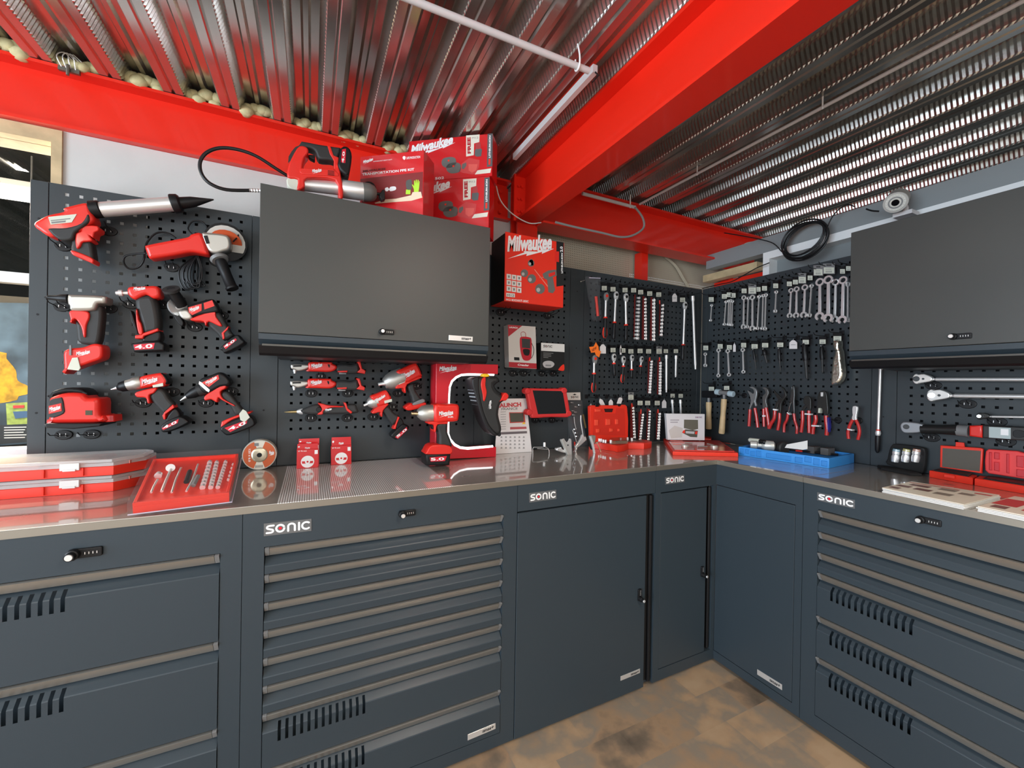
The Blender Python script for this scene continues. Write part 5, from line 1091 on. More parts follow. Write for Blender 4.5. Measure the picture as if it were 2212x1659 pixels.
def peg(fr,c,x,y,what,L=.12,grp=None):
    """black double-wire peg hook, tip a little above"""
    p=fr.px(*X(c,x,y),.045); u,v=p
    t=Thing('peg_hook','black peg hook '+what,'hook',fr(u,v,0),grp or 'peg hooks '+what)
    s=.011; t.part('plate',MB().prism(fr,[(u-s,v-.012),(u+s,v-.012),(u+s,v+.012),(u-s,v+.012)],0,.005,.002,2),black)
    t.part('wire',MB().tube([fr(u,v,.004),fr(u,v-.002,.03),fr(u,v-.003,L-.02),fr(u,v+.004,L-.006),fr(u,v+.010,L)],.0018,6,smooth=2),black)
def rat(lab,c,cardp,head,r,shaft,grip,style='plain',w=.045,fr=FA,big=False,red_dot=False):
    s=sc_(fr,c,*head,w); t=Thing('ratchet',lab,'ratchet',pt(fr,c,*head,w),None)
    if cardp: card(t,fr,c,*cardp,w+.004)
    h=pt(fr,c,*head,w); a=pt(fr,c,*shaft[0],w); b=pt(fr,c,*shaft[1],w); g=pt(fr,c,*grip[0],w); e=pt(fr,c,*grip[1],w); N=fr.N
    ax=(b-a).normalized()
    sd=N.cross(ax); mb=MB(); cu=[(r*s*.95*math.cos(k*PI/8),r*s*math.sin(k*PI/8)) for k in range(16)]
    hf=Frame(h,sd,ax,N); 
    pts=[(x*.95,y*1.25 if y<0 else y*1.9) for x,y in cu]
    hd=t.part('head',MB().prism(hf,pts,-.007,.007,.003,2,back=True),chrome if not red_dot else grey)
    t.part('selector',MB().lathe(h+N*.007,h+N*.011,[(0,r*s*.5),(1,r*s*.42)],14),redc if red_dot else dark,hd)
    t.part('shaft',MB().lathe(a,b,[(0,r*s*.42),(.5,r*s*.36),(1,r*s*.42)],12),satin)
    t.part('collar',MB().lathe(b-ax*.003,b+ax*.006,[(0,r*s*.62),(1,r*s*.7)],14),redc)
    rr=r*s*.62
    gp=t.part('grip',MB().lathe(g,e,[(0,rr*.85),(.1,rr),(.35,rr*.8),(.6,rr*1.0),(.9,rr*1.05),(1,rr*.7)],14),black)
    if style=='red':
        L_=(e-g); m=g+L_*.5
        for sg in (-1,1): t.part('red_inlay',MB().tube([m+sd*sg*rr*.75,m+L_*.2+sd*sg*rr*1.15,m+L_*.38+sd*sg*rr*1.05,e+L_*.01+sd*sg*rr*.3],rr*.38,8,smooth=3),redc,gp)
    return t
def rail(lab,c,cardp,top,bot,n,size,w=.045,deep=0,red_top=None,fr=FA,taper=.85,big=False,off=0):
    s=sc_(fr,c,*top,w); t=Thing('socket_rail',lab,'sockets',pt(fr,c,*top,w),'hanging socket rails')
    if cardp: card(t,fr,c,*cardp,w+.003,big=big)
    a=pt(fr,c,*top,w); b=pt(fr,c,*bot,w); ax=(b-a).normalized(); N=fr.N
    o=fr.U*(-(deep*.45*s+.003) if deep else -size*s)
    t.part('rail_strip',MB().box(*[ (p+q) for p,q in ((a-ax*.02+o-fr.U*.003-N*.012,Vector()),(b+ax*.005+o+fr.U*.004-N*.006,Vector()))]),M('rail_dark_red',(.14,.008,.006),.45))
    if red_top: t.part('rail_end',MB().tube([pt(fr,c,red_top[0],red_top[1],w),pt(fr,c,red_top[2],red_top[3],w)],.0035,8),redc)
    for k in range(n):
        f=k/(n-1); p=a+(b-a)*f; q=size*s*(1-(1-taper)*(1-f)); L=.012+.0
        size_=1; q*=1.15; d=(fr.U*.75+N*.55+ax*(-.15)).normalized()
        if deep: d=(fr.U*.95+N*.25).normalized(); L=deep*s*(.62+.5*f*.8)
        else: L=q*1.5
        t.part('socket',MB().lathe(p-d*L*.5,p+d*L*.5,[(0,q*.72),(.45,q*.72),(.55,q),(.97,q),(1,q*.9)],12),chrome)
        t.part('socket_bore',MB().lathe(p+d*L*.5,p+d*(L*.5+.0004),[(0,q*.62),(1,q*.6)],10),dark)
    return t
def tag(lab,c,x,y,W=52,Hh=100,w=.05,rot=0,fr=FA,grp=None,sub=None):
    a=W/2;b=Hh/2; pts=[(-a,b),(a,b),(a,-b*.45),(a*.35,-b),(-a*.35,-b),(-a,-b*.45)]; r=math.radians(rot)
    s=' '.join(f'{x+p*math.cos(r)-q*math.sin(r)},{y+p*math.sin(r)+q*math.cos(r)}' for p,q in pts)
    P=O(fr,c,s,w); t=Thing('price_tag',lab,'tag',fr(*P[0],w),grp); t.part('tag_card',MB().prism(fr,P,w-.0006,w),M('tag_white',(.78,.75,.74),.5))
    t.part('tag_string',MB().tube([pt(fr,c,x+b*math.sin(r),y-b*math.cos(r)*.95,w),pt(fr,c,x+b*1.2*math.sin(r)+2,y-b*1.35*math.cos(r),w-.01)],.0008,5),white)
    if sub: t.part('tag_print',quad(MB(),fr,O(fr,c,f'{x-a*.6},{y+b*.1} {x+a*.6},{y+b*.1} {x+a*.6},{y+b*.0} {x-a*.6},{y+b*.0}',w+.0004),w+.0004),grey,flat=True)
    return t
def bar(lab,c,cardp,a,b,r,w=.045,fr=FA,hook=True):
    s=sc_(fr,c,*a,w); p=pt(fr,c,*a,w); q=pt(fr,c,*b,w); t=Thing('extension_bar',lab,'extension bar',p)
    if cardp: card(t,fr,c,*cardp,w+.004,W=50,Hh=46)
    L=(q-p).length; k=r*s
    t.part('bar',MB().lathe(p,q,[(0,k*1.25),(.3*.08/L,k*1.35),(.06,k*1.3),(.075,k*.95),(.93,k*.95),(.95,k*.8),(1,k*.7)],14),satin); return t
# row 1
t=Thing('bagged_tool','red tool in a clear plastic bag at the top left of the corner panel','tool',pt(FA,'D1',265,500,.05))
t.part('bag',MB().prism(FA,sm(O(FA,'D1','170,195 245,215 318,202 322,330 312,440 330,520 322,560 335,680 300,740 245,700 230,560 205,450 190,330',.06),2),.03,.06,.006,2),clear)
t.part('tool_body',MB().lathe(pt(FA,'D1',262,445,.045),pt(FA,'D1',285,680,.045),[(0,.0095),(.25,.0085),(.35,.0075),(.5,.0088),(1,.0085)],14),redc); t.part('tool_tip',MB().lathe(pt(FA,'D1',286,682,.045),pt(FA,'D1',292,742,.045),[(0,.008),(.6,.0075),(1,.004)],12),black)
t.part('bag_seal',MB().prism(FA,O(FA,'D1','180,215 318,222 318,232 182,226',.061),.0602,.061),M('clear_edge',(.7,.7,.7),.1,alpha=.5))
t=Thing('wall_pin','small steel pin at the top of the smooth post beside the corner panel','pin',pt(FA,'D1',110,255,.0)); t.part('shank',MB().cyl(pt(FA,'D1',130,250,.0),pt(FA,'D1',85,265,.04),.0022,8),satin); t.part('tip',MB().cyl(pt(FA,'D1',85,265,.04),pt(FA,'D1',80,267,.043),.003,8),cream)
rat('ratchet with a black and red handle and red selector, top row beside the bagged tool','D1',(362,345),(385,440),36,((380,485),(375,695)),((375,702),(366,935)),'red',red_dot=True)
rat('flex head ratchet with a plain black handle in the top row','D1',(467,358),(502,425),34,((496,480),(484,752)),((482,768),(472,955)))
rat('round head ratchet with a plain black handle left of the long sockets','D1',(610,368),(620,450),36,((616,500),(622,782)),((622,798),(620,975)))
rail('rail of long deep chrome sockets, the widest rail in the top row','D1',(713,370),(770,462),(745,945),12,17,deep=58,taper=.8)
rail('rail of small chrome sockets directly beside the long deep sockets','D1',(797,393),(850,478),(852,948),13,18)
rail('rail of medium chrome sockets in the top row with a red edge','D1',(905,410),(950,490),(948,960),12,21,taper=.95)
rail('short rail of small chrome sockets with a red end in the top row','D1',(1013,422),(1058,552),(1038,902),9,19,red_top=(1022,490,1024,535))
tag('white paper tag hanging in the top row of the corner panel, beside the long-handled ratchet','D1',1202,460,56,96,sub=1)
rat('long ratchet hanging beside the longest white bar in the corner','D1',(1298,485),(1325,545),32,((1320,600),(1306,1020)),((1302,1028),(1297,1205)))
bar('longest white steel extension bar, in the corner of the back wall','D1',None,(1418,440),(1450,1315),16)
for x in (362,467,610,713,797,905,1013,1202,1298,1418): peg(FA,'D1',x,(300 if x<700 else 320)+(x-362)*.12-30,'in the top row of the corner panel')
# row 2
t=Thing('orange_tag','orange star-shaped card reading NEW on a ratchet in the corner panel','tag',pt(FA,'D1',250,1080,.06))
t.part('star_card',MB().prism(FA,O(FA,'D1','182,1048 235,1042 262,990 292,1045 298,1090 322,1100 300,1172 262,1150 250,1112 205,1118',.062),.0612,.062),orange); t.part('lettering',text(MB(),FA,'NEW',O(FA,'D1','215,1108 272,1072 206,1078',.0625),.0625,.03,.2),M('ink_brown',(.25,.03,.01),.6),flat=True)
rat('ratchet with a black and red handle under the orange star card','D1',None,(248,1188),36,((240,1222),(238,1362)),((237,1372),(232,1585)),'red',red_dot=True)
tag('white paper tag beside the orange star card','D1',345,1072,72,110)
rat('short black-handled ratchet, first of the second row after the white tag','D1',(467,1085),(476,1165),32,((476,1200),(476,1242)),((476,1252),(483,1395)))
rat('stubby ratchet with a red-ended handle in the second row','D1',(585,1090),(590,1192),30,((590,1222),(590,1275)),((588,1285),(574,1468)),'red')
tag('narrow white tag on the stubby ratchet','D1',558,1085,20,110)
rat('slim black-handled ratchet in the second row','D1',(680,1100),(692,1172),28,((688,1205),(688,1315)),((688,1325),(685,1420)))
rat('smallest black-handled ratchet in the second row','D1',(790,1095),(806,1190),26,((802,1225),(796,1275)),((795,1285),(789,1388)))
rail('rail of chrome sockets with a red end, left of its neighbour in the second row','D1',(892,1100),(925,1222),(902,1590),12,18,red_top=(905,1172,905,1215))
rail('rail of chrome sockets with a red end beside the white bars','D1',(1018,1100),(1030,1240),(1024,1605),12,18,red_top=(1022,1172,1023,1218),big=True)
bar('white steel extension bar, longer one in the second row','D1',(1098,1098),(1103,1145),(1103,1590),14)
bar('white steel extension bar, shorter one in the second row','D1',(1218,1098),(1218,1150),(1214,1408),13)
for x in (250,345,467,585,680,790,892,1018,1098,1218): peg(FA,'D1',x,1000 if x<400 else 1035,'in the second row of the corner panel')
# row 3
for x,y,r_,l in ((200,455,0,'white tag behind the open red case, leftmost'),(330,385,-25,'tilted white tag above the open red case lid, left of the upright one'),(440,395,0,'upright white tag above the handle of the open red case'),(548,362,20,'tilted white tag above the right hinge of the open red case')): tag(l,'D2',x,y,50,90,rot=r_)
tag('white tag on its own between the lower rails and the brochure','D2',1077,402,52,95)
rail('tall red rail of small sockets under the large label, lower row','D2',(680,322),(705,450),(722,800),11,17,red_top=(690,395,692,440),big=True)
rail('red rail of small sockets in the lower row, left of its near twin','D2',(790,390),(822,530),(788,822),10,16,red_top=(800,465,798,520))
rail('red rail of small sockets in the lower row, right of its near twin','D2',(880,390),(905,490),(886,822),11,15,red_top=(895,465,896,480))
rail('red rail of larger sockets in the lower row nearest the lone white tag','D2',(995,390),(1022,522),(1004,815),10,18,red_top=(1003,465,1005,510))
bar('white bar behind the brochure, left one','D2',(1178,303),(1172,350),(1188,600),14); bar('white bar behind the brochure, right one','D2',(1275,305),(1270,350),(1280,600),14)
for x in (200,320,440,545,680,790,880,995,1077,1178,1275): peg(FA,'D2',x,315 if x<600 else (245 if x<720 or x>1100 else 325),'in the lower row of the corner panel')
# --- spanners on the right wall
def spanner(lab,top,bot,r,style='combi',w=.05,edge=False,c='D3',cardp=None,big=False,fr=FB,cw=62):
    s=sc_(fr,c,*top,w); a=pt(fr,c,*top,w); b=pt(fr,c,*bot,w); t=Thing('spanner',lab,'spanner',a)
    if cardp: card(t,fr,c,*cardp,w+.004,W=cw*(1.5 if big else 1),Hh=58*(1.3 if big else 1),big=big)
    ax=(a-b).normalized(); N=fr.N; th=.0045
    if edge: N=(fr.N*.28+fr.U*.96).normalized()
    sd=ax.cross(N).normalized(); R=r*s
    f=Frame(a,sd,ax,N); L=(a-b).length
    def ann(cx,cy,R1,R2,a0=0,a1=360,n=18):
        return [(cx+R1*math.cos(math.radians(a0+(a1-a0)*k/n)),cy+R1*math.sin(math.radians(a0+(a1-a0)*k/n))) for k in range(n+1)]+[(cx+R2*math.cos(math.radians(a1-(a1-a0)*k/n)),cy+R2*math.sin(math.radians(a1-(a1-a0)*k/n))) for k in range(n+1)]
    t.part('shank',MB().prism(f,[(-R*.30,-R*.9),(R*.30,-R*.9),(R*.36,-L+R*.9),(-R*.36,-L+R*.9)],-th*.6,th*.6,.001,2,back=False),satin)
    mk=lambda P,nm: t.part(nm,MB().prism(f,P,-th,th,.0008,1),chrome)
    mk(ann(0,0,R,R*.58,-90,269.9,20),'ring_end')
    if style=='ring': mk(ann(0,-L,R*.9,R*.5,90,449.9,20),'ring_end')
    else: mk(ann(0,-L-R*.15,R*1.1,R*.52,-62,242,16),'jaw')
    return t
S=spanner; G='spanners in the top row'
data=[((215,515),(220,590),(207,780),16,1,'slimmest edge-on spanner, alone at the corner end of the top row'),
((383,475),(403,545),(382,830),18,1,'edge-on spanner, first of the tight bunch of four'),((445,455),(440,533),(432,832),18,1,'edge-on spanner, second of the tight bunch of four'),(None,(462,528),(455,835),18,1,'edge-on spanner, third of the tight bunch of four'),((495,462),(487,540),(477,838),18,1,'edge-on spanner, last of the tight bunch of four'),
((636,405),(634,492),(628,858),30,0,'face-on combination spanner, first of the wider bunch'),(None,(690,500),(676,862),22,1,'edge-on spanner between the two face-on ones of the wider bunch'),((815,385),(828,478),(806,880),22,1,'edge-on spanner after the large grey card'),
(None,(880,466),(868,882),22,1,'edge-on spanner, left of the last pair in the wider bunch'),((897,372),(915,458),(902,885),24,1,'edge-on spanner, right of the last pair in the wider bunch'),
((1040,340),(1047,420),(1035,660),22,1,'short spanner hanging alone in the middle of the top row')]
for cp,a,b,r,e,l in data: S(l,a,b,r,'combi',edge=bool(e),cardp=cp)
S('face-on combination spanner under the large grey card of the wider bunch',(743,488),(741,878),33,cardp=(740,400),big=True,cw=60,w=.06)
S('small face-on ratchet spanner, first of the bunch of four in the middle',(1238,400),(1220,715),30,cardp=(1215,315)); S('small face-on ratchet spanner, second of the bunch of four in the middle',(1310,382),(1303,712),34,cardp=(1292,292),w=.055)
S('face-on ratchet spanner under the grey holder card, third of the middle bunch',(1415,360),(1400,706),38,cardp=(1380,265),big=True,cw=58,w=.06); S('darker edge-on spanner, last of the middle bunch',(1500,340),(1474,712),26,edge=True,cardp=(1480,238))
S('large face-on ratchet spanner with a wide ring, first of the big bunch',(1607,292),(1604,722),50,cardp=(1585,165),big=True,cw=72,w=.06); S('largest face-on ratchet spanner, under the biggest grey card',(1715,262),(1712,745),54,cardp=(1722,142),big=True,cw=88,w=.075)
S('ratchet spanner half hidden behind the largest one',(1810,295),(1796,762),42,w=.045); S('large face-on ratchet spanner nearest the overhead cabinet',(1905,268),(1894,768),50,cardp=(1895,155),w=.06); S('edge-on spanner against the overhead cabinet side',(1968,320),(1966,770),30,edge=True,cardp=(1972,118),w=.05)
for x,y in ((215,460),(383,410),(440,395),(495,390),(636,350),(690,345),(740,330),(815,320),(897,305),(1040,270),(1215,255),(1292,230),(1380,205),(1480,175),(1585,125),(1722,90),(1895,90),(1965,60)): peg(FB,'D3',x,y,'holding spanners along the top of the right wall',.14)
S('small double ended spanner nearest the corner in the second row',(140,1215),(140,1355),22,'combi',cardp=(145,1135)); S('double ring spanner, largest in the second row',(310,1165),(308,1488),28,'ring',cardp=(330,1115)); S('double ring spanner beside a white tag in the second row',(428,1175),(443,1478),28,'ring',cardp=(447,1128)); S('double ring spanner, third in the second row and nearest the black pliers',(620,1160),(628,1440),26,'ring',cardp=(630,1100))
tag('white tag beside the second double ring spanner','D3',512,1132,34,105,fr=FB); tag('large white tag alone in the second row of the right wall','D3',1265,1092,100,110,fr=FB,sub=1)
for l,cp,pts_,r in (('thin black punch tool hanging after the double ring spanners',(770,1115),((755,1155),(775,1290),(790,1420)),14),('thicker black tool in the second row with a twin card',(905,1100),((890,1150),(905,1230),(930,1330)),26),('black tool hanging left of the large white tag',(1098,1095),((1083,1140),(1090,1300),(1103,1430)),17),
    ('wide black hose clamp tool, longest black tool in the second row',(1425,1060),((1410,1070),(1425,1300),(1440,1530)),34),('black hose clamp tool left of the bagged silver tool',(1640,1055),((1630,1110),(1636,1290),(1640,1455)),24)):
    t=Thing('black_hand_tool',l,'hand tool',pt(FB,'D3',*pts_[0],.05)); card(t,FB,'D3',*cp,.058,W=78,Hh=56,big=False)
    m_=sc_(FB,'D3',*pts_[0],.05); p=[pt(FB,'D3',*q,.05) for q in pts_]; t.part('body',MB().lathe(p[0],p[1],[(0,r*m_*.6),(.2,r*m_),(.8,r*m_*1.1),(1,r*m_*.8)],10),black); t.part('blade',MB().lathe(p[1],p[2],[(0,r*m_*.8),(.2,r*m_*.55),(.9,r*m_*.5),(1,r*m_*.3)],8),G_)
    t.part('rivet',MB().lathe(p[0]+FB.N*r*m_*.8,p[0]+FB.N*(r*m_*.8+.002),[(0,.003),(1,.002)],8),chrome)
t=Thing('bagged_spanner','shiny silver tool in a clear bag hanging right of the black tools','tool',pt(FB,'D3',1820,1250,.055)); card(t,FB,'D3',1830,1015,.06,W=100,Hh=62)
t.part('wrapped_tool',MB().prism(FB,sm(O(FB,'D3','1770,1040 1850,1040 1850,1130 1870,1180 1880,1300 1895,1440 1880,1530 1830,1590 1745,1610 1740,1500 1760,1300 1790,1180 1765,1120',.075),2),.04,.075,.012,3),M('crumpled_foil',(.66,.62,.52),.22,metal=.9,bump=1.0,bscale=55))
t.part('cable_tie',MB().cyl(pt(FB,'D3',1755,1168,.075),pt(FB,'D3',1860,1168,.075),.0015,6),black)
for x,y in ((145,1075),(330,1060),(447,1070),(630,1040),(770,1045),(905,1020),(1098,1000),(1265,1000),(1425,985),(1640,975),(1830,935)): peg(FB,'D3',x,y,'in the second row of the right wall',.13)
# hammers
def hammer(lab,c,cardp,hx,hy,x0,x1,y0,hr,woodtop,woodbot,r,soft,w=.07):
    t=Thing('hammer',lab,'hammer',pt(FB,c,*woodtop,w)); card(t,FB,c,*cardp,w-.012,W=62,Hh=46)
    m_=sc_(FB,c,*woodtop,w); a=pt(FB,c,x0,hy,w); b=pt(FB,c,x1,y0,w)
    if soft:
        t.part('head',MB().lathe(a+(b-a)*.18,a+(b-a)*.82,[(0,hr*m_*.9),(.5,hr*m_*.72),(1,hr*m_*.9)],16),grey)
        for p,q in ((a,a+(b-a)*.25),(b,a+(b-a)*.75)): t.part('face_cap',MB().lathe(p,q,[(0,hr*m_*.85),(.1,hr*m_*1.05),(1,hr*m_*1.05)],16),M('soft_face_blue',(.45,.58,.64),.5))
    else: t.part('head',MB().prism(FB,O(FB,c,f'{x0},{hy-hr} {x1-10},{y0-hr} {x1},{y0-hr+12} {x1},{y0+hr-8} {x1-10},{y0+hr} {x0+6},{hy+hr} {x0},{hy+hr-10}',w+.015),w-.02,w+.015,.004,2),black)
    wt=pt(FB,c,*woodtop,w); wb=pt(FB,c,*woodbot,w); t.part('neck',MB().cyl(pt(FB,c,woodtop[0]-1,woodtop[1]-50,w),wt,r*m_*.5,10),grey)
    t.part('handle',MB().lathe(wt,wb,[(0,r*m_*.95),(.12,r*m_*1.0),(.4,r*m_*.85),(.75,r*m_*1.0),(.97,r*m_*1.05),(1,r*m_*.9)],16),M('ash_wood',(.72,.52,.28),.5,var=.15,vscale=20))
hammer('mallet with a black rubber head and pale wooden handle, nearest the corner','D4',(203,220),175,285,85,265,285,40,(172,380),(170,702),33,False,w=.045)
hammer('mallet with a grey head with pale blue faces and a longer wooden handle','D4',(385,210),355,255,255,470,285,34,(355,342),(325,756),33,True,w=.085)
peg(FB,'D4',190,150,'carrying the mallets'); peg(FB,'D4',375,145,'carrying the mallets')
def rhook(x,y,side): 
    p=FB.px(*X('D4',x,y),0); u,v=p; t=Thing('round_hook','round black hook plate beside the '+side,'hook',FB(u,v,0),'round hook plates '+side)
    t.part('plate',MB().lathe(FB(u,v,0),FB(u,v,.008),[(0,.017),(.7,.017),(1,.014)],18),black); t.part('arm',MB().tube([FB(u,v,.006),FB(u,v+.002,.05),FB(u,v+.008,.075)],.002,6),black)
for x,y,l in ((600,300,'grey slip-joint pliers'),(750,290,'grey slip-joint pliers'),(885,305,'second slip-joint pliers'),(1055,385,'curved-jaw pliers'),(1215,390,'long nose pliers'),(1355,345,'black cutters'),(1720,595,'small nippers'),(1965,600,'small nippers')): rhook(x,y,l)
gripred=M('dipped_grip_red',(.55,.022,.02),.38,coat=.3)
_pw=[0]
def pliers(lab,metal,head,grips,extra=(),w=.06):
    _pw[0]+=1; w=.052+.026*(_pw[0]%2); c='D4'; t=None; P0=head[0][1]; x,y=P0.split()[0].split(','); t=Thing('pliers',lab,'pliers',pt(FB,c,float(x),float(y),w))
    for i,(nm,txt) in enumerate(head): t.part(nm,MB().prism(FB,sm(O(FB,c,txt,w+.006-.002*i),2),w-.006+.002*i,w+.006-.002*i,.002,2),metal)
    for g in grips:
        m_=sc_(FB,c,g[0][0],g[0][1],w); t.part('grip',MB().tube([pt(FB,c,a,b,w) for a,b in g[:-1]],g[-1]*m_,10,smooth=4),gripred)
    for nm,mat,txt in extra: t.part(nm,MB().prism(FB,O(FB,c,txt,w+.014),w-.010,w+.014,.001,1),mat)
    return t
mg=M('plier_grey',(.30,.31,.31),.35,metal=.6); mk_=M('plier_black',(.03,.03,.028),.35,metal=.3)
pliers('grey slip-joint pliers with red grips, first after the mallets',mg,(('jaw','655,205 690,195 725,215 745,260 735,330 725,370 740,420 722,430 700,380 660,470 652,470 665,400 690,290 710,270 700,225'),('lower_jaw','630,240 690,275 712,300 690,345 672,360 660,300')),(((665,465),(660,540),(652,668),17),((722,450),(742,560),(757,682),17)))
t_=pliers('slip-joint pliers with a single hooked jaw, second after the mallets',M('plier_mid',(.16,.16,.155),.35,metal=.6),(('jaw','805,210 840,200 875,230 882,280 860,330 855,380 870,445 840,450 815,470 815,380 812,310 850,270 830,225'),('pivot','815,300 840,295 850,320 835,345 815,340')),(((826,458),(828,560),(832,672),16),((856,445),(878,570),(893,698),19)),(('white_tag',white,'808,535 842,535 842,555 808,555'),))
pliers('black curved-jaw pliers with wide open hooked jaws',mk_,(('jaw','1025,190 1065,215 1092,275 1095,310 1065,350 1035,400 1030,510 1000,510 1005,380 1000,350 1050,330 1070,290 1055,230'),('lower_jaw','945,230 970,260 1030,320 1040,350 1000,400 980,480 940,490 975,380 1000,350 955,280')),(((962,480),(955,570),(915,640),(892,695),19),((1018,508),(1015,600),(995,715),17)),(('white_tag',white,'936,458 984,464 982,482 936,476'),))
pliers('long nose pliers with red grips and slender bright jaws',M('plier_dark',(.09,.09,.088),.3,metal=.7),(('jaw','1170,190 1190,195 1195,300 1190,370 1195,510 1178,512 1165,400 1140,345 1160,260'),('lower_jaw','1155,210 1168,200 1172,330 1160,380 1140,440 1122,520 1108,510 1130,400 1140,340')),(((1118,515),(1105,590),(1075,650),(1070,740),15),((1188,515),(1200,600),(1225,680),(1222,756),15)),(('white_tag',white,'1104,498 1138,522 1130,532 1102,510'),))
pliers('black end cutters with straight red grips',mk_,(('jaw','1300,360 1310,320 1335,305 1370,312 1388,350 1390,400 1385,480 1350,480 1340,420 1305,400'),('lower_jaw','1300,430 1345,400 1375,420 1330,445 1305,485 1275,485')),(((1292,482),(1292,600),(1275,740),18),((1368,480),(1368,600),(1370,748),18)),(('white_tag',white,'1315,512 1385,518 1385,534 1312,528'),))
pliers('large black crimping pliers with red and blue handles',mk_,(('frame','1490,260 1520,245 1560,250 1580,300 1588,400 1595,520 1540,510 1515,430 1500,510 1450,520 1465,400 1470,310'),('pivot_plate','1485,390 1560,385 1565,430 1490,435')),(((1445,535),(1450,600),(1420,680),(1412,760),21),((1572,540),(1575,610),(1585,690),(1578,775),21)),(('white_tag',white,'1395,652 1488,658 1486,674 1396,670'),('blue_inlay',M('handle_blue',(.03,.03,.25),.4),'1585,560 1600,565 1605,680 1596,740 1588,690'),('cream_tag',cream,'1480,450 1505,452 1498,512 1474,508'),('crimp_slot',chrome,'1505,262 1530,262 1528,312 1508,312')))
pliers('small nippers with red grips alone on the right, below the others',chrome,(('jaw','1890,430 1945,435 1940,500 1930,560 1935,600 1915,600 1895,560 1885,500'),('pivot','1885,540 1920,530 1935,560 1900,600 1880,590')),(((1892,588),(1855,660),(1835,740),(1842,818),17),((1928,592),(1960,660),(1972,740),(1952,828),17)),(('white_tag',white,'1822,695 1885,708 1882,722 1822,712'),))
# long rod on the post, torque wrenches
c='D5'
t=Thing('breaker_rod','long thin white rod with a black handle hanging on the smooth post','rod',pt(FB,c,372,150,.03)); m_=sc_(FB,c,372,150,.03)
t.part('rod',MB().lathe(pt(FB,c,372,155,.03),pt(FB,c,352,700,.03),[(0,11*m_),(1,11*m_)],10),satin); t.part('head',MB().lathe(pt(FB,c,373,138,.03),pt(FB,c,372,160,.03),[(0,14*m_),(1,14*m_)],10),chrome)
t.part('red_ring',MB().lathe(pt(FB,c,352,695,.03),pt(FB,c,352,706,.03),[(0,14*m_),(1,14*m_)],10),redc); t.part('collar',MB().lathe(pt(FB,c,352,706,.03),pt(FB,c,350,750,.03),[(0,17*m_),(.5,22*m_),(1,16*m_)],12),chrome); t.part('handle',MB().lathe(pt(FB,c,350,750,.03),pt(FB,c,345,905,.03),[(0,17*m_),(.1,20*m_),(.85,18*m_),(1,8*m_)],12),black)
def torque(lab,hx,hy,r,sy,dk,nxt=0,w=.06):
    m_=sc_(FB,c,hx,hy,w); t=Thing('torque_wrench',lab,'torque wrench',pt(FB,c,hx,hy,w),None)
    pts=[(hx+r*.8*math.cos(math.radians(a))*(1.0 if abs(a)>90 else 1.0),hy+r*math.sin(math.radians(a))) for a in range(60,301,20)]+[(hx+r*1.5,hy-r*.95),(hx+r*2.9,hy-r*.35),(hx+r*2.9,hy+r*.35),(hx+r*1.5,hy+r*.7)]
    t.part('ratchet_head',MB().prism(FB,sm([FB.px(*X(c,a,b),w+.012) for a,b in pts],2),w-.012,w+.012,.003,2),dk)
    t.part('drive_disc',MB().lathe(pt(FB,c,hx,hy,w+.012),pt(FB,c,hx,hy,w+.016),[(0,r*.52*m_),(1,r*.46*m_)],18),black if dk is chrome else satin); t.part('selector',MB().lathe(pt(FB,c,hx+r*1.3,hy,w+.012),pt(FB,c,hx+r*1.3,hy,w+.015),[(0,r*.2*m_),(1,r*.18*m_)],12),black)
    t.part('neck',MB().lathe(pt(FB,c,hx+r*2.6,hy+2,w),pt(FB,c,hx+r*3.9,hy+4,w),[(0,r*.28*m_),(.3,r*.22*m_),(.5,r*.30*m_),(.7,r*.22*m_),(1,r*.30*m_)],12),chrome)
    t.part('tube',MB().cyl(pt(FB,c,hx+r*3.9,hy+4,w),pt(FB,c,2000,sy,w),r*.34*m_,14),satin); t.part('handle',MB().lathe(pt(FB,c,2000,sy,w),pt(FB,c,2300,sy,w),[(0,r*.5*m_),(.5,r*.5*m_),(1,r*.45*m_)],14),black)
torque('longest silver torque wrench, uppermost of the horizontal ones','' or 695,242,46,248,chrome); torque('silver torque wrench with a round white head, second from the top',828,390,54,405,M('pale_steel',(.78,.78,.76),.35,metal=.7)); torque('small dark headed torque wrench with a thin silver shaft, third from the top',1255,577,30,590,M('plier_black',(.03,.03,.028),.35))
t,P=tool('digital_torque_wrench','digital torque wrench with grey flat head, red band and display, lowest of the horizontal ones','torque wrench',FB,c,[
('s','head',M('plier_grey2',(.36,.38,.40),.4,metal=.5),.05,.075,.004,'548,670 560,640 600,628 742,650 742,715 610,728 565,712'),('l','drive',G_,(605,672),(605,672.3),(.075,.079),[(0,22),(1,20)],'head'),
('l','tube',M('tube_dark',(.03,.03,.03),.35,metal=.5),(742,692),(1070,700),.06,[(0,42),(.5,40),(1,46)]),('l','collar',grey,(1062,702),(1170,712),.06,[(0,48),(.7,50),(1,54)]),
('p','red_band',R_,.035,.09,.006,'1165,662 1285,658 1285,772 1165,755'),('p','display_body',G_,.035,.09,.005,'1285,658 1900,690 1900,810 1285,772'),('p','display',M('lcd_grey',(.42,.50,.50),.15),.09,.0915,0,'1345,672 1540,682 1540,782 1345,768','display_body'),
('s','keypad',K_,.09,.093,.001,'1562,715 1600,700 1660,715 1665,755 1610,770 1565,755','display_body'),('p','lcd_text',white,.0915,.092,0,'1450,690 1520,694 1520,750 1450,745','display')])
for x,y,l in ((850,300,'longest torque wrench'),(1155,465,'second torque wrench'),(1420,625,'small torque wrench'),(835,765,'digital torque wrench'),(1500,800,'digital torque wrench')): holder(FB,c,x,y,l,r=80,wtip=.06)
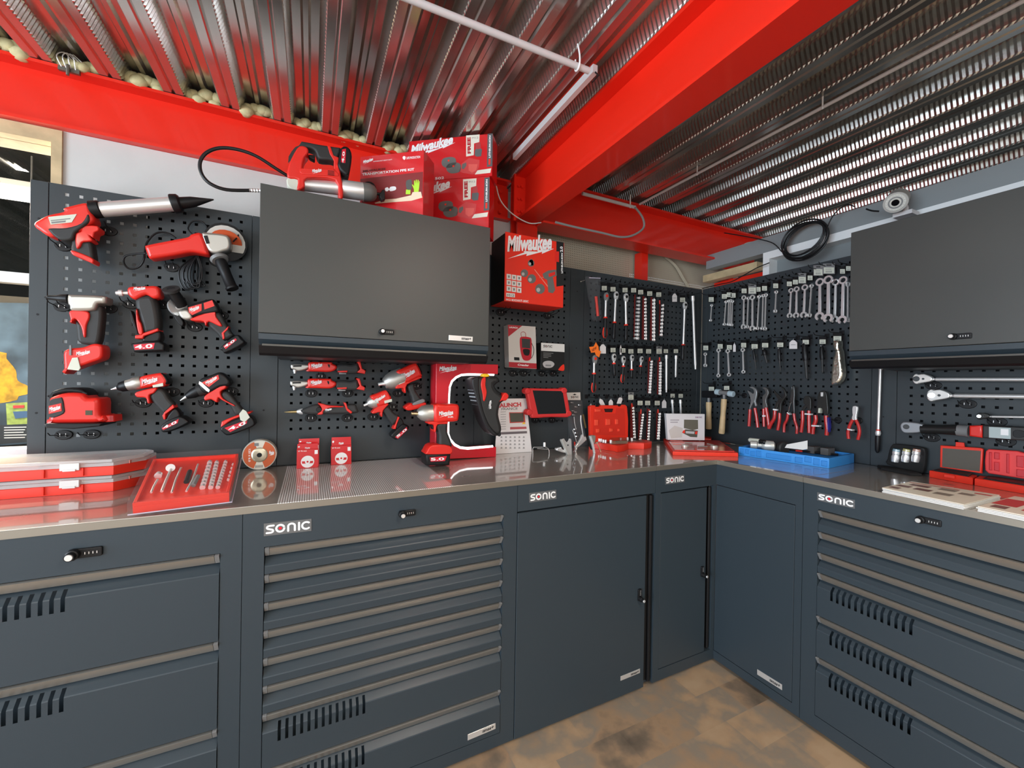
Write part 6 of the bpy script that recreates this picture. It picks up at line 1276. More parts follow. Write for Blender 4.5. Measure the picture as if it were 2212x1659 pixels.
# ---------------------------------------------------------------- worktop items towards the corner
def ob(corner_px,c,extra=0): return [FT.px(*X(c,*p),extra) for p in corner_px]
# open red case
w0=wfront('D2',590,965); 
fl_=FT.px(*X('D2',300,930)); fr_2=FT.px(*X('D2',920,935)); cl=FT.px(*X('D2',520,966))
wl=wfront('D2',420,800)-.02
wl=.085
t=Thing('socket_case','open red socket case with a moulded handle in its lid, worktop corner','case',(fl_[0]+.1,-(w0+wl)/2,HB))
lid=O(FA,'D2','190,432 215,418 255,418 262,435 320,435 330,418 525,418 535,432 560,432 570,412 615,412 636,432 650,600 648,795 205,790',wl); lid[-1]=(lid[-1][0],HB+.03); lid[-2]=(lid[-2][0],HB+.03)
t.part('lid',MB().prism(FA,lid,wl-.022,wl,.004,2),redc)
t.part('lid_recess',MB().prism(FA,O(FA,'D2','232,470 350,455 368,515 495,515 505,450 600,455 612,780 225,770',wl+.001),wl-.001,wl+.001),M('case_red_in',(.66,.03,.015),.45))
t.part('handle_opening',MB().prism(FA,O(FA,'D2','360,458 468,458 455,500 372,500',wl+.002),wl,wl+.002),M('opening_dark',(.03,.004,.004),.6))
for x0,x1,y0,y1 in ((250,290,590,660),(385,435,582,655),(500,530,585,645),(255,320,465,495),(270,305,700,745),(430,465,695,735),(530,550,700,730)): t.part('lid_pocket',MB().prism(FA,O(FA,'D2',f'{x0},{y1} {x1},{y1} {x1},{y0} {x0},{y0}',wl+.008),wl,wl+.008,.003,2),M('case_red_hi',(.88,.08,.04),.4))
for x in (285,550): t.part('hinge_clip',MB().prism(FA,O(FA,'D2',f'{x-25},{425} {x+25},{425} {x+22},{400} {x-22},{400}',wl),wl-.02,wl-.004,.002,1),black)
# base: L-shaped tray, top rim at h
h=.036
base=[FT.px(*X('D2',x,y),h) for x,y in ((300,868),(480,893),(520,903),(600,893),(650,868),(800,868),(835,870),(915,858),(928,845),(860,830))]; base+=[(2.66,-.09),(2.27,-.09)]
t.part('base',MB().prism(FT,base,.0008,h,.004,2),redc)
ft2=FT
def onbase(x,y,hh): return FT.p3(*X('D2',x,y),hh)
t.part('tray_floor',MB().prism(FT,[(lambda a:(a[0],min(a[1],-.1)))(FT.px(*X('D2',x,y),h+.002)) for x,y in ((300,850),(330,860),(470,875),(560,875),(650,850),(850,845),(740,825),(640,815),(320,815))],h,h+.002),M('tray_brown',(.10,.045,.03),.4))
for x,y,r in ((300,850,.007),(325,852,.007),(350,862,.007),(375,866,.007),(440,868,.009),(690,842,.008),(640,835,.007),(560,842,.006)):
    p=onbase(x,y,h+.002); t.part('socket',MB().lathe(p,p+Vector((0,0,.018)),[(0,r),(1,r)],12),chrome)
t.part('ratchet',MB().tube([onbase(500,850,h+.008),onbase(560,850,h+.008),onbase(625,838,h+.008)],.006,8),dark); t.part('clear_insert',MB().prism(FT,[FT.px(*X('D2',x,y),h+.02) for x,y in ((440,800),(620,800),(640,840),(450,845))],h+.003,h+.02,.003,1),M('smoky_clear',(.35,.22,.15),.1,alpha=.45))
# brochure card
hb=.034; A_=Vector(FT.px(*X('D2',1120,826),hb)); B_=Vector(FT.px(*X('D2',1560,832),hb))
d=(B_-A_).normalized(); FA_=FA; FQ=Frame((A_.x,A_.y,HB+hb-.002),(d.x,d.y,0),(0,0,1),(d.y,-d.x,0)); wb=0
q=O(FQ,'D2','1120,826 1560,832 1562,522 1100,517',0)
t=Thing('brochure_box','white card box with a tool case picture standing on the flat red tray','box',FQ(.1,0,-.015))
zz_=[(q[0][0],q[0][1]),(q[1][0],q[1][1]),(q[2][0],q[2][1]),(q[3][0],q[3][1])]
t.part('carton',MB().prism(FQ,[(q[0][0],0),(q[1][0],0),q[2],q[3]],wb-.030,wb,.0008,1),M('box_white',(.72,.70,.70),.4)); w=wb+.0006
def P3(nm,mat,txt,par=None,ww=0): return t.part(nm,MB().prism(FQ,O(FQ,'D2',txt,w+ww),wb,w+ww),mat,par)
d=P3('case_print',M('print_olive',(.13,.12,.09),.5),'1315,588 1480,592 1482,700 1420,715 1312,690'); P3('case_print_base',M('print_darkgrey',(.09,.09,.07),.5),'1290,745 1330,705 1480,720 1470,800 1390,795'); P3('case_print_red',redc,'1300,722 1325,710 1325,750 1295,750',None,.0003); P3('case_print_red',redc,'1450,730 1475,728 1468,765 1445,762',None,.0003); P3('case_print_tray',M('print_silver2',(.5,.5,.5),.4),'1335,725 1440,732 1435,760 1335,752',None,.0004)
P3('beige_print',M('print_beige',(.58,.54,.50),.5),'1130,720 1200,660 1300,690 1290,800 1160,815',None,-.0003)
a=MB();b_=MB(); sonic(a,b_,FQ,O(FQ,'D2','1448,572 1532,572 1448,550',w),w); t.part('logo',a,M('logo_purple',(.18,.10,.22),.5),flat=True); t.part('logo_dot',b_,logored,flat=True)
t.part('title',quad(quad(MB(),FQ,O(FQ,'D2','1150,600 1255,600 1255,588 1150,588',w),w),FQ,O(FQ,'D2','1150,626 1240,626 1240,614 1150,614',w),w),M('print_lilac',(.40,.36,.38),.5),flat=True)
# flat red tray in front
h=.022
q=[FT.px(*X('D2',x,y),h) for x,y in ((1180,968),(1960,985),(1740,838),(1068,812))]
t=Thing('flat_tray','flat red tool tray with round chrome pieces lying before the white card box','tray',FT(sum(p[0] for p in q)/4,sum(p[1] for p in q)/4,0))
t.part('tray',MB().prism(FT,q,.0008,h,.004,2),redc)
def inq(a,b,hh=h+.0008): 
    x=(q[0][0]*(1-a)+q[1][0]*a)*(1-b)+(q[3][0]*(1-a)+q[2][0]*a)*b; y=(q[0][1]*(1-a)+q[1][1]*a)*(1-b)+(q[3][1]*(1-a)+q[2][1]*a)*b; return (x,y)
t.part('tray_lid',MB().prism(FT,[inq(.04,.06),inq(.96,.06),inq(.96,.94),inq(.04,.94)],h,h+.004,.001,1),M('lid_red_clear',(.70,.06,.05),.2,coat=.5))
for a,b in ((.25,.30),(.72,.30)): p=FT(*inq(a,b),h+.004); t.part('round_piece',MB().lathe(p,p+Vector((0,0,.012)),[(0,.020),(.8,.020),(1,.016)],20),M('pale_disc',(.55,.52,.46),.35,metal=.4))
for a,b,a2,b2 in ((.45,.25,.60,.28),(.30,.55,.42,.52),(.66,.50,.74,.42)): t.part('metal_piece',MB().tube([FT(*inq(a,b),h+.008),FT(*inq(a2,b2),h+.008)],.005,8),cast)
for b in (.45,.6,.75): t.part('moulded_rib',MB().tube([FT(*inq(.08,b),h+.004),FT(*inq(.30,b),h+.004)],.0022,6),M('rib_pink',(.80,.22,.18),.4))
for x in (1265,1300,1800,1880): p=FT.p3(*X('D2',x,985-(1880-x)*.02),h*.5); t.part('latch',MB().box(p-Vector((.010,.004,.004)),p+Vector((.010,.004,.004))),M('case_red_dark',(.30,.01,.01),.5))
p=[FT.px(*X('D2',x,y),h) for x,y in ((1560,825),(1635,828),(1640,805),(1560,800))]; t.part('handle',MB().prism(FT,p,.004,h+.006,.003,2),redc)
# blue case
h=.048
bt=[FT.px(*X('D4',x,y),h) for x,y in ((535,905),(870,950),(1210,1000),(1640,1045),(1920,990),(1890,972),(1400,925),(640,885))]
bt=[FT.px(*X('D4',x,y),h) for x,y in ((530,910),(1610,1052),(1922,992),(1860,955),(660,880))]; bt=[(min(x,3.283),y) for x,y in bt]
bb=[FT.px(*X('D4',x,y),0) for x,y in ((545,990),(1600,1165),(1900,1105))]
blue=M('case_blue',(.035,.27,.72),.42)
t=Thing('blue_tool_case','open bright blue tool case with a steel puller set on the corner worktop','case',FT(sum(p[0] for p in bt)/5,sum(p[1] for p in bt)/5,0))
c_=(sum(p[0] for p in bt)/5,sum(p[1] for p in bt)/5); sh=lambda k:[(c_[0]+(p[0]-c_[0])*k,c_[1]+(p[1]-c_[1])*k) for p in bt]
t.part('case_floor',MB().prism(FT,sh(.96),.0008,h*.62,.004,1),blue)
for i in range(5):
    a,b,a2,b2=bt[i],bt[(i+1)%5],sh(.93)[(i+1)%5],sh(.93)[i]; t.part('case_wall',MB().prism(FT,[a,b,a2,b2],.0008,h,.003,2),blue)
A_=Vector(bt[0]);B_=Vector(bt[1]); d=(B_-A_); L=d.length; d.normalize(); n_=Vector((d.y,-d.x)); fbz=Frame(FT(A_.x,A_.y,0),(d.x,d.y,0),(0,0,1),(n_.x,n_.y,0))
for a,b,z0,z1 in ((.02,.075,.008,.040),(.085,.14,.016,.040),(.15,.21,.008,.034),(.22,.285,.008,.040),(.34,.62,.010,.034),(.66,.74,.008,.034),(.76,.83,.016,.042),(.85,.91,.008,.04),(.925,.985,.008,.034)): t.part('moulded_panel',MB().prism(fbz,[(a*L,z0),(b*L,z0),(b*L,z1),(a*L,z1)],-.001,.0028,.002,1),M('case_blue2',(.025,.22,.62),.45))
z=h*.62
def onc(x,y,hh=z+.01): return FT.p3(*X('D4',x,y),hh)
t.part('puller_body',MB().lathe(onc(668,885,z+.03),onc(960,905,z+.03),[(0,.020),(.25,.022),(.3,.014),(.45,.014),(.5,.02),(.62,.028),(.95,.026),(1,.018)],16),M('puller_white',(.62,.62,.58),.35,metal=.4))
t.part('spring',MB().lathe(onc(775,850,z+.05),onc(850,858,z+.05),[(0,.012),(.15,.014),(.3,.010),(.45,.014),(.6,.010),(.75,.014),(1,.012)],14),black); t.part('cap',MB().lathe(onc(650,830,z+.05),onc(780,845,z+.05),[(0,.008),(.1,.012),(1,.012)],14),cream)
t.part('cone',MB().lathe(onc(975,915,z+.02),onc(1085,935,z+.02),[(0,.012),(.6,.034),(.9,.036),(1,.030)],18),G_); t.part('rod',MB().tube([onc(1085,940,z+.012),onc(1400,975,z+.01),onc(1720,1010,z+.008)],.006,8),black)
for x,y in ((1420,975),(1590,995)): p=onc(x,y,z+.008); t.part('foam_block',MB().box(p-Vector((.030,.018,.005)),p+Vector((.030,.018,.030))),M('foam_grey',(.12,.115,.11),.8))
fw=Frame(onc(1080,925,z),(1,-.05,0),(0,0,1),(.05,1,0)); t.part('white_card',MB().prism(FB,O(FB,'D4','1075,925 1290,950 1345,940 1345,838 1290,850 1100,885',.35),.345,.347),paper)
t.part('clear_box',MB().box(onc(1660,965,z)-Vector((.0,.0,0)),onc(1790,950,z)+Vector((.02,.03,.035))),clear); t.part('dark_block',MB().box(onc(1700,960,z)+Vector((0,.005,0)),onc(1750,955,z)+Vector((0,.02,.03))),dark)
t.part('red_piece',MB().tube([onc(1210,960),onc(1290,968)],.005,8),redc)
# --- clamps, wire stand and blister in front of the tablet
def solidrod(t,nm,mat,c,pts_,r,closed=False): return t.part(nm,MB().tube([FT.p3(*X(c,x,y),hh) for x,y,hh in pts_],r,8,closed=closed,smooth=3),mat)
wq=wfront('G3',700,1480)
t=Thing('wire_stand','small chrome wire stand with a white knob beside the calendar card','stand',FT.p3(*X('G3',640,1440),0))
wv=wq
t.part('wire_frame',MB().tube([pt(FA,'G3',x,y,wv+o) for x,y,o in ((470,1500,.0),(470,1370,.0),(490,1345,.0),(740,1345,.0),(775,1370,.0),(770,1385,.03),(560,1372,.03))],.0016,8),chrome); t.part('leg',MB().tube([pt(FA,'G3',778,1372,wv),pt(FA,'G3',795,1420,wv),pt(FA,'G3',795,1500,wv)],.0016,8),chrome)
t.part('knob',MB().lathe(pt(FA,'G3',702,1335,wv+.01),pt(FA,'G3',702,1250,wv+.01),[(0,.0055),(.15,.0065),(.9,.0065),(1,.005)],12),white); t.part('knob_stem',MB().cyl(pt(FA,'G3',702,1385,wv+.01),pt(FA,'G3',702,1330,wv+.01),.003,8),black)
wq=wfront('G3',1200,1495); t=Thing('spring_clamp','silver spring clamp standing on open jaws, left of the clear pack','clamp',pt(FA,'G3',1190,1490,wq))
t.part('front_plate',MB().prism(FA,O(FA,'G3','1045,1215 1060,1180 1095,1175 1115,1215 1150,1250 1185,1210 1195,1175 1230,1178 1240,1215 1250,1490 1180,1500 1150,1480 1105,1370',wq),wq-.003,wq,.001,1),satin); t.part('side_plate',MB().prism(FA,O(FA,'G3','1045,1215 1060,1190 1185,1490 1170,1500',wq+.006),wq-.012,wq+.006,.001,1),M('pale_steel2',(.82,.82,.78),.35,metal=.6))
t.part('pivot',MB().lathe(pt(FA,'G3',1168,1305,wq),pt(FA,'G3',1168,1305,wq+.004),[(0,.004),(1,.003)],12),dark); t.part('lower_jaw',MB().prism(FA,O(FA,'G3','950,1372 1040,1350 1060,1395 1110,1400 1150,1465 1060,1450 950,1410',wq-.01),wq-.03,wq-.01,.002,1),satin)
t.part('jaw_tip',MB().box(pt(FA,'G3',1100,1420,wq-.02),pt(FA,'G3',1060,1380,wq-.035)),black)
# clear hang pack with pliers
wz=wfront('G3',1450,1370); wz=max(.05,min(wz,.12)); t=Thing('tool_pack','clear plastic tool pack with a white header card leaning on the panel post','pack',pt(FA,'G3',1420,1360,.05))
hd=t.part('header_card',MB().prism(FA,O(FA,'G3','1158,262 1455,255 1462,410 1160,412',.05),.028,.03,.0005,1),M('header_cream',(.68,.64,.60),.5)); a=MB();b_=MB(); sonic(a,b_,FA,O(FA,'G3','1228,372 1385,368 1226,328',.0305),.0305); t.part('logo',a,dark,hd,flat=True); t.part('logo_dot',b_,logored,hd,flat=True)
t.part('euro_slot',MB().prism(FA,O(FA,'G3','1262,298 1285,290 1300,280 1320,288 1345,296 1320,305 1300,312 1282,304',.0305),.0299,.0305),dark,hd)
t.part('clear_sleeve',MB().prism(FA,O(FA,'G3','1170,412 1465,412 1480,900 1590,1360 1290,1370 1200,760',.028),.004,.028,.004,2),clear)
for i,(x,y) in enumerate(((1250,455),(1330,540),(1270,620),(1320,645),(1400,505),(1280,700),(1310,990),(1330,1060),(1350,1130))): t.part('packed_socket',MB().lathe(pt(FA,'G3',x-18,y,.045),pt(FA,'G3',x+18,y+4,.016),[(0,.0030),(.5,.0045),(1,.0045)],10),chrome)
for p_ in (((1290,740),(1300,860),(1330,980)),((1260,1000),(1300,1100),(1340,1240))): t.part('packed_rod',MB().tube([pt(FA,'G3',x,y,.016) for x,y in p_],.0025,8),chrome)
t.part('packed_red_part',MB().tube([pt(FA,'G3',1300,1240,.016),pt(FA,'G3',1310,1330,.016)],.005,8),redc); t.part('printed_strip',MB().prism(FA,O(FA,'G3','1455,700 1485,690 1540,960 1510,970',.029),.0281,.029),M('print_brown',(.16,.10,.04),.6))
wp=max(wfront('G3',1330,1430),.14); t=Thing('locking_pliers','bright chrome locking pliers leaning with jaws on the worktop','pliers',pt(FA,'G3',1330,1430,wp))
t.part('body',MB().prism(FA,sm(O(FA,'G3','1320,1335 1350,1290 1420,1190 1450,1110 1480,1095 1500,1140 1550,1130 1560,1180 1480,1260 1400,1330 1345,1370 1335,1430 1300,1450 1330,1400',wp),2),wp-.012,wp,.003,2),chrome); t.part('upper_handle',MB().tube([pt(FA,'G3',x,y,wp-.006) for x,y in ((1470,1110),(1445,960),(1425,830),(1425,710))],.0032,8,smooth=3),chrome)
t.part('jaw',MB().tube([pt(FA,'G3',x,y,wp-.006) for x,y in ((1345,1360),(1325,1430),(1255,1440))],.003,8),chrome)
wp=max(wfront('G3',1715,1475),.14); t=Thing('hose_clamp_pliers','chrome clamp pliers standing on two prongs before the open red case','pliers',pt(FA,'G3',1715,1470,wp))
t.part('left_leg',MB().prism(FA,O(FA,'G3','1605,1125 1640,1120 1680,1230 1725,1460 1715,1478 1695,1475 1680,1380 1640,1240',wp),wp-.012,wp,.002,1),chrome); t.part('black_leg',MB().prism(FA,O(FA,'G3','1560,1130 1610,1130 1690,1390 1660,1400 1600,1280',wp-.012),wp-.03,wp-.012,.002,1),black)
t.part('head',MB().prism(FA,sm(O(FA,'G3','1610,1120 1700,1110 1725,1130 1715,1240 1690,1270 1660,1230',wp-.002),2),wp-.014,wp-.002,.003,2),cast); t.part('right_leg',MB().tube([pt(FA,'G3',x,y,wp-.01) for x,y in ((1735,1240),(1780,1330),(1825,1435))],.0028,8),M('brass2',(.7,.65,.45),.3,metal=1)); t.part('cross_pin',MB().tube([pt(FA,'G3',1700,1275,wp-.01),pt(FA,'G3',1770,1245,wp-.01)],.003,8),cast)
# --- right hand worktop
c='D5'; th=math.radians(12)
wP=.045; t=Thing('socket_pouch','black pouch holding three chrome sockets with coloured caps under the white rod','pouch',FT.p3(*X(c,600,1060),0))
t.part('upright_panel',MB().prism(FB,sm(O(FB,c,'448,880 470,838 515,826 740,856 775,885 778,940 760,1070 700,1085 430,1010 432,960',wP),2),wP-.02,wP,.006,2),M('pouch_fabric',(.010,.010,.010),.85))
t.part('folded_flap',MB().prism(FT,[(min(p[0],3.275),p[1]) for p in [FT.px(*X(c,x,y),.012) for x,y in ((345,1012),(440,1012),(640,1055),(745,1090),(640,1085),(380,1036))]],.0008,.012,.004,2),MATS['pouch_fabric'])
for x,cc in ((510,(.12,.35,.45)),(600,(.60,.55,.10)),(690,(.55,.22,.12))):
    m_=sc_(FB,c,x,920,wP); a=pt(FB,c,x+8,875,wP+.012); b=pt(FB,c,x-8,985,wP+.012); t.part('socket',MB().lathe(a,b,[(0,26*m_),(.35,28*m_),(.4,24*m_),(.6,30*m_),(1,26*m_)],14),chrome); t.part('coloured_cap',MB().lathe(a-(b-a)*.04,a+(b-a)*.12,[(0,24*m_),(1,28*m_)],14),M('cap%d'%x,cc,.4))
    t.part('clear_pocket',MB().prism(FB,O(FB,c,f'{x-42},985 {x+38},990 {x+48},872 {x-28},868',wP+.03),wP,wP+.03,.004,1),clear)
wR=.15
t=Thing('bit_case','open small red bit case with a smoky lid beside the black pouch','case',FT.p3(*X(c,1000,1120),0))
h=.030; base=[(min(p[0],3.270),p[1]) for p in [FT.px(*X(c,x,y),h) for x,y in ((812,1062),(1200,1128),(1262,1100),(900,1045))]]
t.part('base',MB().prism(FT,base,.0008,h,.003,2),redc); cb=(sum(p[0] for p in base)/4,sum(p[1] for p in base)/4); t.part('bit_tray',MB().prism(FT,[(cb[0]+(p[0]-cb[0])*.86,cb[1]+(p[1]-cb[1])*.8) for p in base],h,h+.006,.002,1),M('tray_black',(.02,.015,.015),.5))
yl=-base[3][1]; wl=XB-max(base[2][0],base[3][0])+.004
ld=t.part('lid_frame',MB().prism(FB,O(FB,c,'905,1035 1278,1090 1290,872 1270,862 908,838',wl),wl-.012,wl,.003,2),redc); t.part('lid_window',MB().prism(FB,O(FB,c,'925,1030 1262,1072 1272,888 930,862',wl+.001),wl,wl+.001),M('smoky_lid',(.10,.09,.075),.2),ld); t.part('lid_tab',MB().prism(FB,O(FB,c,'1042,848 1122,852 1118,815 1045,808',wl),wl-.01,wl-.002,.001,1),redc,ld)
t.part('front_catch',MB().prism(FB,O(FB,c,'940,1095 1035,1110 1035,1138 940,1122',XB-min(base[0][0],base[1][0])+.002),XB-min(base[0][0],base[1][0])-.004,XB-min(base[0][0],base[1][0])+.002,.001,1),redc)
t=Thing('large_bit_case','open large red case with a moulded lid at the edge of the right worktop','case',FT.p3(*X(c,1500,1160),0))
h=.030; base=[(min(p[0],3.270),p[1]) for p in [FT.px(*X(c,x,y),h) for x,y in ((1218,1130),(1900,1240),(1950,1190),(1290,1100))]]
t.part('base',MB().prism(FT,base,.0008,h,.005,3),redc); wl2=XB-max(base[2][0],base[3][0])+.004
cb=(sum(p[0] for p in base)/4,sum(p[1] for p in base)/4); t.part('black_insert',MB().prism(FT,[(cb[0]+(p[0]-cb[0])*.9,cb[1]+(p[1]-cb[1])*.75) for p in base],h,h+.005,.002,1),MATS['tray_black'])
ld=t.part('lid',MB().prism(FB,sm(O(FB,c,'1310,1060 1305,980 1315,890 1340,872 1600,890 1650,905 1900,920 1910,1180 1600,1130 1340,1090',wl2),1),wl2-.02,wl2,.004,2),M('lid_red_light',(.80,.05,.05),.4))
for txt in ('1345,1060 1372,1064 1372,900 1345,898','1390,960 1440,965 1440,905 1390,900','1390,1062 1440,1072 1440,990 1390,985','1500,1085 1528,1090 1528,915 1500,912','1590,1030 1660,1040 1660,935 1590,930','1590,1115 1700,1130 1700,1060 1590,1050'): t.part('moulded_slot',MB().prism(FB,O(FB,c,txt,wl2+.004),wl2,wl2+.004,.002,1),M('lid_red_deep',(.60,.03,.04),.45),ld)
# magazines
def mag(lab,pts_,n,seed,prints):
    rd=random.Random(seed); q=[FT.px(*X(c,x,y),n*.0045) for x,y in pts_]; t=Thing('magazine_stack',lab,'magazines',FT(sum(p[0] for p in q)/4,sum(p[1] for p in q)/4,0),'magazine stacks')
    cx=sum(p[0] for p in q)/4; cy=sum(p[1] for p in q)/4
    for i in range(n):
        a=rd.uniform(-.015,.015); dx=rd.uniform(-.003,.003); dy=rd.uniform(-.002,.002)
        pp=[(cx+(x-cx)*math.cos(a)-(y-cy)*math.sin(a)+dx,cy+(x-cx)*math.sin(a)+(y-cy)*math.cos(a)+dy) for x,y in q] if i<n-1 else q
        t.part('magazine',MB().prism(FT,pp,.0006+i*.0045,.0042+i*.0045),paper if i<n-1 else M('cover_cream',(.72,.66,.56),.35))
    for mat,(a0,b0,a1,b1) in prints:
        f=lambda a,b:((q[0][0]*(1-a)+q[1][0]*a)*(1-b)+(q[3][0]*(1-a)+q[2][0]*a)*b,(q[0][1]*(1-a)+q[1][1]*a)*(1-b)+(q[3][1]*(1-a)+q[2][1]*a)*b)
        t.part('cover_print',quad(MB(),FT,[f(a0,b0),f(a1,b0),f(a1,b1),f(a0,b1)],n*.0045+.0002),mat,flat=True)
pb_=M('print_brownred',(.18,.09,.08),.4); pr2=M('print_magred',(.50,.05,.05),.4); pg_=M('print_maggrey',(.22,.19,.16),.4)
mag('stack of open cream catalogues with brown boxes on the right worktop, nearer the corner',((388,1215),(1120,1365),(1440,1280),(650,1160)),4,3,[(pr2,(.02,.86,.62,.90)),(pb_,(.10,.62,.34,.78)),(pb_,(.03,.36,.20,.52)),(pb_,(.26,.34,.46,.50)),(pg_,(.52,.30,.72,.46)),(pb_,(.03,.12,.16,.26)),(pg_,(.44,.66,.64,.82)),(pg_,(.70,.58,.86,.72)),(pr2,(.80,.80,.98,.86))])
mag('stack of red and cream printed magazines at the right edge of the worktop',((1245,1380),(2000,1530),(2300,1400),(1575,1292)),4,5,[(pr2,(.02,.30,.35,.75)),(pb_,(.10,.10,.30,.25)),(pr2,(.45,.2,.8,.9)),(pg_,(.36,.5,.44,.8))])
# ---------------------------------------------------------------- ceiling level fittings
for k in range(-2,8):
    x=.05+.1975*k+.128; mb=MB(); rd=random.Random(k+20)
    for i in range(7): mb.ball((x-.048+.016*i+rd.uniform(-.006,.006),.118+rd.uniform(-.01,.012),DZ+.012+rd.uniform(-.006,.02)),.022+rd.uniform(-.004,.006),12,8,(1.1,.9,.9),.05)
    pos=['hidden at the far end','first from the window end','second from the window end','third from the window end','fourth from the window end','fifth from the window end','sixth from the window end','seventh from the window end','behind the grease gun','behind the red cartons'][k+2]
    solo('expanding_foam',mb,M('foam_yellow',(.66,.60,.33),.75,var=.25,vscale=40),'lump of pale yellow expanding foam on the red beam, '+pos,'foam','foam lumps on the left beam',ang=70)
t=Thing('beam_clamp','small metal beam clamp with bent wires on the left red beam','clamp',hit(150,145,1,-.0)+Vector((0,.1,0))); p=hit(150,150,1,.10)
t.part('clamp_body',MB().box(p-Vector((.03,.006,.012)),p+Vector((.03,.006,.004))),M('old_steel',(.20,.18,.15),.5,metal=.8)); t.part('clamp_bolt',MB().cyl(p+Vector((.0,-.012,-.03)),p+Vector((.0,-.012,.01)),.005,8),MATS['old_steel'])
for i in range(4): t.part('wire_end',MB().tube([p+Vector((-.02+.013*i,-.004,0)),p+Vector((-.028+.016*i,-.02,.03)),p+Vector((-.01+.008*i,-.012,.052)),p+Vector((.01+.01*i,-.015,.03))],.0018,6,smooth=4),satin)
# conduits
pl=M('white_conduit',(.62,.60,.60),.45)
t=Thing('conduit','white round conduit pipe crossing under the left part of the steel deck','conduit',(1.3,-.87,2.50),'white conduits')
a=hit(870,-8,2,2.50); b=hit(1272,153,2,2.50); a2=a+(a-b)*1.2
t.part('pipe',MB().cyl(a2,b,.0105,14),pl); cl_=b+(a-b)*.075; t.part('pipe_clip',MB().tube([cl_+Vector((0,0,.075)),cl_+Vector((.0,-.013,.03)),cl_+Vector((0,-.013,-.004)),cl_+Vector((0,0,-.014)),cl_+Vector((0,.013,-.004)),cl_+Vector((0,.012,.03))],.003,6,smooth=3),white)
t=Thing('conduit','pale flat cable trunk running along the deck to the red beam joint','conduit',(1.67,-.5,2.56),'white conduits')
a=hit(1286,153,2,2.565); b=hit(1110,342,2,2.565); t.part('trunk',MB().box((min(a.x,b.x)-.006,a.y,2.558),(min(a.x,b.x)+.014,b.y,2.588)),pl); t.part('lead_wire',MB().tube([Vector((a.x-.02,a.y-.01,2.51)),Vector((a.x,a.y-.02,2.535)),Vector((a.x,a.y,2.56))],.003,6),black)
t=Thing('conduit','short white conduit pipe above the right red beam','conduit',(2.4,-.08,2.52),'white conduits'); a=hit(1258,418,2,2.52); b=hit(1372,448,2,2.52); t.part('pipe',MB().cyl(a,b,.010,12),pl); t.part('pipe_clip',MB().cyl(b+(a-b)*.1+Vector((0,0,-.012)),b+(a-b)*.1+Vector((0,0,.07)),.004,6),white)
t=Thing('conduit','long thin white conduit running along the right part of the deck','conduit',(2.58,-.5,2.54),'white conduits'); a=hit(1382,441,2,2.55); t.part('pipe',MB().cyl(a,Vector((a.x+.01,-2.3,2.55)),.007,10),pl)
for y in (-.5,-1.1): t.part('pipe_clip',MB().cyl(Vector((a.x,y,2.54)),Vector((a.x,y,DZ+.02)),.003,6),white)
solo('cable',MB().tube([hit(x,y,1,-.10) for x,y in ((1372,448),(1388,470),(1390,492),(1368,508),(1340,512),(1300,503),(1240,490),(1200,480))],.0065,8,smooth=5),M('cable_grey',(.28,.28,.27),.5),'grey cable looping down over the right red beam','cable')
solo('cable',MB().tube([hit(*X('E2',x,y),1,-.12) for x,y in ((860,1270),(890,1370),(970,1460),(1080,1522),(1165,1520))],.003,8,smooth=5),M('cable_white',(.55,.54,.50),.5),'thin white cable hanging between the cartons and the beam joint','cable')
mb=MB()
for i in range(4): mb.tube([hit(*X('D1',x+i*9,y),1,.165) for x,y in ((1085,-20),(1150,30),(1215,100),(1290,230),(1350,330),(1380,420))],.0028,6,smooth=4)
solo('cable_bundle',mb,M('cable_cream',(.55,.50,.38),.5),'bundle of cream cables on the perforated cladding','cable')
# black cable coil over the grey lintel
t=Thing('cable_coil','coil of black cable hanging on the grey lintel in the corner','cable',FB.p3(*X('D6',655,580),.02))
fc2=FB; mb=MB(); rd=random.Random(4)
for i in range(7):
    cx=655+rd.uniform(-14,14); cy=455+rd.uniform(-12,12); rx=168+rd.uniform(-16,14); ry=100+rd.uniform(-18,22); tl=math.radians(-33+rd.uniform(-6,6)); L=[]
    for k in range(16):
        a=2*PI*k/16; x=rx*math.cos(a); y=ry*math.sin(a); L.append(FB.p3(*X('D6',cx+x*math.cos(tl)-y*math.sin(tl),cy+x*math.sin(tl)+y*math.cos(tl)),.0+.006*i))
    mb.tube(L,.0042,8,closed=True,smooth=2)
t.part('loops',mb,black); t.part('tail',MB().tube([FB.p3(*X('D6',x,y),w_) for x,y,w_ in ((815,360,.02),(850,290,.03),(900,235,.04),(960,205,.05),(1010,220,.05))],.003,6,smooth=4),black); t.part('tail',MB().tube([FB.p3(*X('D6',x,y),w_) for x,y,w_ in ((1090,235,.05),(1130,248,.05),(1180,252,.05))],.004,6,smooth=3),black)
t.part('lead',MB().tube([FB.p3(*X('D6',x,y),w_) for x,y,w_ in ((490,540,.02),(430,480,.03),(330,450,.04),(200,425,.06),(80,405,.08))],.003,6,smooth=4),black)
solo('cable',MB().tube([hit(*X('D3',x,y),0,XB+.0) for x,y in ((960,45),(800,110),(640,200),(480,285),(330,320),(100,375))],.003,6,smooth=4),black,'black cable sagging in front of the red corner steel above the spanner panel','cable')
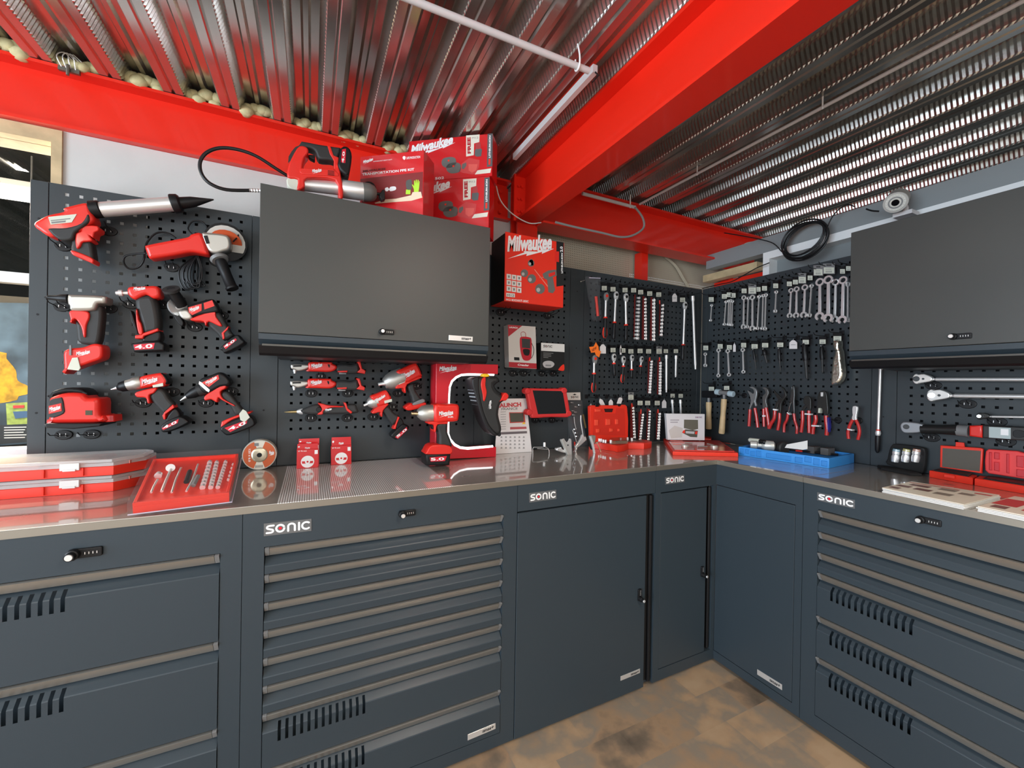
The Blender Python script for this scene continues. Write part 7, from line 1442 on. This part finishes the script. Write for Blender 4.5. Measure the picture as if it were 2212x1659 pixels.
# security camera
t=Thing('security_camera','white bullet camera mounted on the lintel above the right wall','camera',FB.p3(*X('D6',1365,280),.01))
lens=FB.p3(*X('D6',1298,190),.12); back=FB.p3(*X('D6',1345,112),.06); m_=sc_(FB,'D6',1298,190,.12); camw=M('camera_grey',(.42,.40,.37),.4)
d=(lens-back).normalized(); vd=(Vector(CAM)-lens).normalized(); d=(vd*.8+d*.4).normalized(); back=lens-d*.11
t.part('housing',MB().lathe(back,lens,[(0,58*m_),(.05,66*m_),(.9,66*m_),(.95,70*m_),(1,68*m_)],26),camw); fce=t.part('front_ring',MB().lathe(lens,lens+d*.002,[(0,58*m_),(1,56*m_)],26),M('camera_ring',(.60,.58,.52),.35))
t.part('dark_ring',MB().lathe(lens+d*.002,lens+d*.0026,[(0,40*m_),(1,40*m_)],24),grey,fce); t.part('inner_ring',MB().lathe(lens+d*.0026,lens+d*.004,[(0,32*m_),(1,30*m_)],24),MATS['camera_ring'],fce); t.part('lens',MB().lathe(lens+d*.004,lens+d*.006,[(0,22*m_),(1,18*m_)],20),M('lens_black',(.005,.005,.006),.05),fce)
mb=MB()
for k in range(18): a=2*PI*k/18; u_=d.orthogonal().normalized(); v_=d.cross(u_); mb.ball(lens+d*.003+(u_*math.cos(a)+v_*math.sin(a))*49*m_,.0022,6,4)
t.part('infrared_diodes',mb,white,fce)
q=FB.p3(*X('D6',1368,262),.02); t.part('bracket',MB().tube([back+d*.04-Vector((0,0,.02)),q+Vector((0,0,.03)),q],.010,10,smooth=3),MATS['white_conduit']); t.part('base',MB().box(q-Vector((.03,.035,.018)),q+Vector((.04,.035,.0))),MATS['white_conduit'])
# coil of white hose and timber in the corner above
solo('hose_bundle',MB().tube([hit(*X('E3',x,y),0,XB+.16) for x,y in ((545,1480),(575,1440),(640,1430),(720,1440),(700,1470),(600,1490),(560,1500))],.012,8,smooth=4),M('hose_white',(.55,.52,.44),.6),'white ribbed hose end in the gap above the corner','hose')
solo('timber_batten',MB().box((XB+.15,-.30,2.20),(XB+.22,.12,2.25)),timber,'pale timber batten in the corner gap under the grey lintel','timber')
solo('red_bracing',MB().box((XB+.25,-.42,2.12),(XB+.32,.10,2.20)),beamred,'red bracing bar behind the corner gap','beam',kind='structure')
